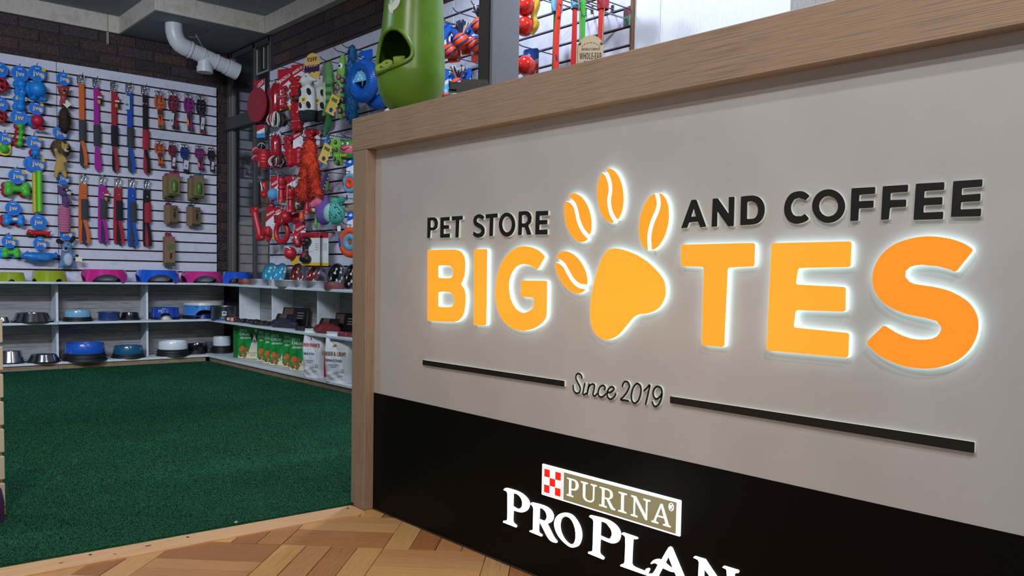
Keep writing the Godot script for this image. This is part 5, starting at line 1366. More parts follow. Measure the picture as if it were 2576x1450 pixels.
func build_leads() -> void:
	var grey := cloth(col(58, 62, 66))
	var blackc := cloth(col(26, 26, 30))
	var tones := {"orange": col(240, 110, 40), "magenta": col(186, 36, 160), "red": col(186, 36, 52), "blue": col(24, 84, 200), "black": col(24, 24, 28)}
	# [key, colour, grip material, other side of the loop, strap share, grip share, label]
	var rows := [
		["l1", "orange", grey, grey, 0.49, 0.72, "long orange dog lead with grey grip, upper row"],
		["l2", "magenta", grey, cloth(tones["magenta"]), 0.505, 0.735, "long magenta dog lead with grey grip, upper row"],
		["l3", "red", blackc, blackc, 0.485, 0.72, "long red dog lead with black grip, upper row"],
		["l4", "blue", grey, grey, 0.49, 0.725, "long blue dog lead with grey grip, upper row"],
		["l5", "black", cloth(tones["red"]), cloth(tones["red"]), 0.50, 0.73, "long black dog lead with red grip, upper row"],
		["m1", "orange", grey, cloth(col(58, 44, 84)), 0.35, 0.65, "shorter orange dog lead with grey grip, lower row"],
		["m2", "magenta", grey, cloth(col(58, 44, 84)), 0.345, 0.645, "shorter magenta dog lead with grey grip, lower row"],
		["m3", "red", blackc, blackc, 0.335, 0.64, "shorter red dog lead with black grip, lower row"],
		["m4", "blue", grey, grey, 0.335, 0.635, "shorter blue dog lead with narrow grey grip, lower row"],
		["m5", "black", cloth(tones["red"]), cloth(tones["red"]), 0.335, 0.64, "shorter black dog lead with red grip, lower row"]]
	for q in rows:
		var b: Array = BACK[q[0]]
		var h: float = b[3]
		var w: float = b[2]
		var t := thing("dog_lead", q[6], "dog lead", Vector3(b[0], b[1] - h / 2, ZB + b[4] - 0.02), 0, "dog leads on the rear wall")
		var c: Color = tones[q[1]]
		var clip := 0.072
		var longer: bool = q[0].begins_with("l")
		snap_hook(t, Vector3(w * 0.05, h, 0.006), clip)
		snap_hook(t, Vector3(-w * 0.22, h - 0.004, -0.006), clip)
		part(t, "hook_loop", box(Vector3(0.008, clip * 0.9, 0.003), 0.001), chrome(), Vector3(-w * 0.38, h - clip * 0.45, 0.0))
		var ys: float = h - clip * 0.95
		var yg: float = h * (1 - q[4])
		var yl: float = h * (1 - q[5])
		var sw := 0.036 if longer else 0.038
		var m := Mb.new()
		m.box(Vector3(sw, ys - yg + 0.01, 0.004), 0.001, Vector3(-w * 0.06, (ys + yg) / 2, 0.004))
		m.box(Vector3(sw, ys - yg + 0.01, 0.004), 0.001, Vector3(-w * 0.06 + 0.005, (ys + yg) / 2, -0.003))
		part(t, "webbing", m.done(), cloth(c))
		var g := Mb.new()
		var rings := []
		var n := 26
		for k in n + 1:
			var e := 1.0 if k % 2 else 0.92
			var end := 0.86 if k == 0 or k == n else 1.0
			rings.append(Vector2(0.026 * e * end, lerpf(yl, yg, float(k) / n)))
		rings.insert(0, Vector2(0.0, yl))
		rings.append(Vector2(0.0, yg))
		g.lathe(rings, 14, Vector3.ZERO, Basis(), 1.0, 0.55)
		part(t, "padded_grip", g.done(), q[2], Vector3(0.0, 0, 0.004))
		# hand loop: down one side and up the other
		var lp := Mb.new()
		var lq := Mb.new()
		strap(lp, [Vector3(-0.004, yl, 0.010), Vector3(w * 0.18, yl * 0.55, 0.012), Vector3(w * 0.26, yl * 0.18, 0.012), Vector3(w * 0.20, 0.006, 0.011)], 0.024, 0.005)
		strap(lq, [Vector3(-0.002, yl, 0.002), Vector3(-w * 0.10, yl * 0.55, 0.004), Vector3(-w * 0.12, yl * 0.18, 0.005), Vector3(-w * 0.02, 0.004, 0.006), Vector3(w * 0.14, 0.002, 0.007)], 0.026, 0.005)
		part(t, "hand_loop", lp.done(), cloth(c if q[1] != "black" else col(20, 20, 22)))
		part(t, "loop_lining", lq.done(), q[3])
		if not longer:
			var sp := Mb.new()
			strap(sp, [Vector3(-w * 0.25, ys, -0.008), Vector3(-w * 0.30, yg, -0.008), Vector3(-w * 0.34, yl, -0.008), Vector3(-w * 0.36, yl * 0.3, -0.008), Vector3(-w * 0.28, 0.006, -0.008)], 0.026, 0.004)
			part(t, "spare_webbing", sp.done(), cloth(c))
			part(t, "patch_label", box(Vector3(0.016, 0.016, 0.001), 0.0), paint(col(30, 28, 32), 0.5), Vector3(-0.004, lerpf(ys, yg, 0.55), 0.007))
			part(t, "patch_mark", box(Vector3(0.008, 0.008, 0.001), 0.0), paint(col(214, 210, 206), 0.5), Vector3(-0.004, lerpf(ys, yg, 0.55), 0.0078))
		if q[0] in ["l2", "l3", "m2"]:
			part(t, "price_card", box(Vector3(0.030, 0.026, 0.0012), 0.0), paint(col(196, 24, 44), 0.5), Vector3(0.018, ys - 0.05, 0.014))
			part(t, "price_card", box(Vector3(0.030, 0.012, 0.0012), 0.0), paint(col(222, 222, 226), 0.5), Vector3(0.018, ys - 0.069, 0.014))
			part(t, "price_card", box(Vector3(0.032, 0.044, 0.0012), 0.0), paint(col(30, 28, 26), 0.5), Vector3(0.020, ys - 0.098, 0.013))
			part(t, "price_card", box(Vector3(0.018, 0.028, 0.0012), 0.0), paint(col(220, 150, 30), 0.5), Vector3(0.012, ys - 0.102, 0.0145))
		elif q[0] == "l4":
			part(t, "price_card", cut(round_rect(0.040, 0.10, 0.005, 3), [], 0.0012), paint(col(196, 208, 222), 0.5), Vector3(-0.026, ys - 0.075, 0.014))
			part(t, "card_print", box(Vector3(0.022, 0.014, 0.0006), 0.0), paint(col(110, 116, 126), 0.5), Vector3(-0.026, ys - 0.090, 0.0156))
		elif q[0] == "l5":
			for s in [-1, 1]:
				part(t, "patch_mark", box(Vector3(0.010, 0.012, 0.001), 0.0), paint(col(200, 120, 116), 0.5), Vector3(-0.006 + s * 0.011, ys - 0.065, 0.0072))
		peg(Vector3(b[0], b[1] + h / 2 - 0.012, ZB), b[4], 0, short("wire hook holding the " + q[6]))

func build_collars() -> void:
	var rows := [
		["c1", col(228, 104, 40), col(90, 84, 40), "orange dog collars bundled on the upper hook next to the leads"], ["c2", col(140, 26, 44), col(26, 24, 30), "dark red dog collars bundled on the upper hook"], ["c3", col(150, 30, 124), col(60, 50, 60), "magenta dog collars bundled on the upper hook"], ["c4", col(24, 24, 28), col(120, 28, 40), "black dog collars bundled on the upper hook at the panel's end"],
		["d1", col(226, 96, 36), col(110, 40, 30), "small orange dog collars bundled on the second hook row"], ["d2", col(140, 28, 42), col(30, 26, 30), "small red dog collars bundled on the second hook row"], ["d3", col(24, 54, 140), col(24, 30, 60), "small blue dog collars behind a white price card"], ["d4", col(150, 32, 120), col(50, 30, 50), "small magenta dog collars bundled on the second hook row"], ["d5", col(26, 26, 30), col(60, 30, 34), "small black dog collars bundled at the panel's end"]]
	for q in rows:
		var b: Array = BACK[q[0]]
		var w: float = b[2]
		var h: float = b[3]
		var c := cloth(q[1])
		var t := thing("dog_collar_bundle", q[3], "dog collar", Vector3(b[0], b[1] - h / 2, ZB + b[4] - 0.015), 0, "dog collars on the rear wall")
		for s in [-1, 0, 1]:
			var ring := []
			for k in 12:
				ring.append(Vector3(s * w * 0.27 + cos(TAU * k / 12) * w * 0.13, h * 0.93 + sin(TAU * k / 12) * h * 0.065, s * 0.006))
			part(t, "steel_ring", piped(ring, 0.0028, 6, true), chrome())
		for s in [-1, 1]:
			var m := Mb.new()
			var pts := []
			for k in 15:
				var an := TAU * k / 14.0
				pts.append(Vector3(s * w * 0.16 + sin(an) * w * 0.17, h * 0.70 + cos(an) * h * 0.17, s * 0.006))
			strap(m, pts, 0.016, 0.004)
			part(t, "collar_band", m.done(), c)
			var e := Mb.new()
			strap(e, [Vector3(s * w * 0.10, h * 0.58, 0.006), Vector3(s * w * 0.05, h * 0.34, 0.010), Vector3(w * (0.12 + s * 0.14), h * 0.08, 0.010)], 0.022, 0.005)
			part(t, "collar_tail", e.done(), c)
			var en := Mb.new()
			en.lathe([Vector2(0, 0), Vector2(0.010, 0.0), Vector2(0.012, 0.012), Vector2(0.008, h * 0.10), Vector2(0, h * 0.1)], 10, Vector3(w * (0.12 + s * 0.14), 0.0, 0.010), Basis(), 1.0, 0.5)
			part(t, "tail_end", en.done(), paint(q[2], 0.6))
		part(t, "buckle", box(Vector3(w * 0.46, h * 0.06, 0.010), 0.002), c, Vector3(0, h * 0.66, 0.016))
		part(t, "buckle_bar", piped([Vector3(-w * 0.2, h * 0.81, 0.014), Vector3(w * 0.24, h * 0.81, 0.014)], 0.0028, 6), chrome())
		part(t, "buckle_bar", piped([Vector3(-w * 0.16, h * 0.55, 0.014), Vector3(0, h * 0.515, 0.018), Vector3(w * 0.2, h * 0.56, 0.014)], 0.0025, 6), chrome())
		part(t, "name_sleeve", box(Vector3(w * 0.42, h * 0.13, 0.008), 0.002), paint(col(80, 50, 50), 0.5), Vector3(0.0, h * 0.43, 0.016))
		if q[0] in ["c2", "c4", "d2", "d3", "d5"]:
			part(t, "price_card", box(Vector3(w * (0.5 if q[0] == "d3" else 0.30), h * 0.32, 0.0012), 0.0), paint(col(206, 212, 220), 0.5), Vector3(w * (-0.2 if q[0] == "c2" else 0.06), h * 0.26, 0.020), Vector3(0, 0, -0.1))
			part(t, "card_print", box(Vector3(w * 0.16, h * 0.06, 0.0012), 0.0), paint(col(100, 104, 112), 0.5), Vector3(w * (-0.2 if q[0] == "c2" else 0.06), h * 0.22, 0.0206), Vector3(0, 0, -0.1))
		elif q[0] in ["c3", "d4"]:
			part(t, "price_card", box(Vector3(w * 0.2, h * 0.16, 0.0012), 0.0), paint(col(220, 160, 40), 0.5), Vector3(-w * 0.16, h * 0.22, 0.020))
		peg(Vector3(b[0], b[1] + h / 2 - 0.012, ZB), b[4] + 0.01, 0, short("hook holding the " + q[3]))

func dog_print(parent: Node, at: Vector3, h: float, m: Material) -> void:
	# the little standing dog printed on the kraft boxes: body, head, legs, tail
	var p := Mb.new()
	p.slab(oval(h * 0.16, h * 0.24, 14), [], 0.0, 0.0006)
	part(parent, "printed_dog", p.done(), m, at)
	for q in [[Vector3(0.02, 0.30, 0), 0.15, 0.12], [Vector3(-0.10, 0.40, 0), 0.06, 0.10], [Vector3(0.16, 0.40, 0), 0.06, 0.10], [Vector3(-0.08, -0.30, 0), 0.04, 0.16], [Vector3(0.10, -0.30, 0), 0.04, 0.16]]:
		var e := Mb.new()
		e.slab(oval(h * q[1], h * q[2], 10), [], 0.0, 0.0006)
		part(parent, "printed_dog", e.done(), m, at + q[0] * h)

func kraft_box(key: String, label: String, header: Color, bottle: bool, tall: bool) -> void:
	var b: Array = BACK[key]
	var w: float = b[2] * (1.0 if bottle else 0.82)
	var h: float = b[3]
	var d := 0.06 if not tall else 0.05
	var t := thing("bag_dispenser_box", label, "box", Vector3(b[0], b[1] - h / 2, ZB + b[4] - d / 2 - 0.005), 0.0 if bottle or tall else 0.45, "kraft boxes of waste bag rolls")
	var kraft := grain("kraft", [col(126, 98, 72), col(140, 110, 82), col(132, 103, 77)], 0.05, Vector3(12, 12, 12), 0.85)
	var grass := paint(col(56, 78, 40), 0.8)
	var bh := h * (0.92 if bottle else 0.88)
	part(t, "carton", box(Vector3(w, bh, d), 0.002), kraft, Vector3(0, bh / 2, 0))
	part(t, "header", cut(round_rect(w * (0.96 if bottle else 0.62), h - bh + 0.03, 0.008, 4), [], 0.003), paint(header, 0.6), Vector3(0, h - (h - bh + 0.03) / 2, -d / 2 + 0.001 if not bottle else d / 2 - 0.004))
	part(t, "grass_print", box(Vector3(w * 0.99, bh * 0.11, 0.0008), 0.0), grass, Vector3(0, bh * 0.06, d / 2 + 0.0004))
	part(t, "round_badge", cut(oval(w * 0.11, w * 0.11, 6), [], 0.0008), paint(header.lightened(0.08), 0.6), Vector3(w * 0.34, bh * 0.90, d / 2))
	if bottle:
		var g := paint(col(70, 120, 38), 0.35)
		part(t, "bag_dispenser", turned([Vector2(0, 0), Vector2(w * 0.2, bh * 0.01), Vector2(w * 0.29, bh * 0.06), Vector2(w * 0.31, bh * 0.3), Vector2(w * 0.29, bh * 0.46), Vector2(w * 0.2, bh * 0.54), Vector2(w * 0.09, bh * 0.57), Vector2(w * 0.09, bh * 0.63), Vector2(0, bh * 0.63)], 18), g, Vector3(0, bh * 0.16, d / 2 - 0.006))
	else:
		var ink := paint(col(44, 46, 36), 0.7)
		dog_print(t, Vector3(w * 0.08, bh * (0.46 if not tall else 0.32), d / 2 + 0.0003), w * (0.7 if not tall else 0.8), ink)
		if tall:
			for q in [[0.16, 0.66, 0.28], [-0.24, 0.66, 0.12], [-0.14, 0.56, 0.14]]:
				part(t, "bag_roll_print", cut(oval(w * q[2], w * q[2], 18), [], 0.0006), paint(col(86, 108, 58), 0.7), Vector3(w * q[0], bh * q[1], d / 2 + 0.0002))
		else:
			part(t, "leaf_print", cut(oval(w * 0.20, bh * 0.07, 14), [], 0.0006), paint(col(60, 86, 44), 0.7), Vector3(w * 0.10, bh * 0.78, d / 2 + 0.0002))
	peg(Vector3(b[0], b[1] + h / 2 - 0.008, ZB), b[4] + 0.01, 0, short("hook for the " + label))

func build_kraft() -> void:
	var mag := col(150, 40, 96)
	var teal := col(58, 92, 120)
	kraft_box("k1b", "kraft box with magenta header, hung behind a box with a green bottle", mag, true, false)
	kraft_box("k1", "kraft box with magenta header showing a green bottle-shaped dispenser", mag, true, false)
	kraft_box("k2b", "kraft box with blue header, hung behind a box with a green bottle", teal, true, false)
	kraft_box("k2", "kraft box with blue header showing a green bottle-shaped dispenser", teal, true, false)
	kraft_box("k3", "squat kraft box with magenta header tab and printed dog", mag, false, false)
	kraft_box("k4", "squat kraft box with blue header tab and printed dog", teal, false, false)
	kraft_box("k5", "tallest kraft box with printed dog and green bag rolls, lowest on the wall", mag, false, true)
# ------------------------------------------------------------------ bowls and goods on the shelves
func steel() -> StandardMaterial3D:
	return paint(col(178, 178, 182), 0.16, 1.0)

func bowl_pos(k: String, shelf: float) -> Vector3:
	return Vector3(BACK[k][0], shelf, ZB + BACK[k][4])

func steel_bowl(k: String, shelf: float, label: String) -> void:
	var r: float = BACK[k][2] / 2
	var h: float = BACK[k][3] * 0.86
	var t := thing("steel_bowl", label, "bowl", bowl_pos(k, shelf), 0, "dog bowls on the rear shelves")
	part(t, "rubber_ring", turned([Vector2(r * 0.86, 0), Vector2(r, 0.0), Vector2(r, 0.008), Vector2(r * 0.9, 0.010), Vector2(r * 0.86, 0.0)], 32), paint(col(20, 20, 22), 0.7))
	part(t, "body", turned([Vector2(r * 0.95, 0.008), Vector2(r * 0.93, 0.014), Vector2(r * 0.78, h - 0.006), Vector2(r * 0.76, h), Vector2(r * 0.72, h - 0.003), Vector2(r * 0.62, h * 0.35), Vector2(r * 0.4, h * 0.22), Vector2(0, h * 0.22)], 36), steel())

func two_tone(k: String, shelf: float, c: Color, label: String, base_share := 0.42, tiers := 1, flare := 0.86) -> void:
	var r: float = BACK[k][2] / 2
	var h: float = BACK[k][3] * 0.92
	var t := thing("pet_bowl", label, "bowl", bowl_pos(k, shelf), 0, "dog bowls on the rear shelves")
	var prof := [Vector2(0, 0), Vector2(r * 0.98, 0)]
	var bh := h * base_share
	for i in tiers:
		var y0 := bh * i / tiers
		var y1 := bh * (i + 1) / tiers
		prof.append_array([Vector2(r * (1.0 - 0.03 * i), y0 + 0.002), Vector2(r * (0.98 - 0.03 * i), lerpf(y0, y1, 0.45)), Vector2(r * (0.93 - 0.03 * i), lerpf(y0, y1, 0.55)), Vector2(r * (0.92 - 0.02 * i), y1)])
	prof.append(Vector2(0, bh))
	part(t, "rubber_base", turned(prof, 36), paint(col(22, 22, 26), 0.55))
	part(t, "bowl", turned([Vector2(r * 0.88, bh), Vector2(r * 0.89, bh + 0.004), Vector2(r * flare, h - 0.008), Vector2(r * flare * 0.97, h), Vector2(r * flare * 0.9, h - 0.002), Vector2(r * 0.7, bh * 1.1), Vector2(0, bh)], 36), paint(c, 0.22, 0.0, 0.6))

# a bowl stand whose wall is cut by arches: n arches, each rising to share `rise` of the height
func arched(m: Mb, r0: float, r1: float, h: float, n: int, half: float, rise: float, turn: float, thick: float) -> void:
	var seg := 96
	var yb := []
	for k in seg + 1:
		var a := TAU * k / seg
		var low := 0.0
		for i in n:
			var d := absf(wrapf(a - turn - TAU * i / n, -PI, PI))
			if d < half:
				low = maxf(low, h * rise * sqrt(maxf(0.0, 1.0 - pow(d / half, 2.0))))
		yb.append(low)
	var rad := func(y: float, inner: bool) -> float: return lerpf(r0, r1, pow(y / h, 1.8)) - (thick if inner else 0.0)
	var rows := 6
	for k in seg:
		var a0 := TAU * k / seg
		var a1 := TAU * (k + 1) / seg
		for side in 2:
			for i in rows:
				var q := []
				var qn := []
				for e in [[a0, yb[k], i], [a1, yb[k + 1], i], [a1, yb[k + 1], i + 1], [a0, yb[k], i + 1]]:
					var y: float = lerpf(e[1], h, float(e[2]) / rows)
					var r: float = rad.call(y, side == 1)
					q.append(Vector3(cos(e[0]) * r, y, sin(e[0]) * r))
					qn.append(Vector3(cos(e[0]), 0.35, sin(e[0])).normalized() * (-1.0 if side else 1.0))
				m.quad4(q[0], q[1], q[2], q[3], qn[0], qn[1], qn[2], qn[3])
		for edge in 2:
			var ya: float = yb[k] if edge == 0 else h
			var yc: float = yb[k + 1] if edge == 0 else h
			var p := [Vector3(cos(a0), 0, sin(a0)), Vector3(cos(a1), 0, sin(a1))]
			m.quad(p[0] * rad.call(ya, false) + Vector3(0, ya, 0), p[1] * rad.call(yc, false) + Vector3(0, yc, 0), p[1] * rad.call(yc, true) + Vector3(0, yc, 0), p[0] * rad.call(ya, true) + Vector3(0, ya, 0), Vector3(0, -1 if edge == 0 else 1, 0))

func raised_bowl(k: String, c: Color, label: String, n: int, half: float, rise: float, turn: float, grey_inner := true) -> void:
	var r: float = BACK[k][2] / 2
	var h: float = BACK[k][3]
	var t := thing("raised_bowl", label, "bowl", bowl_pos(k, 0.62), 0, "glossy raised bowls on the top shelf")
	var m := Mb.new()
	arched(m, r, r * 0.86, h * 0.96, n, half, rise, turn, 0.006)
	part(t, "stand", m.done(), paint(c, 0.18, 0.0, 0.8))
	part(t, "rim", turned([Vector2(r * 0.862, h * 0.95), Vector2(r * 0.865, h * 0.97), Vector2(r * 0.84, h), Vector2(r * 0.80, h * 0.97), Vector2(r * 0.84, h * 0.94)], 40), paint(c, 0.18, 0.0, 0.8))
	var deep := 0.12 if grey_inner else 0.3
	part(t, "inner_dish", turned([Vector2(r * 0.82, h * 0.95), Vector2(r * 0.68, h * 0.5), Vector2(r * 0.5, h * deep), Vector2(0, h * deep * 0.9), Vector2(r * 0.45, h * (deep + 0.04)), Vector2(r * 0.64, h * 0.5), Vector2(r * 0.79, h * 0.95)], 36), paint(col(150, 150, 160), 0.5) if grey_inner else steel())

func build_rear_shelves() -> void:
	raised_bowl("gb1", col(150, 166, 40), "small olive green bowl at the picture's edge on the top shelf", 4, 0.20, 0.26, 1.68, false)
	raised_bowl("gb2", col(150, 168, 36), "olive green bowl with one small notch on the top shelf", 4, 0.24, 0.28, 1.18, false)
	raised_bowl("mb1", col(206, 40, 134), "magenta raised bowl with a wide arch, nearest the olive bowls", 4, 0.62, 0.62, 1.69)
	raised_bowl("bb1", col(24, 90, 208), "blue raised bowl with a wide arch between two magenta ones", 4, 0.62, 0.66, 1.70)
	raised_bowl("mb2", col(200, 46, 130), "magenta raised bowl with a wide arch, nearest the corner", 4, 0.62, 0.66, 1.70)
	steel_bowl("s1", 0.337, "small steel bowl on the middle shelf, cut off by the slatted stand")
	steel_bowl("s2", 0.337, "wide polished steel bowl alone in the middle shelf bay")
	two_tone("lb", 0.337, col(120, 178, 206), "pale blue bowl on a black base, middle shelf")
	var b: Array = BACK["nv"]
	var t := thing("pet_bowl", "navy blue straight-sided dish beside a black one, middle shelf", "bowl", bowl_pos("nv", 0.337), 0, "dog bowls on the rear shelves")
	var r: float = b[2] / 2
	part(t, "dish", turned([Vector2(0, 0), Vector2(r * 0.92, 0), Vector2(r * 0.94, 0.004), Vector2(r * 0.94, 0.052), Vector2(r, 0.055), Vector2(r, 0.062), Vector2(r * 0.93, 0.063), Vector2(r * 0.88, 0.056), Vector2(r * 0.86, 0.02), Vector2(0, 0.014)], 32), paint(col(32, 58, 108), 0.35, 0.0, 0.4))
	two_tone("bk", 0.337, col(20, 20, 24), "black bowl beside the navy dish, middle shelf", 0.2, 1, 0.80)
	for q in [["ar1", col(30, 70, 170), col(20, 30, 70), col(214, 214, 206), "dark blue arched slow bowl with a pale inner dome"], ["ar2", col(60, 128, 206), col(18, 22, 40), col(20, 44, 120), "large blue arched bowl with a white rim"]]:
		b = BACK[q[0]]
		r = b[2] / 2
		var h: float = b[3]
		t = thing("arched_bowl", q[4], "bowl", bowl_pos(q[0], 0.337), 0, "arched bowls on the middle shelf")
		var m := Mb.new()
		arched(m, r, r * 0.92, h * 0.98, 2, 0.50, 0.60, 1.86, 0.008)
		part(t, "shell", m.done(), paint(q[1], 0.2, 0.0, 0.7))
		m = Mb.new()
		arched(m, r * 1.012, r * 1.005, h * 0.22, 2, 0.56, 0.99, 1.86, 0.004)
		part(t, "dark_foot", m.done(), paint(q[2], 0.4))
		var top_c: Color = col(206, 206, 200) if q[0] == "ar2" else q[1]
		part(t, "rim", turned([Vector2(r * 0.93, h * 0.80), Vector2(r * 0.97, h * 0.82), Vector2(r * 0.95, h * 0.97), Vector2(r * 0.86, h), Vector2(r * 0.78, h * 0.94), Vector2(r * 0.6, h * 0.5), Vector2(0, h * 0.45)], 36), paint(top_c, 0.25, 0.0, 0.5))
		part(t, "inner_dome", turned([Vector2(r * 0.5, 0), Vector2(r * 0.46, h * 0.26), Vector2(r * 0.3, h * 0.4), Vector2(0, h * 0.44)], 28), paint(q[3], 0.4))
		part(t, "print_patch", box(Vector3(0.026, 0.026, 0.002), 0.0008), paint(col(206, 200, 190) if q[0] == "ar1" else col(40, 60, 110), 0.5), Vector3(-r * 0.62, h * 0.66, r * 0.72), Vector3(-0.05, -0.72, 0))
		if q[0] == "ar1":
			part(t, "paw_mark", sphere(8, 6), paint(col(60, 44, 30), 0.5), Vector3(-r * 0.63, h * 0.67, r * 0.735), Vector3(0, -0.72, 0), Vector3(0.007, 0.007, 0.001))
	b = BACK["pail"]
	r = 0.098
	t = thing("steel_pail", "brushed steel pail with blue base ring and white sticker", "bowl", Vector3(2.575, 0.337, -6.405), 0, "dog bowls on the rear shelves")
	part(t, "body", turned([Vector2(0, 0.006), Vector2(r * 0.88, 0.006), Vector2(r * 0.9, 0.012), Vector2(r, 0.1), Vector2(r * 1.03, 0.104), Vector2(r * 1.0, 0.108), Vector2(r * 0.96, 0.1), Vector2(r * 0.85, 0.02), Vector2(0, 0.016)], 32), paint(col(150, 150, 152), 0.32, 1.0))
	part(t, "base_ring", turned([Vector2(r * 0.8, 0), Vector2(r * 0.92, 0), Vector2(r * 0.92, 0.010), Vector2(r * 0.8, 0.010)], 30), paint(col(30, 60, 140), 0.5))
	part(t, "sticker", box(Vector3(0.032, 0.032, 0.001), 0.0), paint(col(226, 226, 226), 0.6), Vector3(-0.03, 0.055, 0.093), Vector3(0, -0.32, 0))
	part(t, "sticker_print", box(Vector3(0.020, 0.014, 0.001), 0.0), paint(col(70, 70, 74), 0.6), Vector3(-0.0302, 0.057, 0.0937), Vector3(0, -0.32, 0))
	steel_bowl("s3", 0.058, "dull steel bowl on the bottom shelf, cut off by the slatted stand")
	steel_bowl("s4", 0.058, "small shiny steel bowl on the bottom shelf")
	two_tone("bl", 0.058, col(28, 92, 196), "large blue bowl on a black base overhanging the bottom shelf", 0.42, 2)
	two_tone("tl", 0.058, col(28, 92, 130), "teal bowl on a black base, bottom shelf", 0.34, 1, 0.84)
	two_tone("w1", 0.058, col(226, 232, 236), "white bowl on a tiered black base overhanging the bottom shelf", 0.46, 2, 0.86)
	two_tone("bk2", 0.058, col(18, 18, 22), "black flared bowl behind the white bowl, bottom shelf", 0.3, 1, 0.98)
	two_tone("gk", 0.058, col(70, 76, 84), "dark grey bowl in the corner of the bottom shelf", 0.5, 1, 0.9)
	two_tone("w2", 0.058, col(222, 228, 236), "white bowl on a black base in the corner beside the green boxes", 0.46, 2, 0.88)

# ------------------------------------------------------------------ goods on the side shelf
func spot_r(k: String) -> Vector3:
	return Vector3(XR - RIGHT[k][4], RIGHT[k][1], RIGHT[k][0])

func dish_r(k: String, label: String, can := false) -> void:
	var r: float = RIGHT[k][2] * 0.27
	var h := 0.045
	var p := spot_r(k)
	var t := thing("food_can" if can else "steel_dish", label, "can" if can else "bowl", Vector3(p.x, 0.62, p.z), 0.4, "small dishes along the top side shelf")
	if can:
		part(t, "label_band", turned([Vector2(r * 0.98, 0.003), Vector2(r, 0.006), Vector2(r, h - 0.008), Vector2(r * 0.98, h - 0.005)], 26), grain("tin print", [col(60, 20, 24), col(140, 60, 60), col(90, 30, 34), col(190, 170, 160)], 0.06, Vector3(14, 14, 14), 0.5))
		part(t, "tin", turned([Vector2(0, 0), Vector2(r * 1.01, 0), Vector2(r * 1.01, 0.003), Vector2(r * 0.97, 0.004), Vector2(r * 0.97, h - 0.005), Vector2(r * 1.01, h - 0.004), Vector2(r * 1.01, h), Vector2(r * 0.94, h - 0.002), Vector2(0, h - 0.002)], 26), steel())
	else:
		part(t, "pan", turned([Vector2(0, 0), Vector2(r * 0.86, 0), Vector2(r * 0.9, 0.003), Vector2(r * 0.97, h - 0.004), Vector2(r * 1.02, h - 0.003), Vector2(r * 1.02, h), Vector2(r * 0.94, h - 0.001), Vector2(r * 0.85, 0.006), Vector2(0, 0.004)], 30), paint(col(190, 192, 196), 0.42, 0.85))

func bone_outline(l: float) -> PackedVector2Array:
	var p := PackedVector2Array()
	var r := l * 0.16
	for s in [1, -1]:
		p.append_array(arc2(Vector2(s * l * 0.36, -s * r * 0.8), r, r, (-3.5 if s > 0 else PI - 3.5), (0.25 if s > 0 else PI + 0.25), 6))
		p.append_array(arc2(Vector2(s * l * 0.36, s * r * 0.8), r, r, (-0.25 if s > 0 else PI - 0.25), (3.5 if s > 0 else PI + 3.5), 6))
	return p

func leaning_bowl(k: String, c: Color, label: String, tilt: float, yaw: float) -> void:
	var r := 0.082
	var p := spot_r(k)
	var t := thing("bone_print_bowl", label, "bowl", Vector3(p.x, 0.62, p.z), -PI / 2 + yaw, "bone print bowls leaning on the side wall")
	var bas := Basis.from_euler(Vector3(tilt, 0, 0))
	var ce := Vector3(0, r * 0.99, 0)
	var outer := Mb.new()
	outer.lathe([Vector2(0, -0.06), Vector2(r * 0.74, -0.06), Vector2(r * 0.8, -0.054), Vector2(r * 0.93, -0.004), Vector2(r, -0.002), Vector2(r, 0.003), Vector2(r * 0.92, 0.003)], 34, ce, bas * Basis.from_euler(Vector3(PI / 2, 0, 0)))
	part(t, "steel_shell", outer.done(), paint(col(150, 152, 158), 0.28, 1.0))
	var inner := Mb.new()
	inner.lathe([Vector2(r * 0.93, 0.003), Vector2(r * 0.88, -0.010), Vector2(r * 0.80, -0.018), Vector2(r * 0.72, -0.021), Vector2(0, -0.022)], 34, ce, bas * Basis.from_euler(Vector3(PI / 2, 0, 0)))
	part(t, "coloured_lining", inner.done(), paint(c, 0.2, 0.0, 0.6))
	for q in [[-0.032, 0.034, 1.2], [0.020, 0.040, 1.5], [0.030, -0.024, 0.9], [-0.022, -0.036, 0.7]]:
		var o := part(t, "bone_print", cut(bone_outline(0.042), [], 0.0012), paint(col(222, 226, 222), 0.4))
		o.transform = Transform3D(bas * Basis.from_euler(Vector3(0, 0, q[2])), ce + bas * Vector3(q[0], q[1], -0.0212))

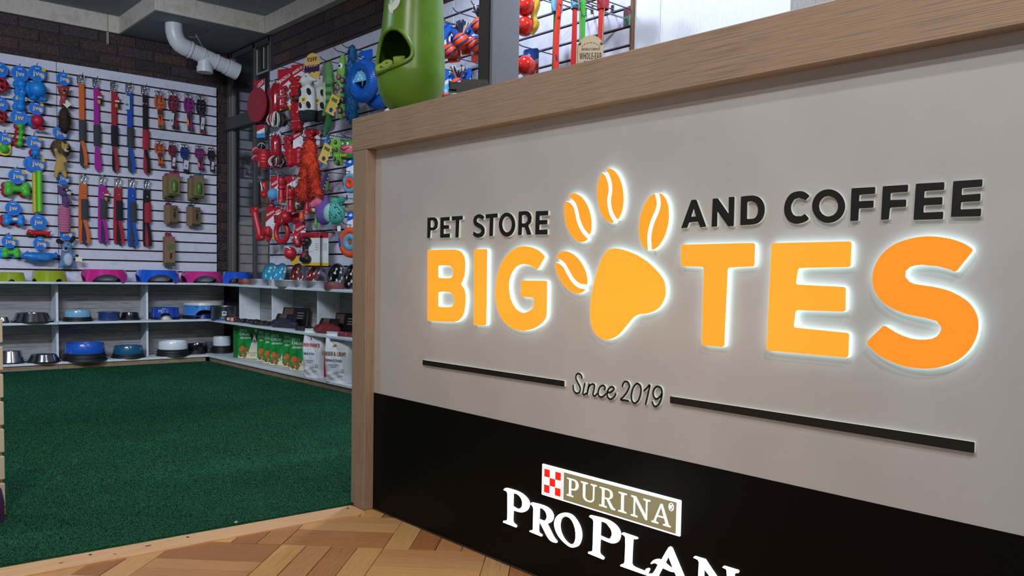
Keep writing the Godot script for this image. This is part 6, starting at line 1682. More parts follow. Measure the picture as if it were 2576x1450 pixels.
func food_box(k: String, label: String, yaw: float) -> void:
	var b: Array = RIGHT[k]
	var w := 0.185
	var h: float = 0.240
	var d := 0.055
	var z0: float = b[0] - b[2] / 2
	var x: float = XR - b[4]
	# node at the middle of the base; the front's far edge lies at z0
	var turn := -PI / 2 + yaw
	var right := Vector3(cos(turn), 0, -sin(turn))
	var front := Vector3(sin(turn), 0, cos(turn))
	var pos := Vector3(x, 0.058, z0) + right * w / 2 - front * d / 2
	if yaw < 0:
		pos = Vector3(2.675, 0.058, -6.25)
	var t := thing("treat_box", label, "box", pos, turn, "green boxes of dog biscuits")
	part(t, "carton", box(Vector3(w, h, d), 0.002), paint(col(30, 110, 52), 0.4), Vector3(0, h / 2, 0))
	var fz := d / 2 + 0.0003
	var green := grain("box green", [col(20, 116, 50), col(28, 138, 60), col(36, 148, 66), col(24, 126, 55)], 0.01, Vector3(4, 4, 4), 0.4, 0.0, false)
	part(t, "front_print", box(Vector3(w * 0.99, h * 0.99, 0.0008), 0.0), green, Vector3(0, h / 2, fz))
	var wave := PackedVector2Array([Vector2(-w * 0.49, 0.003), Vector2(w * 0.49, 0.003), Vector2(w * 0.49, h * 0.30)])
	wave.append_array(PackedVector2Array([Vector2(w * 0.3, h * 0.34), Vector2(w * 0.1, h * 0.31), Vector2(-w * 0.1, h * 0.22), Vector2(-w * 0.3, h * 0.12), Vector2(-w * 0.49, h * 0.10)]))
	part(t, "cream_wave", cut(wave, [], 0.0008), paint(col(226, 216, 182), 0.5), Vector3(0, 0, fz + 0.0004))
	var wh := paint(col(232, 238, 230), 0.5)
	text(t, "print", "DOG", wh, Vector3(-w * 0.22, h * 0.885, fz + 0.0012), w * 0.34, h * 0.085, false, 0.0006)
	text(t, "print", "CHOW", wh, Vector3(-w * 0.17, h * 0.775, fz + 0.0012), w * 0.46, h * 0.085, false, 0.0006)
	text(t, "print", "Abrazzos", wh, Vector3(-w * 0.14, h * 0.665, fz + 0.0012), w * 0.52, h * 0.07, true, 0.0006, Vector3(0, 0, 0.06))
	part(t, "round_print", cut(oval(w * 0.075, w * 0.075, 16), [], 0.0006), paint(col(190, 206, 170), 0.5), Vector3(w * 0.38, h * 0.90, fz + 0.0006))
	# printed puppy: white body and muzzle, black ears and eye patches
	var z := fz + 0.0008
	part(t, "puppy_print", cut(PackedVector2Array([Vector2(w * 0.06, h * 0.30), Vector2(w * 0.48, h * 0.30), Vector2(w * 0.48, h * 0.56), Vector2(w * 0.40, h * 0.60), Vector2(w * 0.24, h * 0.60), Vector2(w * 0.14, h * 0.48)]), [], 0.0006), paint(col(214, 206, 192), 0.6), Vector3(0, 0, z))
	part(t, "puppy_head_print", cut(oval(w * 0.15, h * 0.13, 18), [], 0.0006), paint(col(36, 32, 32), 0.6), Vector3(w * 0.31, h * 0.64, z + 0.0005))
	part(t, "puppy_face_print", cut(PackedVector2Array([Vector2(-0.008, 0.034), Vector2(0.008, 0.034), Vector2(0.014, 0.0), Vector2(0.017, -0.016), Vector2(0, -0.028), Vector2(-0.017, -0.016), Vector2(-0.014, 0.0)]), [], 0.0006), paint(col(224, 218, 208), 0.6), Vector3(w * 0.31, h * 0.63, z + 0.001))
	part(t, "nose_print", cut(oval(0.009, 0.007, 10), [], 0.0006), paint(col(24, 20, 22), 0.5), Vector3(w * 0.31, h * 0.575, z + 0.0016))
	for s in [-1, 1]:
		part(t, "ear_print", cut(PackedVector2Array([Vector2(s * 0.006, 0), Vector2(s * 0.024, 0.020), Vector2(s * 0.026, -0.006), Vector2(s * 0.016, -0.014)]), [], 0.0006), paint(col(30, 26, 28), 0.6), Vector3(w * 0.31 + s * 0.012, h * 0.73, z + 0.0007))
	# printed biscuits and vegetables
	for q in [[-0.32, 0.20, 0.10, col(150, 108, 58)], [-0.14, 0.16, 0.10, col(138, 100, 54)], [-0.36, 0.10, 0.09, col(128, 92, 48)], [-0.18, 0.08, 0.09, col(146, 104, 56)], [-0.30, 0.33, 0.13, col(206, 106, 44)], [-0.12, 0.31, 0.10, col(188, 84, 40)], [-0.38, 0.28, 0.07, col(190, 130, 60)], [-0.40, 0.37, 0.06, col(52, 130, 50)], [-0.02, 0.25, 0.06, col(60, 120, 46)]]:
		part(t, "biscuit_print", cut(oval(w * q[2], h * q[2] * 0.62, 8), [], 0.0006), paint(q[3], 0.6), Vector3(w * q[0], h * q[1], z + 0.0004 + rng.randf() * 0.0006))
	text(t, "print", "INTEGRAL", paint(col(60, 58, 40), 0.6), Vector3(w * 0.20, h * 0.195, z + 0.0006), w * 0.46, h * 0.05, false, 0.0006, Vector3(0, 0, 0.1), false)
	text(t, "print", "DUO", paint(col(60, 58, 40), 0.6), Vector3(w * 0.24, h * 0.125, z + 0.0006), w * 0.24, h * 0.05, false, 0.0006, Vector3(0, 0, 0.1), false)

func food_bag(k: String, label: String, yaw: float, red: bool) -> void:
	var b: Array = RIGHT[k]
	var w: float = b[2] * 0.66
	var h: float = 0.29
	var d := 0.10
	var t := thing("food_bag", label, "bag", Vector3(2.545, 0.058, b[0] + 0.015), -PI / 2 + yaw, "white bags of dog food")
	var m := Mb.new()
	var n := 14
	var rowsn := 16
	var shape := func(u: float, v: float, front: float) -> Vector3:
		var full := sin(PI * clampf(v * 1.02, 0.0, 1.0)) * 0.45 + 0.55 * (1.0 - pow(v, 5.0))
		var dep: float = d / 2 * full * (1.0 - pow(absf(u * 2 - 1), 8.0)) + 0.002
		var wob := 0.0014 * sin(u * 17.0 + v * 9.0) + 0.0014 * sin(v * 23.0 - u * 6.0) + (0.006 * sin(v * 30.0 + u * 14.0) if v < 0.2 or v > 0.85 else 0.0)
		var ww := w * (1.0 - 0.05 * sin(v * PI * 2.0))
		return Vector3((u - 0.5) * ww, v * h, front * (dep + wob * full * 0.8))
	for i in n:
		for j in rowsn:
			for f in [1.0, -1.0]:
				var q := []
				var qn := []
				for e in [[i, j], [i + 1, j], [i + 1, j + 1], [i, j + 1]]:
					var u: float = e[0] / float(n)
					var v: float = e[1] / float(rowsn)
					var p: Vector3 = shape.call(u, v, f)
					var du: Vector3 = shape.call(u + 0.01, v, f) - shape.call(u - 0.01, v, f)
					var dv: Vector3 = shape.call(u, v + 0.01, f) - shape.call(u, v - 0.01, f)
					q.append(p)
					qn.append(du.cross(dv).normalized() * f)
				m.quad4(q[0], q[1], q[2], q[3], qn[0], qn[1], qn[2], qn[3])
	part(t, "body", m.done(), paint(col(222, 224, 228), 0.35))
	part(t, "top_seal", box(Vector3(w * 0.98, 0.016, 0.003), 0.001), paint(col(196, 198, 204), 0.35), Vector3(0, h + 0.006, 0))
	var fz := func(v: float) -> float: return d / 2 * (sin(PI * clampf(v * 1.02, 0.0, 1.0)) * 0.45 + 0.55 * (1.0 - pow(v, 5.0))) + 0.0045
	if red:
		part(t, "gusset", box(Vector3(0.010, h * 0.92, 0.030), 0.003), paint(col(190, 34, 40), 0.4), Vector3(w / 2 - 0.004, h * 0.47, 0.0))
		text(t, "print", "ENDURANCE", paint(col(190, 40, 50), 0.5), Vector3(0, h * 0.70, fz.call(0.70)), w * 0.80, h * 0.085, false, 0.001)
		text(t, "print", "Duck & Rice", paint(col(70, 90, 110), 0.5), Vector3(-w * 0.05, h * 0.52, fz.call(0.52)), w * 0.5, h * 0.06, true, 0.001)
		part(t, "red_mark", cut(PackedVector2Array([Vector2(0, 0.012), Vector2(0.004, 0.002), Vector2(0.010, -0.010), Vector2(0.002, -0.002), Vector2(-0.008, -0.012), Vector2(-0.003, 0.001), Vector2(-0.008, 0.006)]), [], 0.001), paint(col(196, 44, 52), 0.5), Vector3(-w * 0.05, h * 0.83, fz.call(0.83)))
	else:
		part(t, "foil_seal", cut(round_rect(w * 0.55, 0.034, 0.01, 4), [], 0.001), paint(col(190, 200, 214), 0.2, 0.8), Vector3(0, h * 0.90, fz.call(0.90)), Vector3(-0.35, 0, 0))
		part(t, "printed_dog_mark", cut(PackedVector2Array([Vector2(-0.016, -0.008), Vector2(-0.010, 0.004), Vector2(-0.002, 0.010), Vector2(0.010, 0.012), Vector2(0.018, 0.002), Vector2(0.008, -0.004), Vector2(0.010, -0.012), Vector2(0, -0.006), Vector2(-0.008, -0.012)]), [], 0.001), paint(col(206, 126, 54), 0.5), Vector3(-w * 0.05, h * 0.76, fz.call(0.76)))
		text(t, "print", "SENIOR & LIGHT", paint(col(126, 84, 48), 0.5), Vector3(-w * 0.04, h * 0.60, fz.call(0.60)), w * 0.86, h * 0.085, false, 0.001)
		text(t, "print", "Salmon & Potato", paint(col(80, 96, 110), 0.5), Vector3(-w * 0.04, h * 0.47, fz.call(0.47)), w * 0.6, h * 0.06, true, 0.001)
	for q in [[-0.12, 0.37], [0.06, 0.37], [-0.06, 0.33], [0.16, 0.22], [0.16, 0.14]]:
		part(t, "small_print", box(Vector3(w * 0.2, 0.003, 0.001), 0.0), paint(col(130, 134, 142), 0.5), Vector3(w * q[0], h * q[1], fz.call(q[1])))
	part(t, "emblem_print", cut(oval(0.009, 0.009, 12), [oval(0.007, 0.007, 12)], 0.001), paint(col(120, 124, 132), 0.5), Vector3(w * 0.28, h * 0.26, fz.call(0.26)))

func build_side_shelf() -> void:
	for q in [["can1", "low printed can at the shelf corner beside the blue bowl", true], ["pan1", "small steel dish next to the corner can, top side shelf", false], ["pan2", "narrow steel dish below the turquoise bowls", false], ["pan3", "largest steel dish in the middle of the top side shelf", false], ["pan4", "small steel dish beside the largest one, top side shelf", false], ["pan5", "medium steel dish below the red bone-print bowls", false], ["can2", "low red printed can below the black bone-print bowls", true]]:
		dish_r(q[0], q[1], q[2])
	leaning_bowl("tb1", col(40, 150, 182), "turquoise bone-print bowl leaning on the wall, nearer the window", -0.12, 0.30)
	leaning_bowl("tb2", col(36, 146, 184), "turquoise bone-print bowl leaning in front of another", -0.30, 0.10)
	leaning_bowl("tb3", col(110, 24, 24), "dark red bone-print bowl leaning upright beside the turquoise ones", -0.14, 0.15)
	leaning_bowl("tb4", col(116, 26, 24), "dark red bone-print bowl leaning far back", -0.42, 0.05)
	leaning_bowl("tb5", col(16, 18, 18), "black bone-print bowl leaning on the wall below the black bone card", -0.14, 0.20)
	leaning_bowl("tb6", col(16, 18, 18), "black bone-print bowl partly hidden by the counter post", -0.30, 0.10)
	var b: Array = BACK["bb2"]
	var t := thing("raised_bowl", "smaller blue raised bowl in the shelf corner by the window", "bowl", Vector3(2.68, 0.62, -6.40), 0, "glossy raised bowls on the top shelf")
	var m := Mb.new()
	arched(m, 0.115, 0.094, 0.09, 4, 0.5, 0.55, 2.0, 0.006)
	part(t, "stand", m.done(), paint(col(24, 84, 206), 0.18, 0.0, 0.8))
	part(t, "inner_dish", turned([Vector2(0.094, 0.088), Vector2(0.085, 0.092), Vector2(0.06, 0.04), Vector2(0, 0.036)], 32), steel())
	# middle side shelf: dark packs of chews
	var dark := grain("dark pack", [col(22, 18, 22), col(34, 28, 34), col(60, 44, 44), col(26, 22, 28)], 0.04, Vector3(9, 9, 9), 0.35)
	for i in 2:
		var x := thing("chew_carton", ["tiny dark chew carton at the middle shelf corner", "tiny red chew carton beside the dark one at the shelf corner"][i], "box", Vector3(2.545, 0.337, -6.20 + i * 0.075), -0.9, "small chew cartons")
		part(x, "carton", box(Vector3(0.05, 0.038, 0.05), 0.002), paint([col(44, 30, 34), col(150, 60, 62)][i], 0.4), Vector3(0, 0.019, 0))
		part(x, "front_print", box(Vector3(0.026, 0.022, 0.001), 0.0), paint(col(200, 170, 160), 0.5), Vector3(0, 0.020, 0.0255))
	for i in 5:
		var z := -6.02 + i * 0.095
		var o := thing("chew_bone", ["dark wrapped chew bone lying nearest the shelf corner", "dark wrapped chew bone, second along the middle side shelf", "dark wrapped chew bone, third along the middle side shelf", "dark wrapped chew bone, fourth along the middle side shelf", "dark wrapped chew bone lying nearest the black packets"][i], "dog chew", Vector3(2.55 + (i % 2) * 0.03, 0.337, z), PI / 2 + 0.25 * sin(i * 2.0), "wrapped chew bones")
		part(o, "bone", skinned([[Vector3(-0.06, 0.014, 0), Vector3(0.06, 0.014, 0), 0.010, 0.010], [Vector3(-0.064, 0.018, 0.012), Vector3(-0.064, 0.018, 0.012), 0.016, 0.016], [Vector3(-0.064, 0.018, -0.012), Vector3(-0.064, 0.018, -0.012), 0.016, 0.016], [Vector3(0.064, 0.018, 0.012), Vector3(0.064, 0.018, 0.012), 0.016, 0.016], [Vector3(0.064, 0.018, -0.012), Vector3(0.064, 0.018, -0.012), 0.016, 0.016]], 0.006, 0.008), dark)
		part(o, "paper_band", turned([Vector2(0.0125, -0.02), Vector2(0.0125, 0.02)], 14), paint(col(70, 50, 56), 0.5), Vector3(0, 0.015, 0), Vector3(0, 0, PI / 2))
	var packs := [["bagb", 0.25, 0.135, -5.40, "upright black treat packet at the back of the middle side shelf", col(40, 30, 30)], ["rbagb", 0.19, 0.13, -4.70, "upright black treat packet behind the red packet near the counter post", col(40, 30, 30)]]
	for q in packs:
		var o := thing("treat_packet", q[4], "packet", Vector3(2.68, 0.337, q[3]), -PI / 2 + 0.3, "dark treat packets")
		part(o, "packet", box(Vector3(q[1], q[2], 0.02), 0.004), paint(col(22, 20, 22), 0.35), Vector3(0, q[2] / 2, 0), Vector3(-0.2, 0, 0))
		part(o, "photo_print", box(Vector3(q[1] * 0.36, q[2] * 0.5, 0.001), 0.0), grain("food photo", [col(44, 30, 26), col(110, 80, 64), col(70, 42, 36), col(150, 128, 112)], 0.05, Vector3(10, 10, 10), 0.5), Vector3(-q[1] * 0.25, q[2] * 0.7, 0.006), Vector3(-0.2, 0, 0))
		for y in [0.74, 0.6, 0.48]:
			part(o, "print_line", box(Vector3(q[1] * 0.24, 0.006, 0.001), 0.0), paint(col(130, 130, 130), 0.5), Vector3(q[1] * 0.22, q[2] * y, 0.0105 - 0.2 * (y - 0.55) * q[2]), Vector3(-0.2, 0, 0))
	for q in [["pouch", -5.36, col(30, 32, 46), "crumpled dark blue pouch in front of the black packet", 0.13], ["rbag", -4.76, col(130, 28, 32), "crumpled red treat pouch near the counter post", 0.11]]:
		var o := thing("treat_pouch", q[3], "packet", Vector3(2.585, 0.337, q[1]), -PI / 2 + 0.3, "dark treat packets")
		var mm := Mb.new()
		mm.skin([[Vector3(-q[4] * 0.75, 0.02, 0), Vector3(q[4] * 0.7, 0.02, 0), 0.03, 0.026], [Vector3(-q[4] * 0.3, 0.035, -0.01), Vector3(q[4] * 0.4, 0.035, -0.01), 0.03, 0.024], [Vector3(-q[4] * 0.9, 0.012, 0.01), Vector3(-q[4] * 0.5, 0.02, 0.02), 0.012, 0.018]], 0.009, 0.015)
		part(o, "pouch", mm.done(), grain("crumpled " + q[0], [q[2].darkened(0.5), q[2], q[2].lightened(0.12), q[2].darkened(0.3)], 0.05, Vector3(9, 9, 9), 0.25, 0.6), Vector3(0, 0.006, 0))
		part(o, "photo_print", box(Vector3(q[4] * 0.5, 0.05, 0.002), 0.001), grain("food photo", [], 0.05, Vector3.ONE), Vector3(-q[4] * 0.2, 0.070, -0.002), Vector3(-0.5, 0, 0))
		part(o, "printed_flap", box(Vector3(q[4] * 1.5, 0.06, 0.003), 0.001), paint(col(26, 24, 26), 0.35), Vector3(0, 0.068, -0.008), Vector3(-0.5, 0, 0))
	for q in [["coil", -5.02, col(34, 28, 32), "coil of black sausage chews at the middle side shelf's edge"], ["saus", -4.46, col(120, 44, 44), "coil of red sausage chews beside the counter post"]]:
		var o := thing("sausage_coil", q[3], "dog chew", Vector3(2.56, 0.337, q[1]), 0.3, "sausage chew coils")
		for i in 4:
			var pts := []
			for k in 9:
				var a := lerpf(-0.9, 0.9, k / 8.0)
				pts.append(Vector3(-0.02 + 0.02 * cos(a), 0.013 + 0.006 * (i % 2), i * 0.030 - 0.05 + 0.04 * sin(a)))
			part(o, "sausage", piped(pts, 0.012, 9), paint(q[2].lightened(0.06 * (i % 3)), 0.3))
			part(o, "twist_tie", sphere(8, 6), paint(col(190, 190, 190), 0.4), pts[8], Vector3.ZERO, Vector3.ONE * 0.006)
	# bottom side shelf: biscuit boxes and food bags
	for q in [["x0", "green biscuit box nearest the corner, turned to its side", 0.5 - PI / 2], ["x1", "green biscuit box standing first and fully visible in the row", 0.52], ["x2", "green biscuit box half hidden behind its neighbour, second in the row", 0.50], ["x3", "green biscuit box showing only a strip, third in the row", 0.50], ["x4", "green biscuit box in the middle of the row with its title visible", 0.50], ["x5", "green biscuit box mostly hidden, second from the white bags", 0.48], ["x6", "green biscuit box beside the white food bags", 0.50]]:
		food_box(q[0], q[1], q[2])
	food_bag("p1", "white dog food bag with red lettering and red gusset", 0.42, true)
	food_bag("p2", "white dog food bag with brown lettering beside the counter post", 0.42, false)
# ------------------------------------------------------------------ goods on the side slat wall
const SWING := 0.36     # hung goods turn a little towards the room

func hang_r(called: String, label: String, k: String, category := "dog toy", swing := SWING, hook := true) -> Array:
	var b: Array = RIGHT[k]
	var at := spot_r(k)
	var h: float = b[3]
	var t := thing(called, label, category, at - Vector3(0, h / 2, 0), -PI / 2 + swing, "toys on the side slat wall")
	if hook:
		peg(Vector3(XR, at.y + h / 2 + 0.006, at.z - 0.01), b[4] + 0.045, -PI / 2, short("hook for the " + label))
	var c := cos(1.1) / cos(1.1 - swing)
	return [t, b[2] * c, h]

# a red header card with a white slash and yellow foot
func header_card(t: Node, w: float, h: float, at: Vector3, word := true) -> void:
	var o := part(t, "header_card", box(Vector3(w, h, 0.002), 0.0), paint(col(222, 222, 226), 0.5), at)
	part(o, "red_field", cut(PackedVector2Array([Vector2(-w / 2, h / 2), Vector2(-w / 2, 0.0), Vector2(w / 2, h * 0.26), Vector2(w / 2, h / 2)]), [], 0.0008), paint(col(178, 28, 44), 0.45), Vector3(0, 0, 0.001))
	part(o, "yellow_foot", box(Vector3(w, h * 0.10, 0.0008), 0.0), paint(col(222, 176, 40), 0.5), Vector3(0, -h * 0.45, 0.0014))
	part(o, "print_line", box(Vector3(w * 0.3, 0.003, 0.0006), 0.0), paint(col(150, 150, 156), 0.5), Vector3(w * 0.28, -h * 0.08, 0.0014))
	part(o, "print_line", box(Vector3(w * 0.3, 0.003, 0.0006), 0.0), paint(col(150, 150, 156), 0.5), Vector3(w * 0.28, -h * 0.14, 0.0014))
	if word:
		text(o, "print", "DOGZILLA", paint(col(236, 232, 228), 0.5), Vector3(0, h * 0.27, 0.0022), w * 0.84, w * 0.17, false, 0.0006, Vector3(0, 0, 0.42))

func red_rubber() -> StandardMaterial3D:
	return paint(col(172, 22, 34), 0.42)

func rope_tuft(m: Mb, at: Vector3, h: float, r: float, cnt: int) -> void:
	for i in cnt:
		var a := rng.randf() * TAU
		var d := Vector3(cos(a), 0, sin(a)) * r * rng.randf_range(0.3, 1.0)
		var ln := h * rng.randf_range(0.75, 1.0)
		m.tube(bent([at, at + d * 0.7 + Vector3(0, -ln * 0.25, 0), at + d + Vector3(0, -ln * 0.65, 0), at + d * 0.7 + Vector3(0, -ln, 0)]), 0.0048, 5)

func lobed(h: float, w: float) -> ArrayMesh:
	var b := []
	for k in 5:
		var y := lerpf(0.12, 0.88, k / 4.0) * h
		for x in [-1, 1]:
			var p := Vector3(x * w * (0.30 if k % 2 == 0 else 0.16), y, 0.004)
			b.append([p, p, w * (0.24 if k % 2 == 0 else 0.17), w * (0.24 if k % 2 == 0 else 0.17)])
	b.append([Vector3(0, h * 0.12, 0.006), Vector3(0, h * 0.88, 0.006), w * 0.17, w * 0.17])
	return skinned(b, w / 16, w * 0.05)

func pawn(h: float, r: float) -> ArrayMesh:
	return turned([Vector2(0, 0), Vector2(r, 0.0), Vector2(r, h * 0.10), Vector2(r * 0.8, h * 0.16), Vector2(r * 0.62, h * 0.3), Vector2(r * 0.55, h * 0.5), Vector2(r * 0.85, h * 0.56), Vector2(r * 0.85, h * 0.62), Vector2(r * 0.6, h * 0.68), Vector2(r * 0.9, h * 0.82), Vector2(r * 0.85, h * 0.95), Vector2(0, h)], 16)

func string(t: Node, a: Vector3, b: Vector3) -> void:
	part(t, "string", piped([a, (a + b) / 2 + Vector3(0, -0.004, 0.004), b], 0.0015, 5), paint(col(206, 196, 180), 0.8))

func build_side_toys() -> void:
	var red := red_rubber()
	var black := paint(col(18, 16, 18), 0.5)
	var white := cloth(col(228, 226, 216))
	# upper row
	var a := hang_r("flying_disc", "large dark red fabric flying disc nearest the window", "disc1", "dog toy", 0.1)
	var t: Node3D = a[0]
	var r: float = a[2] / 2
	for i in 2:
		var m := Mb.new()
		var prof := [Vector2(0, 0.010), Vector2(r * 0.45, 0.012), Vector2(r * 0.5, 0.009), Vector2(r * 0.85, 0.008), Vector2(r * 0.97, 0.004), Vector2(r, -0.006), Vector2(r * 0.97, -0.016), Vector2(r * 0.9, -0.014), Vector2(0, -0.010)]
		m.lathe(prof, 36, Vector3.ZERO, Basis.from_euler(Vector3(PI / 2, 0, 0)))
		part(t, "disc" if i == 0 else "spare_disc", m.done(), cloth(col(150, 22, 40)), Vector3(i * 0.03, r, -i * 0.06))
	header_card(t, 0.15, 0.16, Vector3(0.01, a[2] - 0.03, -0.016))
	for q in [["rope1", "rope1t", "red dog toy tube with rope ties, upper row"], ["rope2", "rope2t", "red dog toy tube with rope tassel, second row"]]:
		a = hang_r("rope_tube_toy", q[2], q[0])
		t = a[0]
		var h: float = a[2]
		r = 0.038
		part(t, "tube", turned([Vector2(0, -0.02), Vector2(r * 0.6, -0.015), Vector2(r, 0.01), Vector2(r * 0.94, h * 0.3), Vector2(r, h * 0.5), Vector2(r * 0.95, h * 0.8), Vector2(r * 0.6, h * 0.97), Vector2(0, h)], 18), paint(col(150, 18, 36), 0.18, 0.0, 0.8))
		var m := Mb.new()
		rope_tuft(m, Vector3(0.01, -0.005, 0.01), RIGHT[q[1]][3] * 0.95, 0.062, 26)
		part(t, "rope_tassel", m.done(), white)
		m = Mb.new()
		rope_tuft(m, Vector3(0.02, -0.005, 0.0), RIGHT[q[1]][3] * 0.95, 0.066, 22)
		part(t, "rope_tassel", m.done(), cloth(col(30, 24, 28)))
		m = Mb.new()
		rope_tuft(m, Vector3(0.0, -0.005, 0.012), RIGHT[q[1]][3] * 0.9, 0.055, 14)
		part(t, "rope_tassel", m.done(), cloth(col(150, 26, 42)))
		m = Mb.new()
		for k in 5:
			var an := TAU * k / 5
			m.tube([Vector3(0, h * 0.94, 0), Vector3(cos(an) * 0.03, h + 0.012, sin(an) * 0.03), Vector3(cos(an) * 0.042, h - 0.01, sin(an) * 0.042)], 0.005, 6)
		part(t, "rope_knot", m.done(), white)
	for q in [["dz1", "dz1t", "red bone-shaped toy on a tall header card, upper row"], ["dz2", "dz2t", "red lobed toy on a wide header card, upper row"], ["dz3", "dz3t", "red lobed toy tied to a card below the plush cow"], ["dz4", "dz4t", "red knobbly toy on a card in the second row"]]:
		a = hang_r("carded_rubber_toy", q[2], q[0])
		t = a[0]
		header_card(t, maxf(0.085, a[1]), a[2], Vector3(0, a[2] / 2, -0.02))
		var b: Array = RIGHT[q[1]]
		var off: float = b[1] - b[3] / 2 - t.position.y
		var along: float = (b[0] - RIGHT[q[0]][0]) * 0.5
		part(t, "rubber_toy", lobed(b[3], maxf(0.06, b[2] * 0.55)), red, Vector3(along, off, 0.014))
		string(t, Vector3(along - 0.03, off + b[3] * 0.5, 0.036), Vector3(along + 0.04, off + b[3] * 0.52, 0.034))
	build_side_plush()
	# second row
	a = hang_r("tennis_ball_set", "black and red tennis balls on a small card by the window", "tballs")
	t = a[0]
	for q in [[0.02, 0.115, black], [-0.03, 0.085, red], [-0.035, 0.03, red], [0.01, 0.05, black]]:
		var o := part(t, "ball", sphere(16, 10), cloth(col(24, 20, 22) if q[2] == black else col(170, 26, 40)), Vector3(q[0], q[1], 0.01 * q[0]), Vector3.ZERO, Vector3.ONE * 0.031)
		var seam := []
		for k in 16:
			var an := TAU * k / 16
			seam.append(Vector3(cos(an), 0.45 * sin(2 * an), sin(an)).normalized() * 1.0)
		part(o, "seam", piped(seam, 0.07, 5, true), paint(col(226, 220, 210), 0.7))
	header_card(t, 0.075, 0.09, Vector3(0.0, a[2] + 0.06, -0.01), false)
	part(t, "blue_print", box(Vector3(0.075, 0.03, 0.001), 0.0), paint(col(60, 140, 200), 0.5), Vector3(0, a[2] + 0.03, -0.008))
	a = hang_r("rubber_barrel", "ridged red rubber barrel tied with string", "barrel")
	t = a[0]
	r = 0.055
	var prof := [Vector2(0, 0), Vector2(r * 0.7, 0)]
	for k in 13:
		var y: float = a[2] * (0.04 + 0.92 * k / 12.0)
		prof.append(Vector2(r * (0.75 + 0.25 * sin(PI * k / 12.0)) * (1.0 if k % 2 else 0.94), y))
	prof.append_array([Vector2(r * 0.7, a[2]), Vector2(0, a[2])])
	part(t, "barrel", turned(prof, 22), red)
	part(t, "spare_barrel", turned(prof, 22), red, Vector3(0.05, 0, -0.07))
	string(t, Vector3(0, a[2] + 0.05, 0.02), Vector3(0.0, 0.0, r))
	# third row
	a = hang_r("rubber_shoe", "black and red rubber shoe toy by the window", "shoe")
	t = a[0]
	part(t, "shoe", skinned([[Vector3(0, 0.10, 0), Vector3(0.0, 0.05, 0), 0.024, 0.026], [Vector3(0, 0.05, 0), Vector3(0.02, 0.022, 0.02), 0.026, 0.022]], 0.006, 0.01), red)
	part(t, "white_stripe", piped([Vector3(-0.01, 0.11, 0.024), Vector3(0.005, 0.08, 0.028), Vector3(0.012, 0.05, 0.032)], 0.004, 6), paint(col(222, 216, 210), 0.6))
	part(t, "black_patch", sphere(12, 8), black, Vector3(0.006, 0.06, 0.020), Vector3.ZERO, Vector3(0.014, 0.026, 0.010))
	a = hang_r("carded_ball", "pale blue ball on a red and white header card", "dz5")
	t = a[0]
	header_card(t, 0.095, a[2], Vector3(0, a[2] / 2, -0.02))
	var off: float = RIGHT["lball"][1] - t.position.y
	part(t, "ball", sphere(22, 14), cloth(col(90, 160, 214)), Vector3(0.02, off, 0.022), Vector3.ZERO, Vector3.ONE * 0.042)
	part(t, "ball_tag", box(Vector3(0.03, 0.026, 0.002), 0.0), paint(col(40, 110, 190), 0.5), Vector3(0.05, off - 0.055, 0.03))
	part(t, "red_toy", lobed(0.10, 0.06), red, Vector3(0.0, 0.0, 0.0))
	for q in [["bott1", "slim red rubber pawn toy tied to its card", 0.028], ["bott2", "larger red rubber pawn toy tied to its card", 0.034]]:
		a = hang_r("rubber_pawn", q[1], q[0])
		t = a[0]
		part(t, "pawn", pawn(a[2], q[2]), red, Vector3(0, 0, 0.02))
		header_card(t, 0.08, a[2] * 0.9, Vector3(0.02, a[2] * 0.62, -0.022), false)
		string(t, Vector3(0.0, a[2] + 0.02, 0.05), Vector3(0.004, 0.0, 0.056))
	a = hang_r("header_pack", "flat header card of red toys between the pawn toys", "dz6")
	header_card(a[0], 0.10, a[2], Vector3(0, a[2] / 2, 0))
	part(a[0], "red_toy", lobed(a[2] * 0.6, 0.06), red, Vector3(0, -a[2] * 0.2, 0.02))
	a = hang_r("rubber_bone_club", "long red rubber bone hanging lowest by the window", "rbone")
	t = a[0]
	var h: float = a[2]
	part(t, "bone", skinned([[Vector3(-0.035, h - 0.03, 0), Vector3(0.02, 0.03, 0), 0.022, 0.026], [Vector3(-0.055, h - 0.024, 0), Vector3(-0.055, h - 0.024, 0), 0.024, 0.024], [Vector3(-0.02, h - 0.014, 0), Vector3(-0.02, h - 0.014, 0), 0.022, 0.022], [Vector3(0.004, 0.022, 0), Vector3(0.004, 0.022, 0), 0.022, 0.022], [Vector3(0.040, 0.024, 0), Vector3(0.040, 0.024, 0), 0.022, 0.022]], 0.008, 0.012), red)
	a = hang_r("carded_fist_toy", "red fist-shaped rubber toy on a leaning header card", "dz7")
	t = a[0]
	header_card(t, 0.09, a[2], Vector3(0, a[2] / 2, -0.02))
	off = RIGHT["fist"][1] - t.position.y
	part(t, "fist", skinned([[Vector3(0, off, 0.012), Vector3(0, off, 0.012), 0.032, 0.032], [Vector3(-0.02, off + 0.02, 0.02), Vector3(-0.02, off - 0.02, 0.02), 0.016, 0.016], [Vector3(0.02, off + 0.02, 0.02), Vector3(0.02, off - 0.02, 0.02), 0.016, 0.016], [Vector3(0, off, 0), Vector3(0, off - 0.06, 0), 0.022, 0.016]], 0.006, 0.006), red)
	a = hang_r("rubber_ball", "red rubber ball tied above the ridged hoop", "rball")
	part(a[0], "ball", sphere(22, 14), red, Vector3(0, a[2] / 2, 0), Vector3.ZERO, Vector3.ONE * 0.046)
	part(a[0], "spare_ball", sphere(18, 12), red, Vector3(0.06, a[2] / 2 - 0.01, -0.05), Vector3.ZERO, Vector3.ONE * 0.044)
	string(a[0], Vector3(0.0, 0.13, 0.0), Vector3(0.006, 0.0, 0.048))
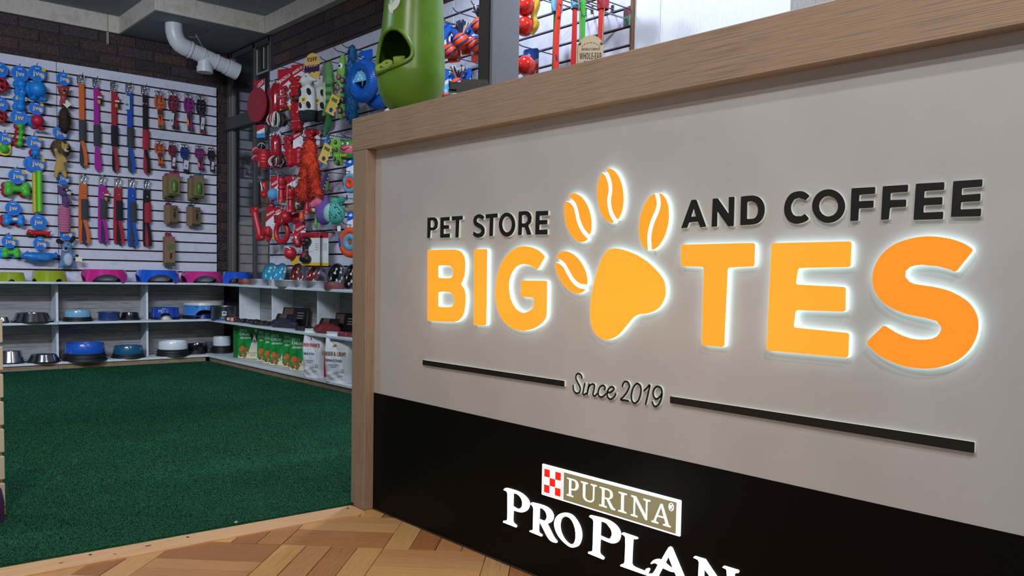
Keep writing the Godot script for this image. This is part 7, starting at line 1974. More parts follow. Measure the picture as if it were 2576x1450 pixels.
	a = hang_r("rubber_hoop", "ridged red rubber hoop hanging below the tied red ball", "hoop")
	t = a[0]
	r = a[2] * 0.41
	var m := Mb.new()
	var ring := []
	for k in 28:
		ring.append(Vector3(cos(TAU * k / 28) * r * 0.8, a[2] / 2 + sin(TAU * k / 28) * r, 0))
	m.tube(ring, 0.018, 9, true)
	for k in 14:
		var an := TAU * k / 14
		var c := Vector3(cos(an) * r * 0.8, a[2] / 2 + sin(an) * r, 0)
		m.ball(c, Vector3(0.010, 0.010, 0.023), 8, 6)
	part(t, "hoop", m.done(), red)
	# monster toy and its ball
	a = hang_r("monster_toy", "red monster-faced rubber toy on a header card", "dz8")
	t = a[0]
	header_card(t, 0.09, a[2], Vector3(0, a[2] / 2, -0.02))
	off = RIGHT["face"][1] - t.position.y
	part(t, "head", skinned([[Vector3(-0.01, off + 0.02, 0.012), Vector3(0.01, off - 0.02, 0.014), 0.032, 0.028], [Vector3(-0.02, off + 0.045, 0.01), Vector3(-0.024, off + 0.06, 0.012), 0.012, 0.008], [Vector3(0.016, off + 0.045, 0.01), Vector3(0.020, off + 0.058, 0.012), 0.012, 0.008]], 0.006, 0.008), red)
	for s in [-1, 1]:
		part(t, "eye", sphere(12, 8), paint(col(230, 228, 220), 0.4), Vector3(s * 0.014, off + 0.016, 0.040), Vector3.ZERO, Vector3(0.010, 0.010, 0.006))
		part(t, "pupil", sphere(8, 6), black, Vector3(s * 0.012, off + 0.015, 0.046), Vector3.ZERO, Vector3.ONE * 0.004)
	part(t, "open_mouth", sphere(12, 8), black, Vector3(0.002, off - 0.018, 0.034), Vector3.ZERO, Vector3(0.014, 0.010, 0.010))
	part(t, "fang", turned([Vector2(0.005, 0), Vector2(0, 0.016)], 8), paint(col(226, 220, 200), 0.5), Vector3(-0.024, off + 0.05, 0.022))
	a = hang_r("rubber_ball", "red rubber ball with a yellow card edge, lowest of the balls", "rball2")
	part(a[0], "ball", sphere(22, 14), paint(col(178, 30, 40), 0.4), Vector3(0, a[2] / 2, 0), Vector3.ZERO, Vector3.ONE * 0.042)
	part(a[0], "yellow_card", box(Vector3(0.07, 0.05, 0.002), 0.0), paint(col(216, 170, 44), 0.5), Vector3(0.02, -0.004, -0.02), Vector3(0, 0, 0.2))
	part(a[0], "white_band", piped([Vector3(-0.03, 0.08, 0.02), Vector3(0.0, 0.085, 0.035), Vector3(0.03, 0.07, 0.028)], 0.004, 6), paint(col(222, 218, 210), 0.6))
	for q in [["bbone_c2", "spare white card of a black bone toy, hung behind its twin", -0.0], ["bbone_c", "white card with a black rubber bone and red grips, lowest in the middle", 0.0]]:
		a = hang_r("carded_bone", q[1], q[0])
		t = a[0]
		h = a[2]
		var w := 0.155
		part(t, "backing_card", box(Vector3(w, h, 0.002), 0.0), paint(col(220, 220, 218), 0.5), Vector3(0, h / 2, 0))
		part(t, "red_header", box(Vector3(w, h * 0.16, 0.001), 0.0), paint(col(176, 30, 44), 0.5), Vector3(0, h * 0.92, 0.0015))
		part(t, "yellow_foot", box(Vector3(w, h * 0.09, 0.001), 0.0), paint(col(220, 180, 44), 0.5), Vector3(0, h * 0.045, 0.0015))
		text(t, "print", "DOGZILLA", black, Vector3(-w * 0.1, h * 0.89, 0.0026), w * 0.6, h * 0.07, false, 0.0008)
		for y in [0.66, 0.6, 0.54, 0.48]:
			part(t, "print_line", box(Vector3(w * 0.18, 0.003, 0.0008), 0.0), paint(col(120, 120, 120), 0.5), Vector3(w * 0.34, h * y, 0.0015))
		if q[0] == "bbone_c":
			part(t, "black_bone", skinned([[Vector3(-0.03, h * 0.20, 0.018), Vector3(-0.03, h * 0.74, 0.018), 0.020, 0.020], [Vector3(-0.048, h * 0.20, 0.018), Vector3(-0.012, h * 0.20, 0.018), 0.026, 0.026], [Vector3(-0.048, h * 0.74, 0.018), Vector3(-0.012, h * 0.74, 0.018), 0.026, 0.026]], 0.008, 0.014), paint(col(22, 18, 20), 0.5))
			for y in [0.26, 0.66]:
				part(t, "red_grip", turned([Vector2(0, 0), Vector2(0.018, 0), Vector2(0.012, 0.012), Vector2(0.014, 0.03), Vector2(0, 0.034)], 14), red, Vector3(-0.03, h * y, 0.034), Vector3(0.2, 0, 0), Vector3(1, 1, 0.6))
			string(t, Vector3(-0.06, h * 0.47, 0.038), Vector3(0.02, h * 0.48, 0.02))
	build_blue_goods()

func spots(t: Node, at: Vector3, rx: float, ry: float, dark: Material, lightm: Material) -> void:
	part(t, "spot_ring", sphere(12, 8), dark, at, Vector3.ZERO, Vector3(rx, ry, 0.006))
	part(t, "spot_core", sphere(10, 6), lightm, at + Vector3(0, 0, 0.003), Vector3.ZERO, Vector3(rx * 0.6, ry * 0.6, 0.006))

func build_side_plush() -> void:
	var black := cloth(col(20, 18, 22))
	var white := cloth(col(228, 226, 218))
	# cows
	for q in [["cow2", "white plush cow with black spots, hung behind its twin"], ["cow1", "white plush cow with black spots on a yellow header card"]]:
		var a := hang_r("plush_cow", q[1], q[0])
		var t: Node3D = a[0]
		var h: float = a[2]
		var w := 0.058
		part(t, "body", skinned([[Vector3(-w * 0.35, h * 0.62, 0), Vector3(-w * 0.5, h * 0.26, 0), w * 0.62, w * 0.62], [Vector3(w * 0.35, h * 0.62, 0), Vector3(w * 0.5, h * 0.26, 0), w * 0.62, w * 0.62], [Vector3(0, h * 0.86, 0.004), Vector3(0, h * 0.90, 0.004), w * 0.62, w * 0.56], [Vector3(0, h * 0.82, 0.024), Vector3(0, h * 0.82, 0.028), w * 0.5, w * 0.48], [Vector3(-w * 0.7, h * 0.87, 0), Vector3(-w * 1.1, h * 0.84, 0), w * 0.2, w * 0.16], [Vector3(w * 0.7, h * 0.87, 0), Vector3(w * 1.1, h * 0.84, 0), w * 0.2, w * 0.16]], 0.008, 0.02), white)
		part(t, "black_skirt", skinned([[Vector3(-w * 0.5, h * 0.20, 0), Vector3(-w * 0.45, h * 0.12, 0), w * 0.635, w * 0.6], [Vector3(w * 0.5, h * 0.20, 0), Vector3(w * 0.45, h * 0.12, 0), w * 0.635, w * 0.6]], 0.007, 0.02), black)
		for e in [[-0.62, 0.60, 0.5, 0.16], [0.70, 0.60, 0.4, 0.15], [-0.5, 0.34, 0.38, 0.13], [0.66, 0.33, 0.42, 0.14]]:
			part(t, "black_spot", sphere(12, 8), black, Vector3(w * e[0], h * e[1], w * 0.58), Vector3(0, e[0] * 0.5, 0.3), Vector3(w * e[2] * 0.62, w * e[2] * 1.0, 0.007))
		plush_eyes(t, Vector3(0, h * 0.905, w * 0.60), w * 0.30, 0.005, paint(col(16, 14, 16), 0.3))
		part(t, "yellow_sticker", cut(oval(0.022, 0.022, 20), [], 0.002), paint(col(232, 204, 90), 0.5), Vector3(0, h * 0.44, w * 0.60))
		text(t, "print", "3X", paint(col(50, 34, 60), 0.5), Vector3(0, h * 0.444, w * 0.60 + 0.004), 0.024, 0.018, false, 0.0008)
		if q[0] == "cow1":
			var hd := PackedVector2Array([Vector2(-0.062, -0.09), Vector2(0.062, -0.09), Vector2(0.062, 0.05)])
			hd.append_array(arc2(Vector2(0, 0.045), 0.055, 0.048, 0.2, PI - 0.2, 10))
			hd.append(Vector2(-0.062, 0.05))
			var c := part(t, "header_card", cut(hd, [], 0.002), paint(col(228, 186, 96), 0.5), Vector3(0.012, h + 0.04, -0.03))
			part(c, "purple_band", box(Vector3(0.123, 0.045, 0.001), 0.0), paint(col(62, 30, 70), 0.5), Vector3(0, -0.005, 0.0025))
			text(c, "print", "TUFF", paint(col(60, 28, 40), 0.5), Vector3(0, 0.052, 0.003), 0.085, 0.026, false, 0.001)
			text(c, "print", "PLUSH", paint(col(226, 190, 120), 0.5), Vector3(0, 0.018, 0.0036), 0.09, 0.026, false, 0.001)
	# crocodile
	var a := hang_r("plush_crocodile", "green plush crocodile hanging head up beside the cows", "croc")
	var t: Node3D = a[0]
	var h: float = a[2]
	var w := 0.036
	var green := cloth(col(96, 150, 76))
	part(t, "body", skinned([[Vector3(0, h * 0.66, 0), Vector3(0, h * 0.14, 0), w * 0.9, w * 0.8], [Vector3(0, h * 0.80, 0.004), Vector3(0, h * 0.92, 0.008), w * 0.82, w * 0.7], [Vector3(0, h * 0.92, 0.006), Vector3(0, h * 0.99, 0.0), w * 0.5, w * 0.3], [Vector3(w * 0.7, h * 0.62, 0.01), Vector3(w * 1.3, h * 0.64, 0.02), w * 0.36, w * 0.26], [Vector3(w * 0.6, h * 0.22, 0), Vector3(w * 1.1, h * 0.10, 0.01), w * 0.4, w * 0.3], [Vector3(-w * 0.6, h * 0.20, 0), Vector3(-w * 1.0, h * 0.08, 0.01), w * 0.4, w * 0.3]], 0.007, 0.014), green)
	part(t, "tail", skinned([[Vector3(0.0, 0.02, -0.004), Vector3(-0.01, -0.03, 0), 0.022, 0.020], [Vector3(-0.01, -0.03, 0), Vector3(-0.034, -0.098, 0.004), 0.020, 0.010]], 0.007, 0.01), cloth(col(40, 116, 60)))
	part(t, "pale_belly", sphere(14, 10), cloth(col(196, 206, 150)), Vector3(-w * 0.35, h * 0.44, w * 0.46), Vector3.ZERO, Vector3(w * 0.5, h * 0.28, w * 0.5))
	for y in [0.58, 0.44, 0.30]:
		part(t, "dark_patch", box(Vector3(w * 0.9, h * 0.06, 0.012), 0.004), cloth(col(34, 92, 48)), Vector3(w * 0.4, h * y, w * 0.72), Vector3(0, 0.5, 0))
	part(t, "grey_card", box(Vector3(0.065, 0.12, 0.002), 0.0), paint(col(120, 118, 116), 0.6), Vector3(-w * 1.3, h * 0.86, -0.03))
	# spotted gecko
	for q in [["gecko", "lime green plush gecko with orange spots, upper row", true], ["gecko2", "lime green plush gecko face above a yellow card, second row", false]]:
		a = hang_r("plush_gecko", q[1], q[0])
		t = a[0]
		h = a[2]
		w = 0.044
		var lime := cloth(col(128, 190, 70))
		if q[2]:
			part(t, "body", skinned([[Vector3(-0.004, h * 0.86, 0), Vector3(0.0, h * 0.72, 0), w * 0.5, w * 0.85], [Vector3(0, h * 0.93, 0), Vector3(0, h * 0.99, 0), w * 0.4, w * 0.22], [Vector3(0.006, h * 0.66, 0), Vector3(0.0, h * 0.36, 0), w * 0.7, w * 0.76], [Vector3(0.0, h * 0.36, 0), Vector3(-0.006, h * 0.06, 0), w * 0.72, w * 0.6], [Vector3(-w * 0.4, h * 0.56, 0.01), Vector3(-w * 0.9, h * 0.62, 0.02), w * 0.3, w * 0.26], [Vector3(w * 0.4, h * 0.12, 0), Vector3(w * 0.9, h * 0.04, 0.01), w * 0.36, w * 0.36]], 0.008, 0.014), lime)
			for e in [[-0.1, 0.63], [0.5, 0.57], [-0.3, 0.47], [0.3, 0.42], [0.45, 0.28], [-0.2, 0.26], [0.1, 0.12], [0.85, 0.05], [-0.35, 0.36]]:
				spots(t, Vector3(w * e[0], h * e[1], w * 0.66), 0.019, 0.021, cloth(col(30, 50, 110)), cloth(col(226, 130, 60)))
			part(t, "eye", sphere(14, 8), paint(col(232, 232, 236), 0.35), Vector3(0.004, h * 0.79, w * 0.66), Vector3.ZERO, Vector3(0.019, 0.019, 0.008))
			part(t, "pupil", sphere(10, 6), paint(col(40, 16, 30), 0.35), Vector3(0.004, h * 0.79, w * 0.84), Vector3.ZERO, Vector3(0.008, 0.008, 0.004))
		else:
			part(t, "body", skinned([[Vector3(0.01, h * 0.78, 0), Vector3(0.01, h * 0.70, 0), w * 0.8, w * 0.9], [Vector3(0.01, h * 0.5, 0), Vector3(0.03, h * 0.2, 0), w * 0.6, w * 0.7], [Vector3(0.02, h * 0.2, 0), Vector3(0.06, h * 0.08, 0.01), w * 0.4, w * 0.3]], 0.008, 0.014), cloth(col(110, 186, 60)))
			for e in [[-0.35, 0.84], [0.75, 0.80], [0.9, 0.55], [0.6, 0.25], [1.2, 0.12]]:
				spots(t, Vector3(w * e[0], h * e[1], w * 0.74), 0.012, 0.014, cloth(col(40, 60, 40)), cloth(col(200, 110, 60)))
		var cd := part(t, "yellow_card", box(Vector3(0.07, 0.115, 0.002), 0.0), paint(col(216, 176, 84), 0.5), Vector3(-0.03 if q[2] else -0.026, h * (0.2 if q[2] else 0.42), 0.055), Vector3(0, 0, -0.5))
		part(cd, "round_print", cut(oval(0.014, 0.014, 14), [], 0.001), paint(col(40, 60, 110), 0.5), Vector3(0.004, -0.032, 0.001))
		part(cd, "green_print", box(Vector3(0.045, 0.02, 0.001), 0.0), paint(col(70, 110, 50), 0.5), Vector3(0, 0.03, 0.0012))
		for k in 8:
			part(cd, "checker", box(Vector3(0.006, 0.006, 0.001), 0.0), paint(col(24, 22, 24), 0.5) if k % 2 else paint(col(230, 230, 230), 0.5), Vector3(0.037, -0.05 + k * 0.014, 0.001))
	# blue fur
	a = hang_r("blue_fur_toy", "shaggy blue fur toy beside the blue ring", "fur1")
	var m := Mb.new()
	for e in [[0.93, 0.022, 0.05], [0.70, 0.028, 0.07], [0.45, 0.03, 0.08], [0.2, 0.036, 0.08], [0.08, 0.034, 0.05]]:
		var c := Vector3(0.012 * sin(e[0] * 9), a[2] * e[0], 0)
		m.ball(c, Vector3(e[1], e[2], e[1]), 12, 8)
		fur(m, c, Vector3(e[1], e[2], e[1]), 260, 0.026)
	part(a[0], "fur_body", m.done(), cloth(col(30, 110, 170)))
	# orange fur monster with two legs
	a = hang_r("orange_fur_toy", "shaggy orange-red fur toy with two dangling legs", "orange")
	h = a[2]
	m = Mb.new()
	for e in [[0.0, 0.84, 0.045, 0.06], [0.0, 0.66, 0.055, 0.07], [-0.03, 0.46, 0.042, 0.08], [0.032, 0.46, 0.042, 0.08], [-0.05, 0.26, 0.034, 0.06], [0.046, 0.28, 0.036, 0.07], [-0.064, 0.10, 0.036, 0.045], [0.062, 0.10, 0.038, 0.045]]:
		var c := Vector3(e[0], h * e[1], 0)
		m.ball(c, Vector3(e[2], e[3], e[2] * 0.7), 14, 9)
		fur(m, c, Vector3(e[2], e[3], e[2] * 0.7), 420, 0.030)
	part(a[0], "fur_body", m.done(), cloth(col(240, 66, 34)))
	part(a[0], "nail", piped([Vector3(-0.06, h * 0.33, 0.05), Vector3(-0.03, h * 0.335, 0.055)], 0.004, 6), paint(col(230, 200, 150), 0.6))
	# pig and puffer fish
	a = hang_r("plush_pig", "purple plush body with a pink pig face", "pig")
	t = a[0]
	h = a[2]
	part(t, "body", skinned([[Vector3(0.01, h * 0.5, 0), Vector3(0.02, h * 0.3, 0), 0.055, 0.06], [Vector3(0.03, h * 0.8, 0), Vector3(0.03, h * 0.98, 0), 0.018, 0.014]], 0.009, 0.02), cloth(col(96, 66, 150)))
	part(t, "face", skinned([[Vector3(-0.03, h * 0.72, 0.03), Vector3(-0.01, h * 0.76, 0.03), 0.030, 0.028], [Vector3(-0.045, h * 0.66, 0.05), Vector3(-0.045, h * 0.66, 0.054), 0.018, 0.017], [Vector3(-0.03, h * 0.92, 0.02), Vector3(-0.034, h * 0.96, 0.02), 0.010, 0.006]], 0.007, 0.01), cloth(col(206, 90, 122)))
	for s in [-1, 1]:
		part(t, "nostril", sphere(8, 6), cloth(col(90, 26, 50)), Vector3(-0.045 + s * 0.007, h * 0.66, 0.070), Vector3.ZERO, Vector3(0.003, 0.005, 0.002))
	a = hang_r("plush_pufferfish", "turquoise plush puffer fish with dark spikes", "puffer")
	t = a[0]
	h = a[2]
	part(t, "body", sphere(22, 14), cloth(col(70, 178, 160)), Vector3(0, h * 0.45, 0), Vector3.ZERO, Vector3(0.064, 0.068, 0.05))
	part(t, "pale_belly", sphere(20, 12), cloth(col(150, 206, 196)), Vector3(-0.030, h * 0.45, 0.006), Vector3.ZERO, Vector3(0.045, 0.062, 0.050))
	part(t, "fin", skinned([[Vector3(0.01, h * 0.86, 0), Vector3(0.05, h * 0.95, 0), 0.016, 0.022], [Vector3(-0.02, h * 0.9, 0), Vector3(0.0, h * 0.97, 0), 0.014, 0.012]], 0.007), cloth(col(70, 180, 150)))
	for k in 16:
		var an := rng.randf_range(-0.2, 1.3)
		var el := rng.randf_range(-0.9, 0.9)
		var d := Vector3(sin(an) * cos(el), sin(el), cos(an) * cos(el))
		part(t, "spike_mark", sphere(8, 5), cloth(col(40, 40, 80)), Vector3(0, h * 0.45, 0) + d * Vector3(0.064, 0.068, 0.05), Vector3(0, an, 0.8), Vector3(0.003, 0.009, 0.003))
	part(t, "eye", sphere(10, 6), cloth(col(120, 80, 150)), Vector3(0.03, h * 0.66, 0.038), Vector3.ZERO, Vector3(0.008, 0.008, 0.006))
	for k in 3:
		part(t, "feeler", piped([Vector3(0.0, h * 0.12, 0.03), Vector3(-0.02 - k * 0.01, 0.0, 0.035), Vector3(-0.03 - k * 0.012, -0.02, 0.03)], 0.003, 5), cloth(col(70, 170, 150)))
	part(t, "paper_tag", box(Vector3(0.026, 0.032, 0.001), 0.0), paint(col(226, 228, 228), 0.6), Vector3(0.045, -0.02, 0.02))
	a = hang_r("mini_gecko", "tiny green rubber gecko hanging under the purple plush", "minig")
	part(a[0], "body", skinned([[Vector3(0, 0.085, 0), Vector3(0, 0.03, 0), 0.007, 0.010], [Vector3(0, 0.02, 0), Vector3(0, 0.012, 0), 0.013, 0.011]], 0.004, 0.006), paint(col(96, 180, 60), 0.5))
	part(a[0], "eye", sphere(8, 6), paint(col(20, 20, 20), 0.4), Vector3(0.006, 0.018, 0.011), Vector3.ZERO, Vector3.ONE * 0.003)
	# pink face ball
	a = hang_r("face_ball", "pink and green face ball toy partly hidden by the counter post", "pinkface")
	t = a[0]
	r_face(t, a[2])

func r_face(t: Node3D, h: float) -> void:
	var r := 0.058
	part(t, "ball", sphere(22, 14), paint(col(216, 84, 110), 0.45), Vector3(0, h * 0.5, 0), Vector3.ZERO, Vector3(r, r * 1.1, r))
	part(t, "green_cap", turned([Vector2(r * 1.01, 0), Vector2(r * 0.9, 0.022), Vector2(r * 0.55, 0.04), Vector2(0, 0.046)], 22), paint(col(60, 120, 50), 0.5), Vector3(0, h * 0.5 + 0.018, 0))
	part(t, "green_label", turned([Vector2(r * 0.9, 0), Vector2(r * 1.02, 0.02), Vector2(r * 1.02, 0.03)], 22), paint(col(40, 110, 50), 0.5), Vector3(0, h * 0.5 - 0.055, 0))
	for s in [-1, 1]:
		part(t, "eye", sphere(12, 8), paint(col(232, 232, 232), 0.4), Vector3(s * 0.018, h * 0.5 + 0.028, r * 0.88), Vector3.ZERO, Vector3(0.010, 0.010, 0.006))
		part(t, "pupil", sphere(8, 6), paint(col(20, 18, 20), 0.4), Vector3(s * 0.018, h * 0.5 + 0.028, r * 0.98), Vector3.ZERO, Vector3.ONE * 0.004)
	part(t, "smile", piped([Vector3(-0.03, h * 0.5 + 0.004, r * 0.86), Vector3(0, h * 0.5 - 0.01, r), Vector3(0.03, h * 0.5 + 0.006, r * 0.86)], 0.003, 6), paint(col(40, 16, 24), 0.5))
	text(t, "print", "Har", paint(col(214, 206, 60), 0.5), Vector3(0, h * 0.5 - 0.038, r * 1.04), 0.05, 0.018, false, 0.001)

func bent(p: Array) -> Array:      # a smooth path through the points
	var out := []
	for i in p.size() - 1:
		for f in 5:
			out.append(p[i].cubic_interpolate(p[i + 1], p[maxi(0, i - 1)], p[mini(p.size() - 1, i + 2)], f / 5.0))
	out.append(p[-1])
	return out

func blue_card(t: Node, w: float, h: float, at: Vector3, foot: Color) -> void:
	var o := part(t, "header_card", cut(round_rect(w, h, w * 0.16, 4), [], 0.002), paint(col(24, 90, 190), 0.4), at)
	part(o, "white_slash", cut(PackedVector2Array([Vector2(-w / 2, -h * 0.10), Vector2(w / 2, h * 0.16), Vector2(w / 2, 0), Vector2(-w / 2, -h * 0.2)]), [], 0.0008), paint(col(226, 230, 236), 0.5), Vector3(0, 0, 0.002))
	part(o, "foot_print", cut(PackedVector2Array([Vector2(-w / 2, -h * 0.2), Vector2(w / 2, 0), Vector2(w / 2, -h * 0.44), Vector2(w * 0.4, -h / 2), Vector2(-w * 0.4, -h / 2), Vector2(-w / 2, -h * 0.44)]), [], 0.0008), paint(foot, 0.45), Vector3(0, 0, 0.002))
	for y in [-0.26, -0.34, -0.42]:
		part(o, "print_dot", cut(oval(w * 0.07, w * 0.07, 8), [], 0.0008), paint(col(236, 236, 236), 0.5), Vector3(w * 0.3, h * y, 0.0028))
	part(o, "white_logo", cut(PackedVector2Array([Vector2(-w * 0.3, 0), Vector2(0, w * 0.16), Vector2(w * 0.1, 0), Vector2(-w * 0.05, -w * 0.1)]), [], 0.0008), paint(col(226, 232, 240), 0.5), Vector3(-w * 0.1, h * 0.26, 0.002))

func striped_ball(t: Node, at: Vector3, r: float, main: Color, band: Color) -> void:
	var o := part(t, "ball", sphere(22, 14), paint(main, 0.45), at, Vector3.ZERO, Vector3.ONE * r)
	for y in [-0.3, 0.35]:
		var c := sqrt(1 - y * y) * 1.012
		part(o, "band", turned([Vector2(c * 0.985, y - 0.14), Vector2(c * 1.005, y - 0.07), Vector2(c * 1.005, y + 0.07), Vector2(c * 0.985, y + 0.14)], 22), paint(band, 0.5), Vector3.ZERO, Vector3(0.35, 0, 0.5))

func build_blue_goods() -> void:
	var navy := col(30, 50, 110)
	var orange := col(232, 76, 34)
	var a := hang_r("flying_ring", "big blue ribbed flying ring with a pale half label", "ring1", "dog toy", 0.12)
	var t: Node3D = a[0]
	var h: float = a[2]
	var ro := h * 0.5 - 0.040
	for i in 2:
		var m := Mb.new()
		var pts := []
		for k in 48:
			pts.append(Vector3(cos(TAU * k / 48) * ro, h / 2 + sin(TAU * k / 48) * ro, 0))
		m.tube(pts, 0.039, 12, true)
		for k in 60:
			var an := TAU * k / 60
			var d := Vector3(cos(an), sin(an), 0)
			var rib := []
			for j in 7:
				var f := lerpf(-1.3, 1.3, j / 6.0)
				rib.append(d * (ro + cos(f) * 0.0395) + Vector3(0, h / 2, sin(f) * 0.0395))
			m.tube(rib, 0.0022, 4)
		part(t, "ring" if i == 0 else "spare_ring", m.done(), paint(col(18, 84, 168), 0.3), Vector3(i * 0.04, -i * 0.03, -i * 0.075))
	var half := arc2(Vector2.ZERO, 0.058, 0.060, 0.0, PI, 14)
	part(t, "half_label", cut(half, [], 0.002), paint(col(110, 184, 222), 0.45), Vector3(0, h * 0.47, 0.026))
	for q in [[0.0, 0.034], [-0.014, 0.014], [0.016, 0.016]]:
		part(t, "label_print", cut(oval(0.006, 0.008, 10), [], 0.0006), paint(col(226, 240, 246), 0.5), Vector3(q[0], h * 0.47 + q[1], 0.028))
	string(t, Vector3(-0.03, h * 0.88, 0.02), Vector3(-0.02, h * 0.68, 0.028))
	string(t, Vector3(0.03, h * 0.9, 0.02), Vector3(0.015, h * 0.70, 0.028))
	var hc := part(t, "header_card", cut(round_rect(0.13, 0.055, 0.012, 4), [], 0.002), paint(col(24, 96, 196), 0.4), Vector3(0.0, h + 0.025, -0.012))
	part(hc, "white_print", box(Vector3(0.04, 0.012, 0.001), 0.0), paint(col(222, 230, 240), 0.5), Vector3(-0.036, -0.010, 0.0022))
	# fabric rings at the post
	for q in [["ob1", "ob1t", "orange and blue fabric ring hung higher beside the counter post"], ["ob2", "ob2t", "orange and blue fabric ring hung lower beside the counter post"]]:
		a = hang_r("fabric_ring", q[2], q[0])
		t = a[0]
		h = a[2]
		var m := Mb.new()
		var m2 := Mb.new()
		for k in 40:
			pass
		var p1 := []
		var p2 := []
		for k in 36:
			var an := TAU * k / 36
			p1.append(Vector3(cos(an) * h * 0.36, h / 2 + sin(an) * h * 0.36, 0))
			p2.append(Vector3(cos(an) * h * 0.18, h / 2 + sin(an) * h * 0.18, 0.004))
		m.tube(p1, h * 0.13, 10, true)
		m2.tube(p2, h * 0.12, 10, true)
		part(t, "outer_ring", m.done(), cloth(orange if q[0] == "ob2" else col(96, 160, 196)))
		part(t, "inner_ring", m2.done(), cloth(col(96, 160, 196) if q[0] == "ob2" else orange))
		part(t, "centre", sphere(14, 8), cloth(orange), Vector3(0, h / 2, 0), Vector3.ZERO, Vector3(h * 0.1, h * 0.1, h * 0.1))
		part(t, "blue_strap", box(Vector3(h * 0.1, h * 0.27, h * 0.28), 0.004), paint(col(24, 70, 160), 0.5), Vector3(-h * 0.36, h * 0.5, 0), Vector3(0, 0, 0.2))
		blue_card(t, 0.08, 0.10, Vector3(0.0, h + 0.04, -0.01), col(226, 230, 236))
	# behind the counter: carded balls and rope balls
	for q in [["hc1", "hb1", "orange ball on a blue and orange card beside the green bottle", orange, 1], ["hc4", "hb4", "orange ball on a blue and pale blue card just above the counter rail", col(90, 180, 224), 0]]:
		a = hang_r("carded_ball", q[2], q[0])
		t = a[0]
		blue_card(t, 0.075, a[2], Vector3(0, a[2] / 2, -0.02), q[3])
		striped_ball(t, Vector3(-0.012, RIGHT[q[1]][1] - t.position.y, 0.012), 0.034, orange, navy)
		part(t, "navy_loop", piped([Vector3(-0.02, 0.07, 0.012), Vector3(-0.03, 0.10, 0.014), Vector3(-0.014, 0.125, 0.012), Vector3(0.004, 0.10, 0.014), Vector3(0.0, 0.07, 0.012)], 0.006, 7), cloth(navy))
	for q in [["hr2", "hb2", "orange rope ball on an orange card, higher row behind the counter"], ["hb3", "hb3", "orange rope ball half hidden behind the screen"], ["hr5", "hb5", "orange rope ball just above the counter rail beside the screen's foot"]]:
		a = hang_r("rope_ball", q[2], q[0])
		t = a[0]
		h = a[2]
		var by: float = RIGHT[q[1]][1] - t.position.y if q[0] != q[1] else h * 0.45
		striped_ball(t, Vector3(0, by, 0.012), 0.042, orange, navy)
		for c in [col(226, 222, 214), col(44, 50, 84)]:
			var m := Mb.new()
			for k in 24:
				var an := rng.randf() * TAU
				var sp := rng.randf_range(0.01, 0.045)
				m.tube([Vector3(0, by + 0.03, 0.012), Vector3(cos(an) * sp * 0.6, by + 0.065, 0.012 + sin(an) * sp * 0.6), Vector3(cos(an) * sp, by + rng.randf_range(0.06, 0.10), 0.014 + sin(an) * sp)], 0.0055, 6)
			part(t, "rope_tuft", m.done(), cloth(c))
		blue_card(t, 0.075, 0.15, Vector3(0.012, by + 0.02, -0.03), col(220, 60, 30) if q[0] == "hr2" else col(226, 230, 236))
	# right of the screen: blister packs, throwers, the hang tag
	for q in [["pk1", "tall pack of two red balls with a yellow band", 2], ["pk2", "pack with one glossy red ball above the counter rail", 1]]:
		a = hang_r("ball_pack", q[1], q[0])
		t = a[0]
		h = a[2]
		if q[2] == 2:
			for y in [0.24, 0.74]:
				var o := part(t, "ball", sphere(22, 14), paint(col(210, 40, 28), 0.15, 0.0, 0.8), Vector3(-0.012, h * y, 0.01), Vector3.ZERO, Vector3.ONE * h * 0.25)
				part(o, "dark_print", box(Vector3(0.5, 0.3, 0.1), 0.02), paint(col(120, 20, 30), 0.5), Vector3(-0.25, 0.1, 0.93))
			part(t, "yellow_band", piped(bent([Vector3(0.03, h * 1.05, -0.004), Vector3(0.042, h * 0.78, -0.002), Vector3(0.026, h * 0.5, 0), Vector3(0.040, h * 0.26, 0), Vector3(0.014, 0.01, 0.002)]), 0.014, 9), paint(col(196, 160, 40), 0.4))
		else:
			part(t, "ball", sphere(22, 14), paint(col(206, 36, 30), 0.15, 0.0, 0.8), Vector3(0, h * 0.42, 0.01), Vector3.ZERO, Vector3.ONE * 0.045)
			blue_card(t, 0.08, h, Vector3(0.004, h * 0.55, -0.03), col(222, 120, 60))
	for q in [["ln1", col(30, 110, 50), "dark green ball thrower, first in the row of throwers", 0.010], ["ln2", col(238, 64, 40), "orange-red ball thrower with a navy inlay", 0.014], ["ln3", col(214, 40, 36), "plain red ball thrower between the orange and green ones", 0.012], ["ln4", col(70, 186, 60), "bright green ball thrower behind the kraft hang tag's string", 0.013], ["ln5", col(226, 54, 44), "short red ball thrower nearest the wooden panel edge", 0.013]]:
		a = hang_r("ball_thrower", q[2], q[0], "dog toy", 0.5)
		t = a[0]
		h = a[2] + 0.14
		var pts := []
		for k in 11:
			var f := k / 10.0
			pts.append(Vector3(0.006 * sin(f * PI) - (0.010 * sin(f * 5.0) if q[0] == "ln2" else 0.0), -0.05 + (h + 0.05) * f, 0.008 * sin(f * 3)))
		part(t, "shaft", piped(pts, q[3], 10, false, q[3] * 0.75), paint(q[1], 0.35))
		var m := Mb.new()
		m.lathe([Vector2(0.034, 0.0), Vector2(0.030, -0.016), Vector2(0.018, -0.028), Vector2(0.0, -0.032), Vector2(0.014, -0.026), Vector2(0.027, -0.014), Vector2(0.031, 0.0)], 16, Vector3(0, h + 0.02, 0.012), Basis.from_euler(Vector3(-0.7, 0, 0)))
		part(t, "cup", m.done(), paint(q[1], 0.35))
		if q[0] == "ln2":
			part(t, "navy_inlay", sphere(10, 8), paint(col(40, 40, 100), 0.5), Vector3(-0.002, 0.06, 0.014), Vector3(0, 0, 0.2), Vector3(0.005, 0.026, 0.004))
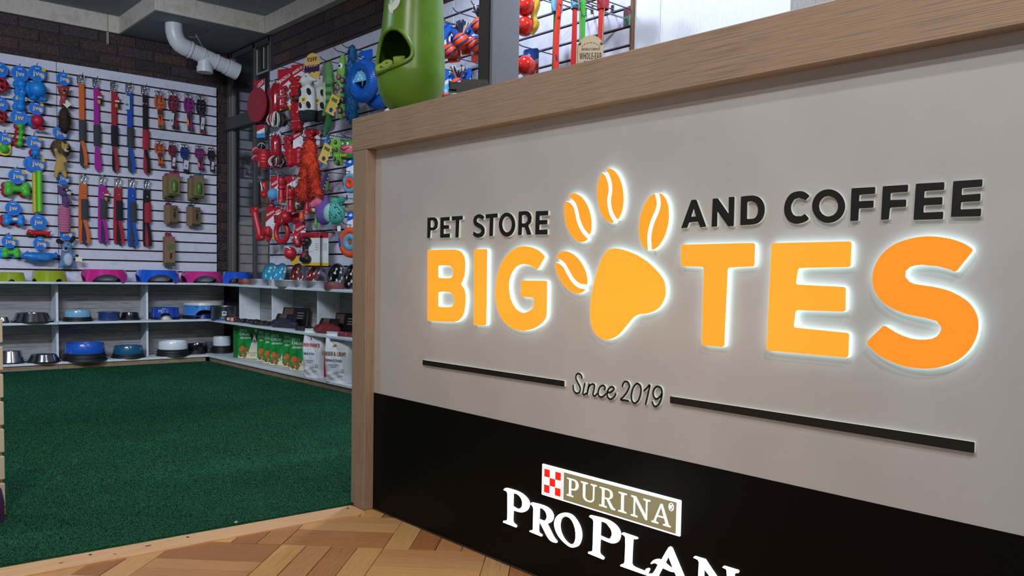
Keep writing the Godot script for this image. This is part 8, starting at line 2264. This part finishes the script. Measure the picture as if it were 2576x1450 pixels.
		if q[0] in ["ln1", "ln3", "ln5"]:
			part(t, "paper_band", turned([Vector2(0.024, -0.03), Vector2(0.026, 0.0), Vector2(0.024, 0.03)], 14), paint(col(120, 180, 216) if q[0] != "ln5" else col(170, 34, 50), 0.5), Vector3(0.01, a[2] - 0.01, 0.0))
	a = hang_r("kraft_hang_tag", "round-topped kraft hang tag reading WHOLE-EAR on twine", "ear", "tag", 0.75, false)
	t = a[0]
	t.position.y += 0.02
	h = a[2]
	var w := 0.105
	var kraft := grain("pale kraft", [col(196, 170, 136), col(212, 188, 154), col(204, 180, 146)], 0.05, Vector3(12, 12, 12), 0.85)
	var op := PackedVector2Array([Vector2(-w / 2, -0.08), Vector2(w / 2, -0.08)])
	op.append_array(arc2(Vector2(0, h - w * 0.5), w / 2, w * 0.5, 0, PI, 14))
	part(t, "tag_card", cut(op, [], 0.003), kraft)
	part(t, "side_card", box(Vector3(0.03, 0.14, 0.003), 0.0), kraft, Vector3(-w * 0.42, 0.01, -0.003), Vector3(0, 0, 0.0))
	var ink := paint(col(84, 60, 44), 0.8)
	text(t, "print", "NATURALLY COMPLETE", ink, Vector3(0, h * 0.50, 0.0034), w * 0.72, 0.009, false, 0.0006)
	text(t, "print", "WHOLE-EAR", ink, Vector3(0, h * 0.26, 0.0034), w * 0.86, 0.026, false, 0.0006)
	text(t, "print", "TREATS", ink, Vector3(0, h * 0.0, 0.0034), w * 0.5, 0.018, false, 0.0006)
	for k in 7:
		part(t, "arch_print", box(Vector3(0.008, 0.002, 0.0006), 0.0), ink, Vector3(cos(0.6 + k * 0.32) * w * 0.4, h * 0.42 + sin(0.6 + k * 0.32) * w * 0.34, 0.0034), Vector3(0, 0, 0.6 + k * 0.32 + PI / 2))
	for s in [-1, 1]:
		part(t, "twine", piped([Vector3(s * w * 0.42, h * 0.72, 0.003), Vector3(s * w * 0.46, h * 1.5, 0.004), Vector3(s * w * 0.52, h * 2.3, 0.0)], 0.0022, 6), cloth(col(186, 160, 126)))
		part(t, "twine_knot", sphere(10, 6), cloth(col(176, 150, 116)), Vector3(s * w * 0.42, h * 0.72, 0.005), Vector3.ZERO, Vector3.ONE * 0.006)
	var hk := thing("display_arm", "steel display arm on a wall plate holding the kraft hang tag", "hook", Vector3(XR, 1.842, -2.474), -PI / 2, "wire hooks in the slat walls")
	part(hk, "arm_plate", box(Vector3(0.034, 0.075, 0.004), 0.001), chrome(), Vector3(0, 0, 0.002))
	part(hk, "arm", piped([Vector3(0, -0.005, 0.004), Vector3(-0.055, 0.018, 0.15), Vector3(-0.10, 0.05, 0.27)], 0.0045, 8), chrome())
	part(hk, "green_sticker", box(Vector3(0.022, 0.04, 0.001), 0.0), paint(col(40, 110, 80), 0.5), Vector3(0.004, -0.014, 0.0046))

func build_more_side() -> void:
	var red := red_rubber()
	var navy := col(30, 50, 110)
	var orange := col(232, 76, 34)
	var a := hang_r("rubber_pawn", "red rubber pawn toy half hidden below the orange fur toy", "n_pawn")
	part(a[0], "pawn", pawn(a[2], 0.030), red, Vector3(0, 0, 0.01))
	header_card(a[0], 0.07, a[2] * 0.8, Vector3(0.015, a[2] * 0.5, -0.025), false)
	a = hang_r("monster_toy", "grey monster-faced toy between the red pawn toys", "n_grey")
	var t: Node3D = a[0]
	part(t, "head", skinned([[Vector3(0, 0.04, 0), Vector3(0, 0.085, 0), 0.030, 0.026], [Vector3(-0.022, 0.10, 0), Vector3(-0.026, 0.118, 0), 0.009, 0.006], [Vector3(0.022, 0.10, 0), Vector3(0.026, 0.118, 0), 0.009, 0.006]], 0.006, 0.01), paint(col(70, 66, 70), 0.6))
	for s in [-1, 1]:
		part(t, "eye", sphere(10, 6), paint(col(224, 222, 216), 0.4), Vector3(s * 0.012, 0.088, 0.026), Vector3.ZERO, Vector3(0.009, 0.009, 0.005))
		part(t, "pupil", sphere(8, 6), paint(col(16, 14, 16), 0.4), Vector3(s * 0.012, 0.088, 0.031), Vector3.ZERO, Vector3.ONE * 0.004)
	part(t, "teeth", box(Vector3(0.034, 0.010, 0.006), 0.002), paint(col(222, 220, 212), 0.5), Vector3(0, 0.048, 0.030))
	a = hang_r("orange_squeak_toy", "small orange rubber squeak toy below the grey monster", "n_org")
	part(a[0], "body", skinned([[Vector3(0, 0.02, 0), Vector3(0, 0.05, 0), 0.020, 0.014]], 0.005), paint(orange, 0.45))
	part(a[0], "grey_cap", sphere(12, 8), paint(col(110, 110, 112), 0.5), Vector3(0, 0.004, 0), Vector3.ZERO, Vector3(0.016, 0.014, 0.016))
	a = hang_r("header_pack", "red and white header card above the tied red ball", "n_card")
	header_card(a[0], 0.08, a[2], Vector3(0, a[2] / 2, 0))
	part(a[0], "red_toy", lobed(a[2] * 0.5, 0.05), red, Vector3(0, -0.01, 0.016))
	a = hang_r("checker_card", "narrow purple card with a checkered edge beside the orange fur toy", "n_chk")
	part(a[0], "card", box(Vector3(0.034, a[2], 0.002), 0.0), paint(col(70, 52, 96), 0.5), Vector3(0, a[2] / 2, 0), Vector3(0, 0, -0.45))
	for k in 10:
		part(a[0], "checker", box(Vector3(0.006, 0.006, 0.001), 0.0), paint(col(24, 22, 24), 0.5) if k % 2 else paint(col(230, 230, 230), 0.5), Vector3(0.018, a[2] / 2, 0.002) + Vector3(sin(0.45), cos(0.45), 0) * (k - 4.5) * 0.012, Vector3(0, 0, -0.45))
	part(a[0], "green_toy", skinned([[Vector3(0.02, 0.0, 0), Vector3(0.026, 0.04, 0), 0.012, 0.010]], 0.005), cloth(col(90, 130, 60)))
	a = hang_r("blue_bug_toy", "small blue plush bug behind the gecko's yellow card", "n_bl")
	part(a[0], "body", skinned([[Vector3(0, 0.03, 0), Vector3(0, 0.06, 0), 0.022, 0.020], [Vector3(-0.014, 0.075, 0), Vector3(-0.020, 0.086, 0), 0.008, 0.006], [Vector3(0.014, 0.075, 0), Vector3(0.020, 0.086, 0), 0.008, 0.006]], 0.005, 0.008), cloth(col(40, 110, 190)))
	plush_eyes(a[0], Vector3(0, 0.062, 0.020), 0.008, 0.006, paint(col(226, 226, 226), 0.4))
	a = hang_r("star_ball", "small white ball with a blue star below the yellow card", "n_bb")
	part(a[0], "ball", sphere(18, 12), cloth(col(222, 224, 230)), Vector3(0, a[2] / 2, 0), Vector3.ZERO, Vector3.ONE * 0.026)
	for k in 5:
		var an := TAU * k / 5 + 0.3
		part(a[0], "star_arm", sphere(8, 6), cloth(col(40, 96, 180)), Vector3(cos(an) * 0.010, a[2] / 2 + sin(an) * 0.010, 0.024), Vector3(0, 0, an), Vector3(0.010, 0.005, 0.004))
	a = hang_r("tan_plush", "small tan plush head beside the turquoise puffer fish", "n_tan")
	part(a[0], "head", skinned([[Vector3(0, 0.03, 0), Vector3(0, 0.034, 0), 0.026, 0.024], [Vector3(0, 0.022, 0.018), Vector3(0, 0.020, 0.024), 0.014, 0.012], [Vector3(-0.022, 0.05, 0), Vector3(-0.026, 0.056, 0), 0.008, 0.007], [Vector3(0.022, 0.05, 0), Vector3(0.026, 0.056, 0), 0.008, 0.007]], 0.005, 0.008), cloth(col(170, 140, 96)))
	plush_eyes(a[0], Vector3(0, 0.040, 0.024), 0.010, 0.003, paint(col(16, 14, 16), 0.3))
	for q in [["n_red", "red knotted rubber toy behind the orange fur toy's head"], ["n_red2", "red rubber toy hung behind the rope tassels"], ["n_rt", "red rubber toy tucked behind the plush cows' cards"]]:
		a = hang_r("tucked_rubber_toy", q[1], q[0])
		part(a[0], "rubber_toy", lobed(a[2], 0.075), red)
		header_card(a[0], 0.09, a[2] * 0.9, Vector3(0.012, a[2] * 0.55, -0.03), false)
	a = hang_r("carded_ball", "orange ball pack with a navy loop behind the green bottle", "g1")
	blue_card(a[0], 0.075, a[2], Vector3(0, a[2] / 2, -0.02), orange)
	striped_ball(a[0], Vector3(0.0, 0.05, 0.012), 0.036, orange, navy)
	part(a[0], "navy_loop", piped(bent([Vector3(-0.014, 0.08, 0.012), Vector3(-0.022, 0.12, 0.014), Vector3(0.0, 0.15, 0.012), Vector3(0.018, 0.12, 0.014), Vector3(0.010, 0.08, 0.012)]), 0.006, 7), cloth(navy))
	a = hang_r("carded_ball", "orange ball pack partly behind the till screen", "g2")
	blue_card(a[0], 0.07, a[2] + 0.04, Vector3(0, a[2] / 2, -0.02), col(214, 70, 50))
	striped_ball(a[0], Vector3(0.0, 0.06, 0.012), 0.036, orange, navy)
	a = hang_r("carded_ball", "navy loop toy pack just above the counter rail", "g3")
	blue_card(a[0], 0.07, a[2], Vector3(0, a[2] / 2, -0.02), col(226, 230, 236))
	part(a[0], "navy_loop", piped(bent([Vector3(-0.014, 0.0, 0.012), Vector3(-0.024, 0.04, 0.014), Vector3(0.0, 0.075, 0.012), Vector3(0.020, 0.04, 0.014), Vector3(0.010, 0.0, 0.012)]), 0.007, 7), cloth(navy))
	striped_ball(a[0], Vector3(0.0, -0.01, 0.012), 0.030, orange, navy)
# ------------------------------------------------------------------ things on the counter
func build_countertop() -> void:
	# giant green bag dispenser with an oval mouth
	var t := thing("bag_dispenser", "large green bottle-shaped bag dispenser with an open mouth on the counter", "dispenser", Vector3(1.445, 1.197, -2.165), atan2(-1.445, 2.165))
	t.rotation.z = -0.03
	var R := 0.103
	var H := 0.60
	var green := grain("bottle green", [col(92, 134, 38), col(100, 144, 42), col(96, 139, 40)], 0.02, Vector3(2, 2, 2), 0.32)
	var seg := 96
	var rows := 96
	var rad := func(y: float) -> float:
		if y < 0.13:
			return R * maxf(0.22, sqrt(maxf(0.0, 1.0 - pow(1.0 - y / 0.13, 2.2))))
		if y > H - 0.12:
			return R * 0.76 * sqrt(maxf(0.0, 1 - pow((y - H + 0.12) / 0.12, 2.0)) * 0.92 + 0.08)
		return R * (1.0 - 0.24 * (y - 0.13) / (H - 0.25))
	var m := Mb.new()
	var inner := Mb.new()
	# mouth: pointed oval in (angle, height); angle 0 faces the viewer, negative is towards the pet shop
	var raw := [Vector2(-1.110, 0.2268), Vector2(-0.802, 0.2405), Vector2(-0.525, 0.2411), Vector2(-0.278, 0.2268), Vector2(-0.068, 0.1989), Vector2(0.015, 0.1771), Vector2(-0.020, 0.1572), Vector2(-0.235, 0.1411), Vector2(-0.579, 0.1286), Vector2(-1.019, 0.1199), Vector2(-1.370, 0.1224), Vector2(-1.370, 0.1367), Vector2(-1.370, 0.1585), Vector2(-1.313, 0.1958)]
	var mouth := PackedVector2Array()
	for k in raw.size():
		for f in 4:
			mouth.append(raw[k].cubic_interpolate(raw[(k + 1) % raw.size()], raw[(k - 1 + raw.size()) % raw.size()], raw[(k + 2) % raw.size()], f / 4.0))
	var inside := func(a: float, y: float) -> bool: return Geometry2D.is_point_in_polygon(Vector2(a, y), mouth)
	for i in seg:
		for j in rows:
			var a0 := -PI + TAU * i / seg
			var a1 := -PI + TAU * (i + 1) / seg
			var y0 := H * j / rows
			var y1 := H * (j + 1) / rows
			if inside.call((a0 + a1) / 2, (y0 + y1) / 2):
				continue
			var q := []
			var qn := []
			for e in [[a0, y0], [a1, y0], [a1, y1], [a0, y1]]:
				var r: float = rad.call(e[1])
				var dr: float = (rad.call(e[1] + 0.002) - rad.call(e[1] - 0.002)) / 0.004
				q.append(Vector3(sin(e[0]) * r, e[1], cos(e[0]) * r))
				qn.append(Vector3(sin(e[0]), -dr, cos(e[0])).normalized())
			m.quad4(q[0], q[1], q[2], q[3], qn[0], qn[1], qn[2], qn[3])
	part(t, "shell", m.done(), green)
	for i in 32:
		for j in 24:
			var a0 := -PI + TAU * i / 32
			var a1 := -PI + TAU * (i + 1) / 32
			var y0 := 0.01 + (H - 0.03) * j / 24
			var y1 := 0.01 + (H - 0.03) * (j + 1) / 24
			if inside.call((a0 + a1) / 2, (y0 + y1) / 2) or inside.call(a0, y0) or inside.call(a1, y1) or inside.call(a0, y1) or inside.call(a1, y0):
				continue
			var q := []
			for e in [[a0, y0], [a1, y0], [a1, y1], [a0, y1]]:
				var r: float = maxf(rad.call(e[1]) - 0.006, 0.002)
				q.append(Vector3(sin(e[0]) * r, e[1], cos(e[0]) * r))
			inner.quad(q[0], q[1], q[2], q[3], -Vector3(sin(a0), 0, cos(a0)))
	part(t, "lining", inner.done(), green)
	var rim := []
	for q in mouth:
		var r: float = rad.call(q.y) + 0.002
		rim.append(Vector3(sin(q.x) * r, q.y, cos(q.x) * r))
	part(t, "mouth_rim", piped(rim, 0.0062, 10, true), green)
	# leaf emblem near the top
	for e in [[-0.60, 0.315, 0.028, 0.011, 0.95], [-0.80, 0.302, 0.018, 0.008, -1.0]]:
		var lf := PackedVector2Array()
		for k in 13:
			var f := k / 12.0
			lf.append(Vector2(lerpf(-1, 1, f) * e[2], sin(f * PI) * e[3]))
		for k in range(11, 0, -1):
			var f := k / 12.0
			lf.append(Vector2(lerpf(-1, 1, f) * e[2], -sin(f * PI) * e[3]))
		var r: float = rad.call(e[1]) + 0.0012
		part(t, "leaf_emblem", cut(lf, [], 0.0012), paint(col(226, 236, 226), 0.5), Vector3(sin(e[0]) * r, e[1], cos(e[0]) * r), Vector3(0, e[0], e[4]))
	# rolls of bags inside the mouth
	for q in [[-0.034, 0.146, 0.066, "green bag roll standing up in the dispenser's mouth", 0.5], [-0.066, 0.132, 0.050, "green bag roll lying half hidden in the dispenser's mouth", 1.2], [-0.082, 0.126, 0.030, "green bag roll at the mouth's narrow corner", 1.4]]:
		var p: Vector3 = t.transform * Vector3(q[0], q[1], q[2])
		var o := thing("bag_roll", q[3], "bag roll", p, t.rotation.y, "bag rolls in the green dispenser")
		o.rotation.z = 0.25 * q[4]
		o.rotation.x = q[4] * 0.7
		part(o, "roll", turned([Vector2(0.004, -0.020), Vector2(0.017, -0.020), Vector2(0.018, -0.018), Vector2(0.018, 0.018), Vector2(0.017, 0.020), Vector2(0.004, 0.020)], 20), paint(col(150, 172, 72), 0.5))
		part(o, "core", turned([Vector2(0.0055, 0.0204), Vector2(0.004, 0.0206), Vector2(0.0038, -0.02), Vector2(0, -0.02)], 12), paint(col(150, 172, 72), 0.5))
	# small boxed item half hidden beside the dispenser
	var sq := thing("ball_carton", "small white carton with black band half hidden behind the green dispenser", "box", Vector3(1.47, 1.197, -2.318), -0.6)
	part(sq, "carton", box(Vector3(0.045, 0.03, 0.04), 0.002), paint(col(196, 206, 214), 0.5), Vector3(0, 0.015, 0))
	part(sq, "black_band", box(Vector3(0.026, 0.016, 0.001), 0.0), paint(col(20, 20, 22), 0.5), Vector3(0.002, 0.012, 0.0205))
	part(sq, "pale_ball", sphere(18, 12), paint(col(206, 206, 180), 0.5), Vector3(0, 0.036, 0), Vector3.ZERO, Vector3.ONE * 0.019)
	# flat till screen seen from behind, almost edge on
	var s := thing("till_screen", "black till screen on a stand seen almost edge-on above the counter", "screen", Vector3(1.452, 1.197, -1.811), 0.497)
	var face := paint(col(112, 114, 122), 0.45)
	var dark := paint(col(34, 36, 40), 0.4)
	part(s, "bezel", box(Vector3(0.022, 0.50, 0.034), 0.003), dark, Vector3(0, 0.29, 0))
	part(s, "back_cover", box(Vector3(0.215, 0.50, 0.028), 0.003), face, Vector3(0.118, 0.275, 0.0))
	var to_view := -1.204
	part(s, "stand_neck", cut(PackedVector2Array([Vector2(-0.052, 0), Vector2(0.052, 0), Vector2(0.034, 0.040), Vector2(-0.034, 0.040)]), [], 0.04), dark, Vector3(-0.02, 0.010, -0.02), Vector3(0, to_view, 0))
	part(s, "stand_foot", turned([Vector2(0, 0), Vector2(0.085, 0.0), Vector2(0.085, 0.005), Vector2(0.06, 0.014), Vector2(0, 0.018)], 28), dark, Vector3(-0.015, 0, -0.035))
	part(s, "stand_clip", box(Vector3(0.045, 0.024, 0.03), 0.004), dark, Vector3(-0.012, 0.042, -0.075), Vector3(0, to_view, 0))
	part(s, "green_lamp", box(Vector3(0.022, 0.004, 0.004), 0.001), paint(col(60, 170, 90), 0.4), Vector3(-0.075, 0.012, -0.060), Vector3(0, to_view, 0))
func _ready() -> void:
	rng.seed = 7
	set_stage()
	build_room()
	build_window()
	build_turf()
	build_counter()
	build_signs()
	build_slat_walls()
	build_shelves()
	build_pipe()
	build_rear_toys()
	build_leads()
	build_collars()
	build_kraft()
	build_rear_shelves()
	build_side_shelf()
	build_side_toys()
	build_more_side()
	build_countertop()
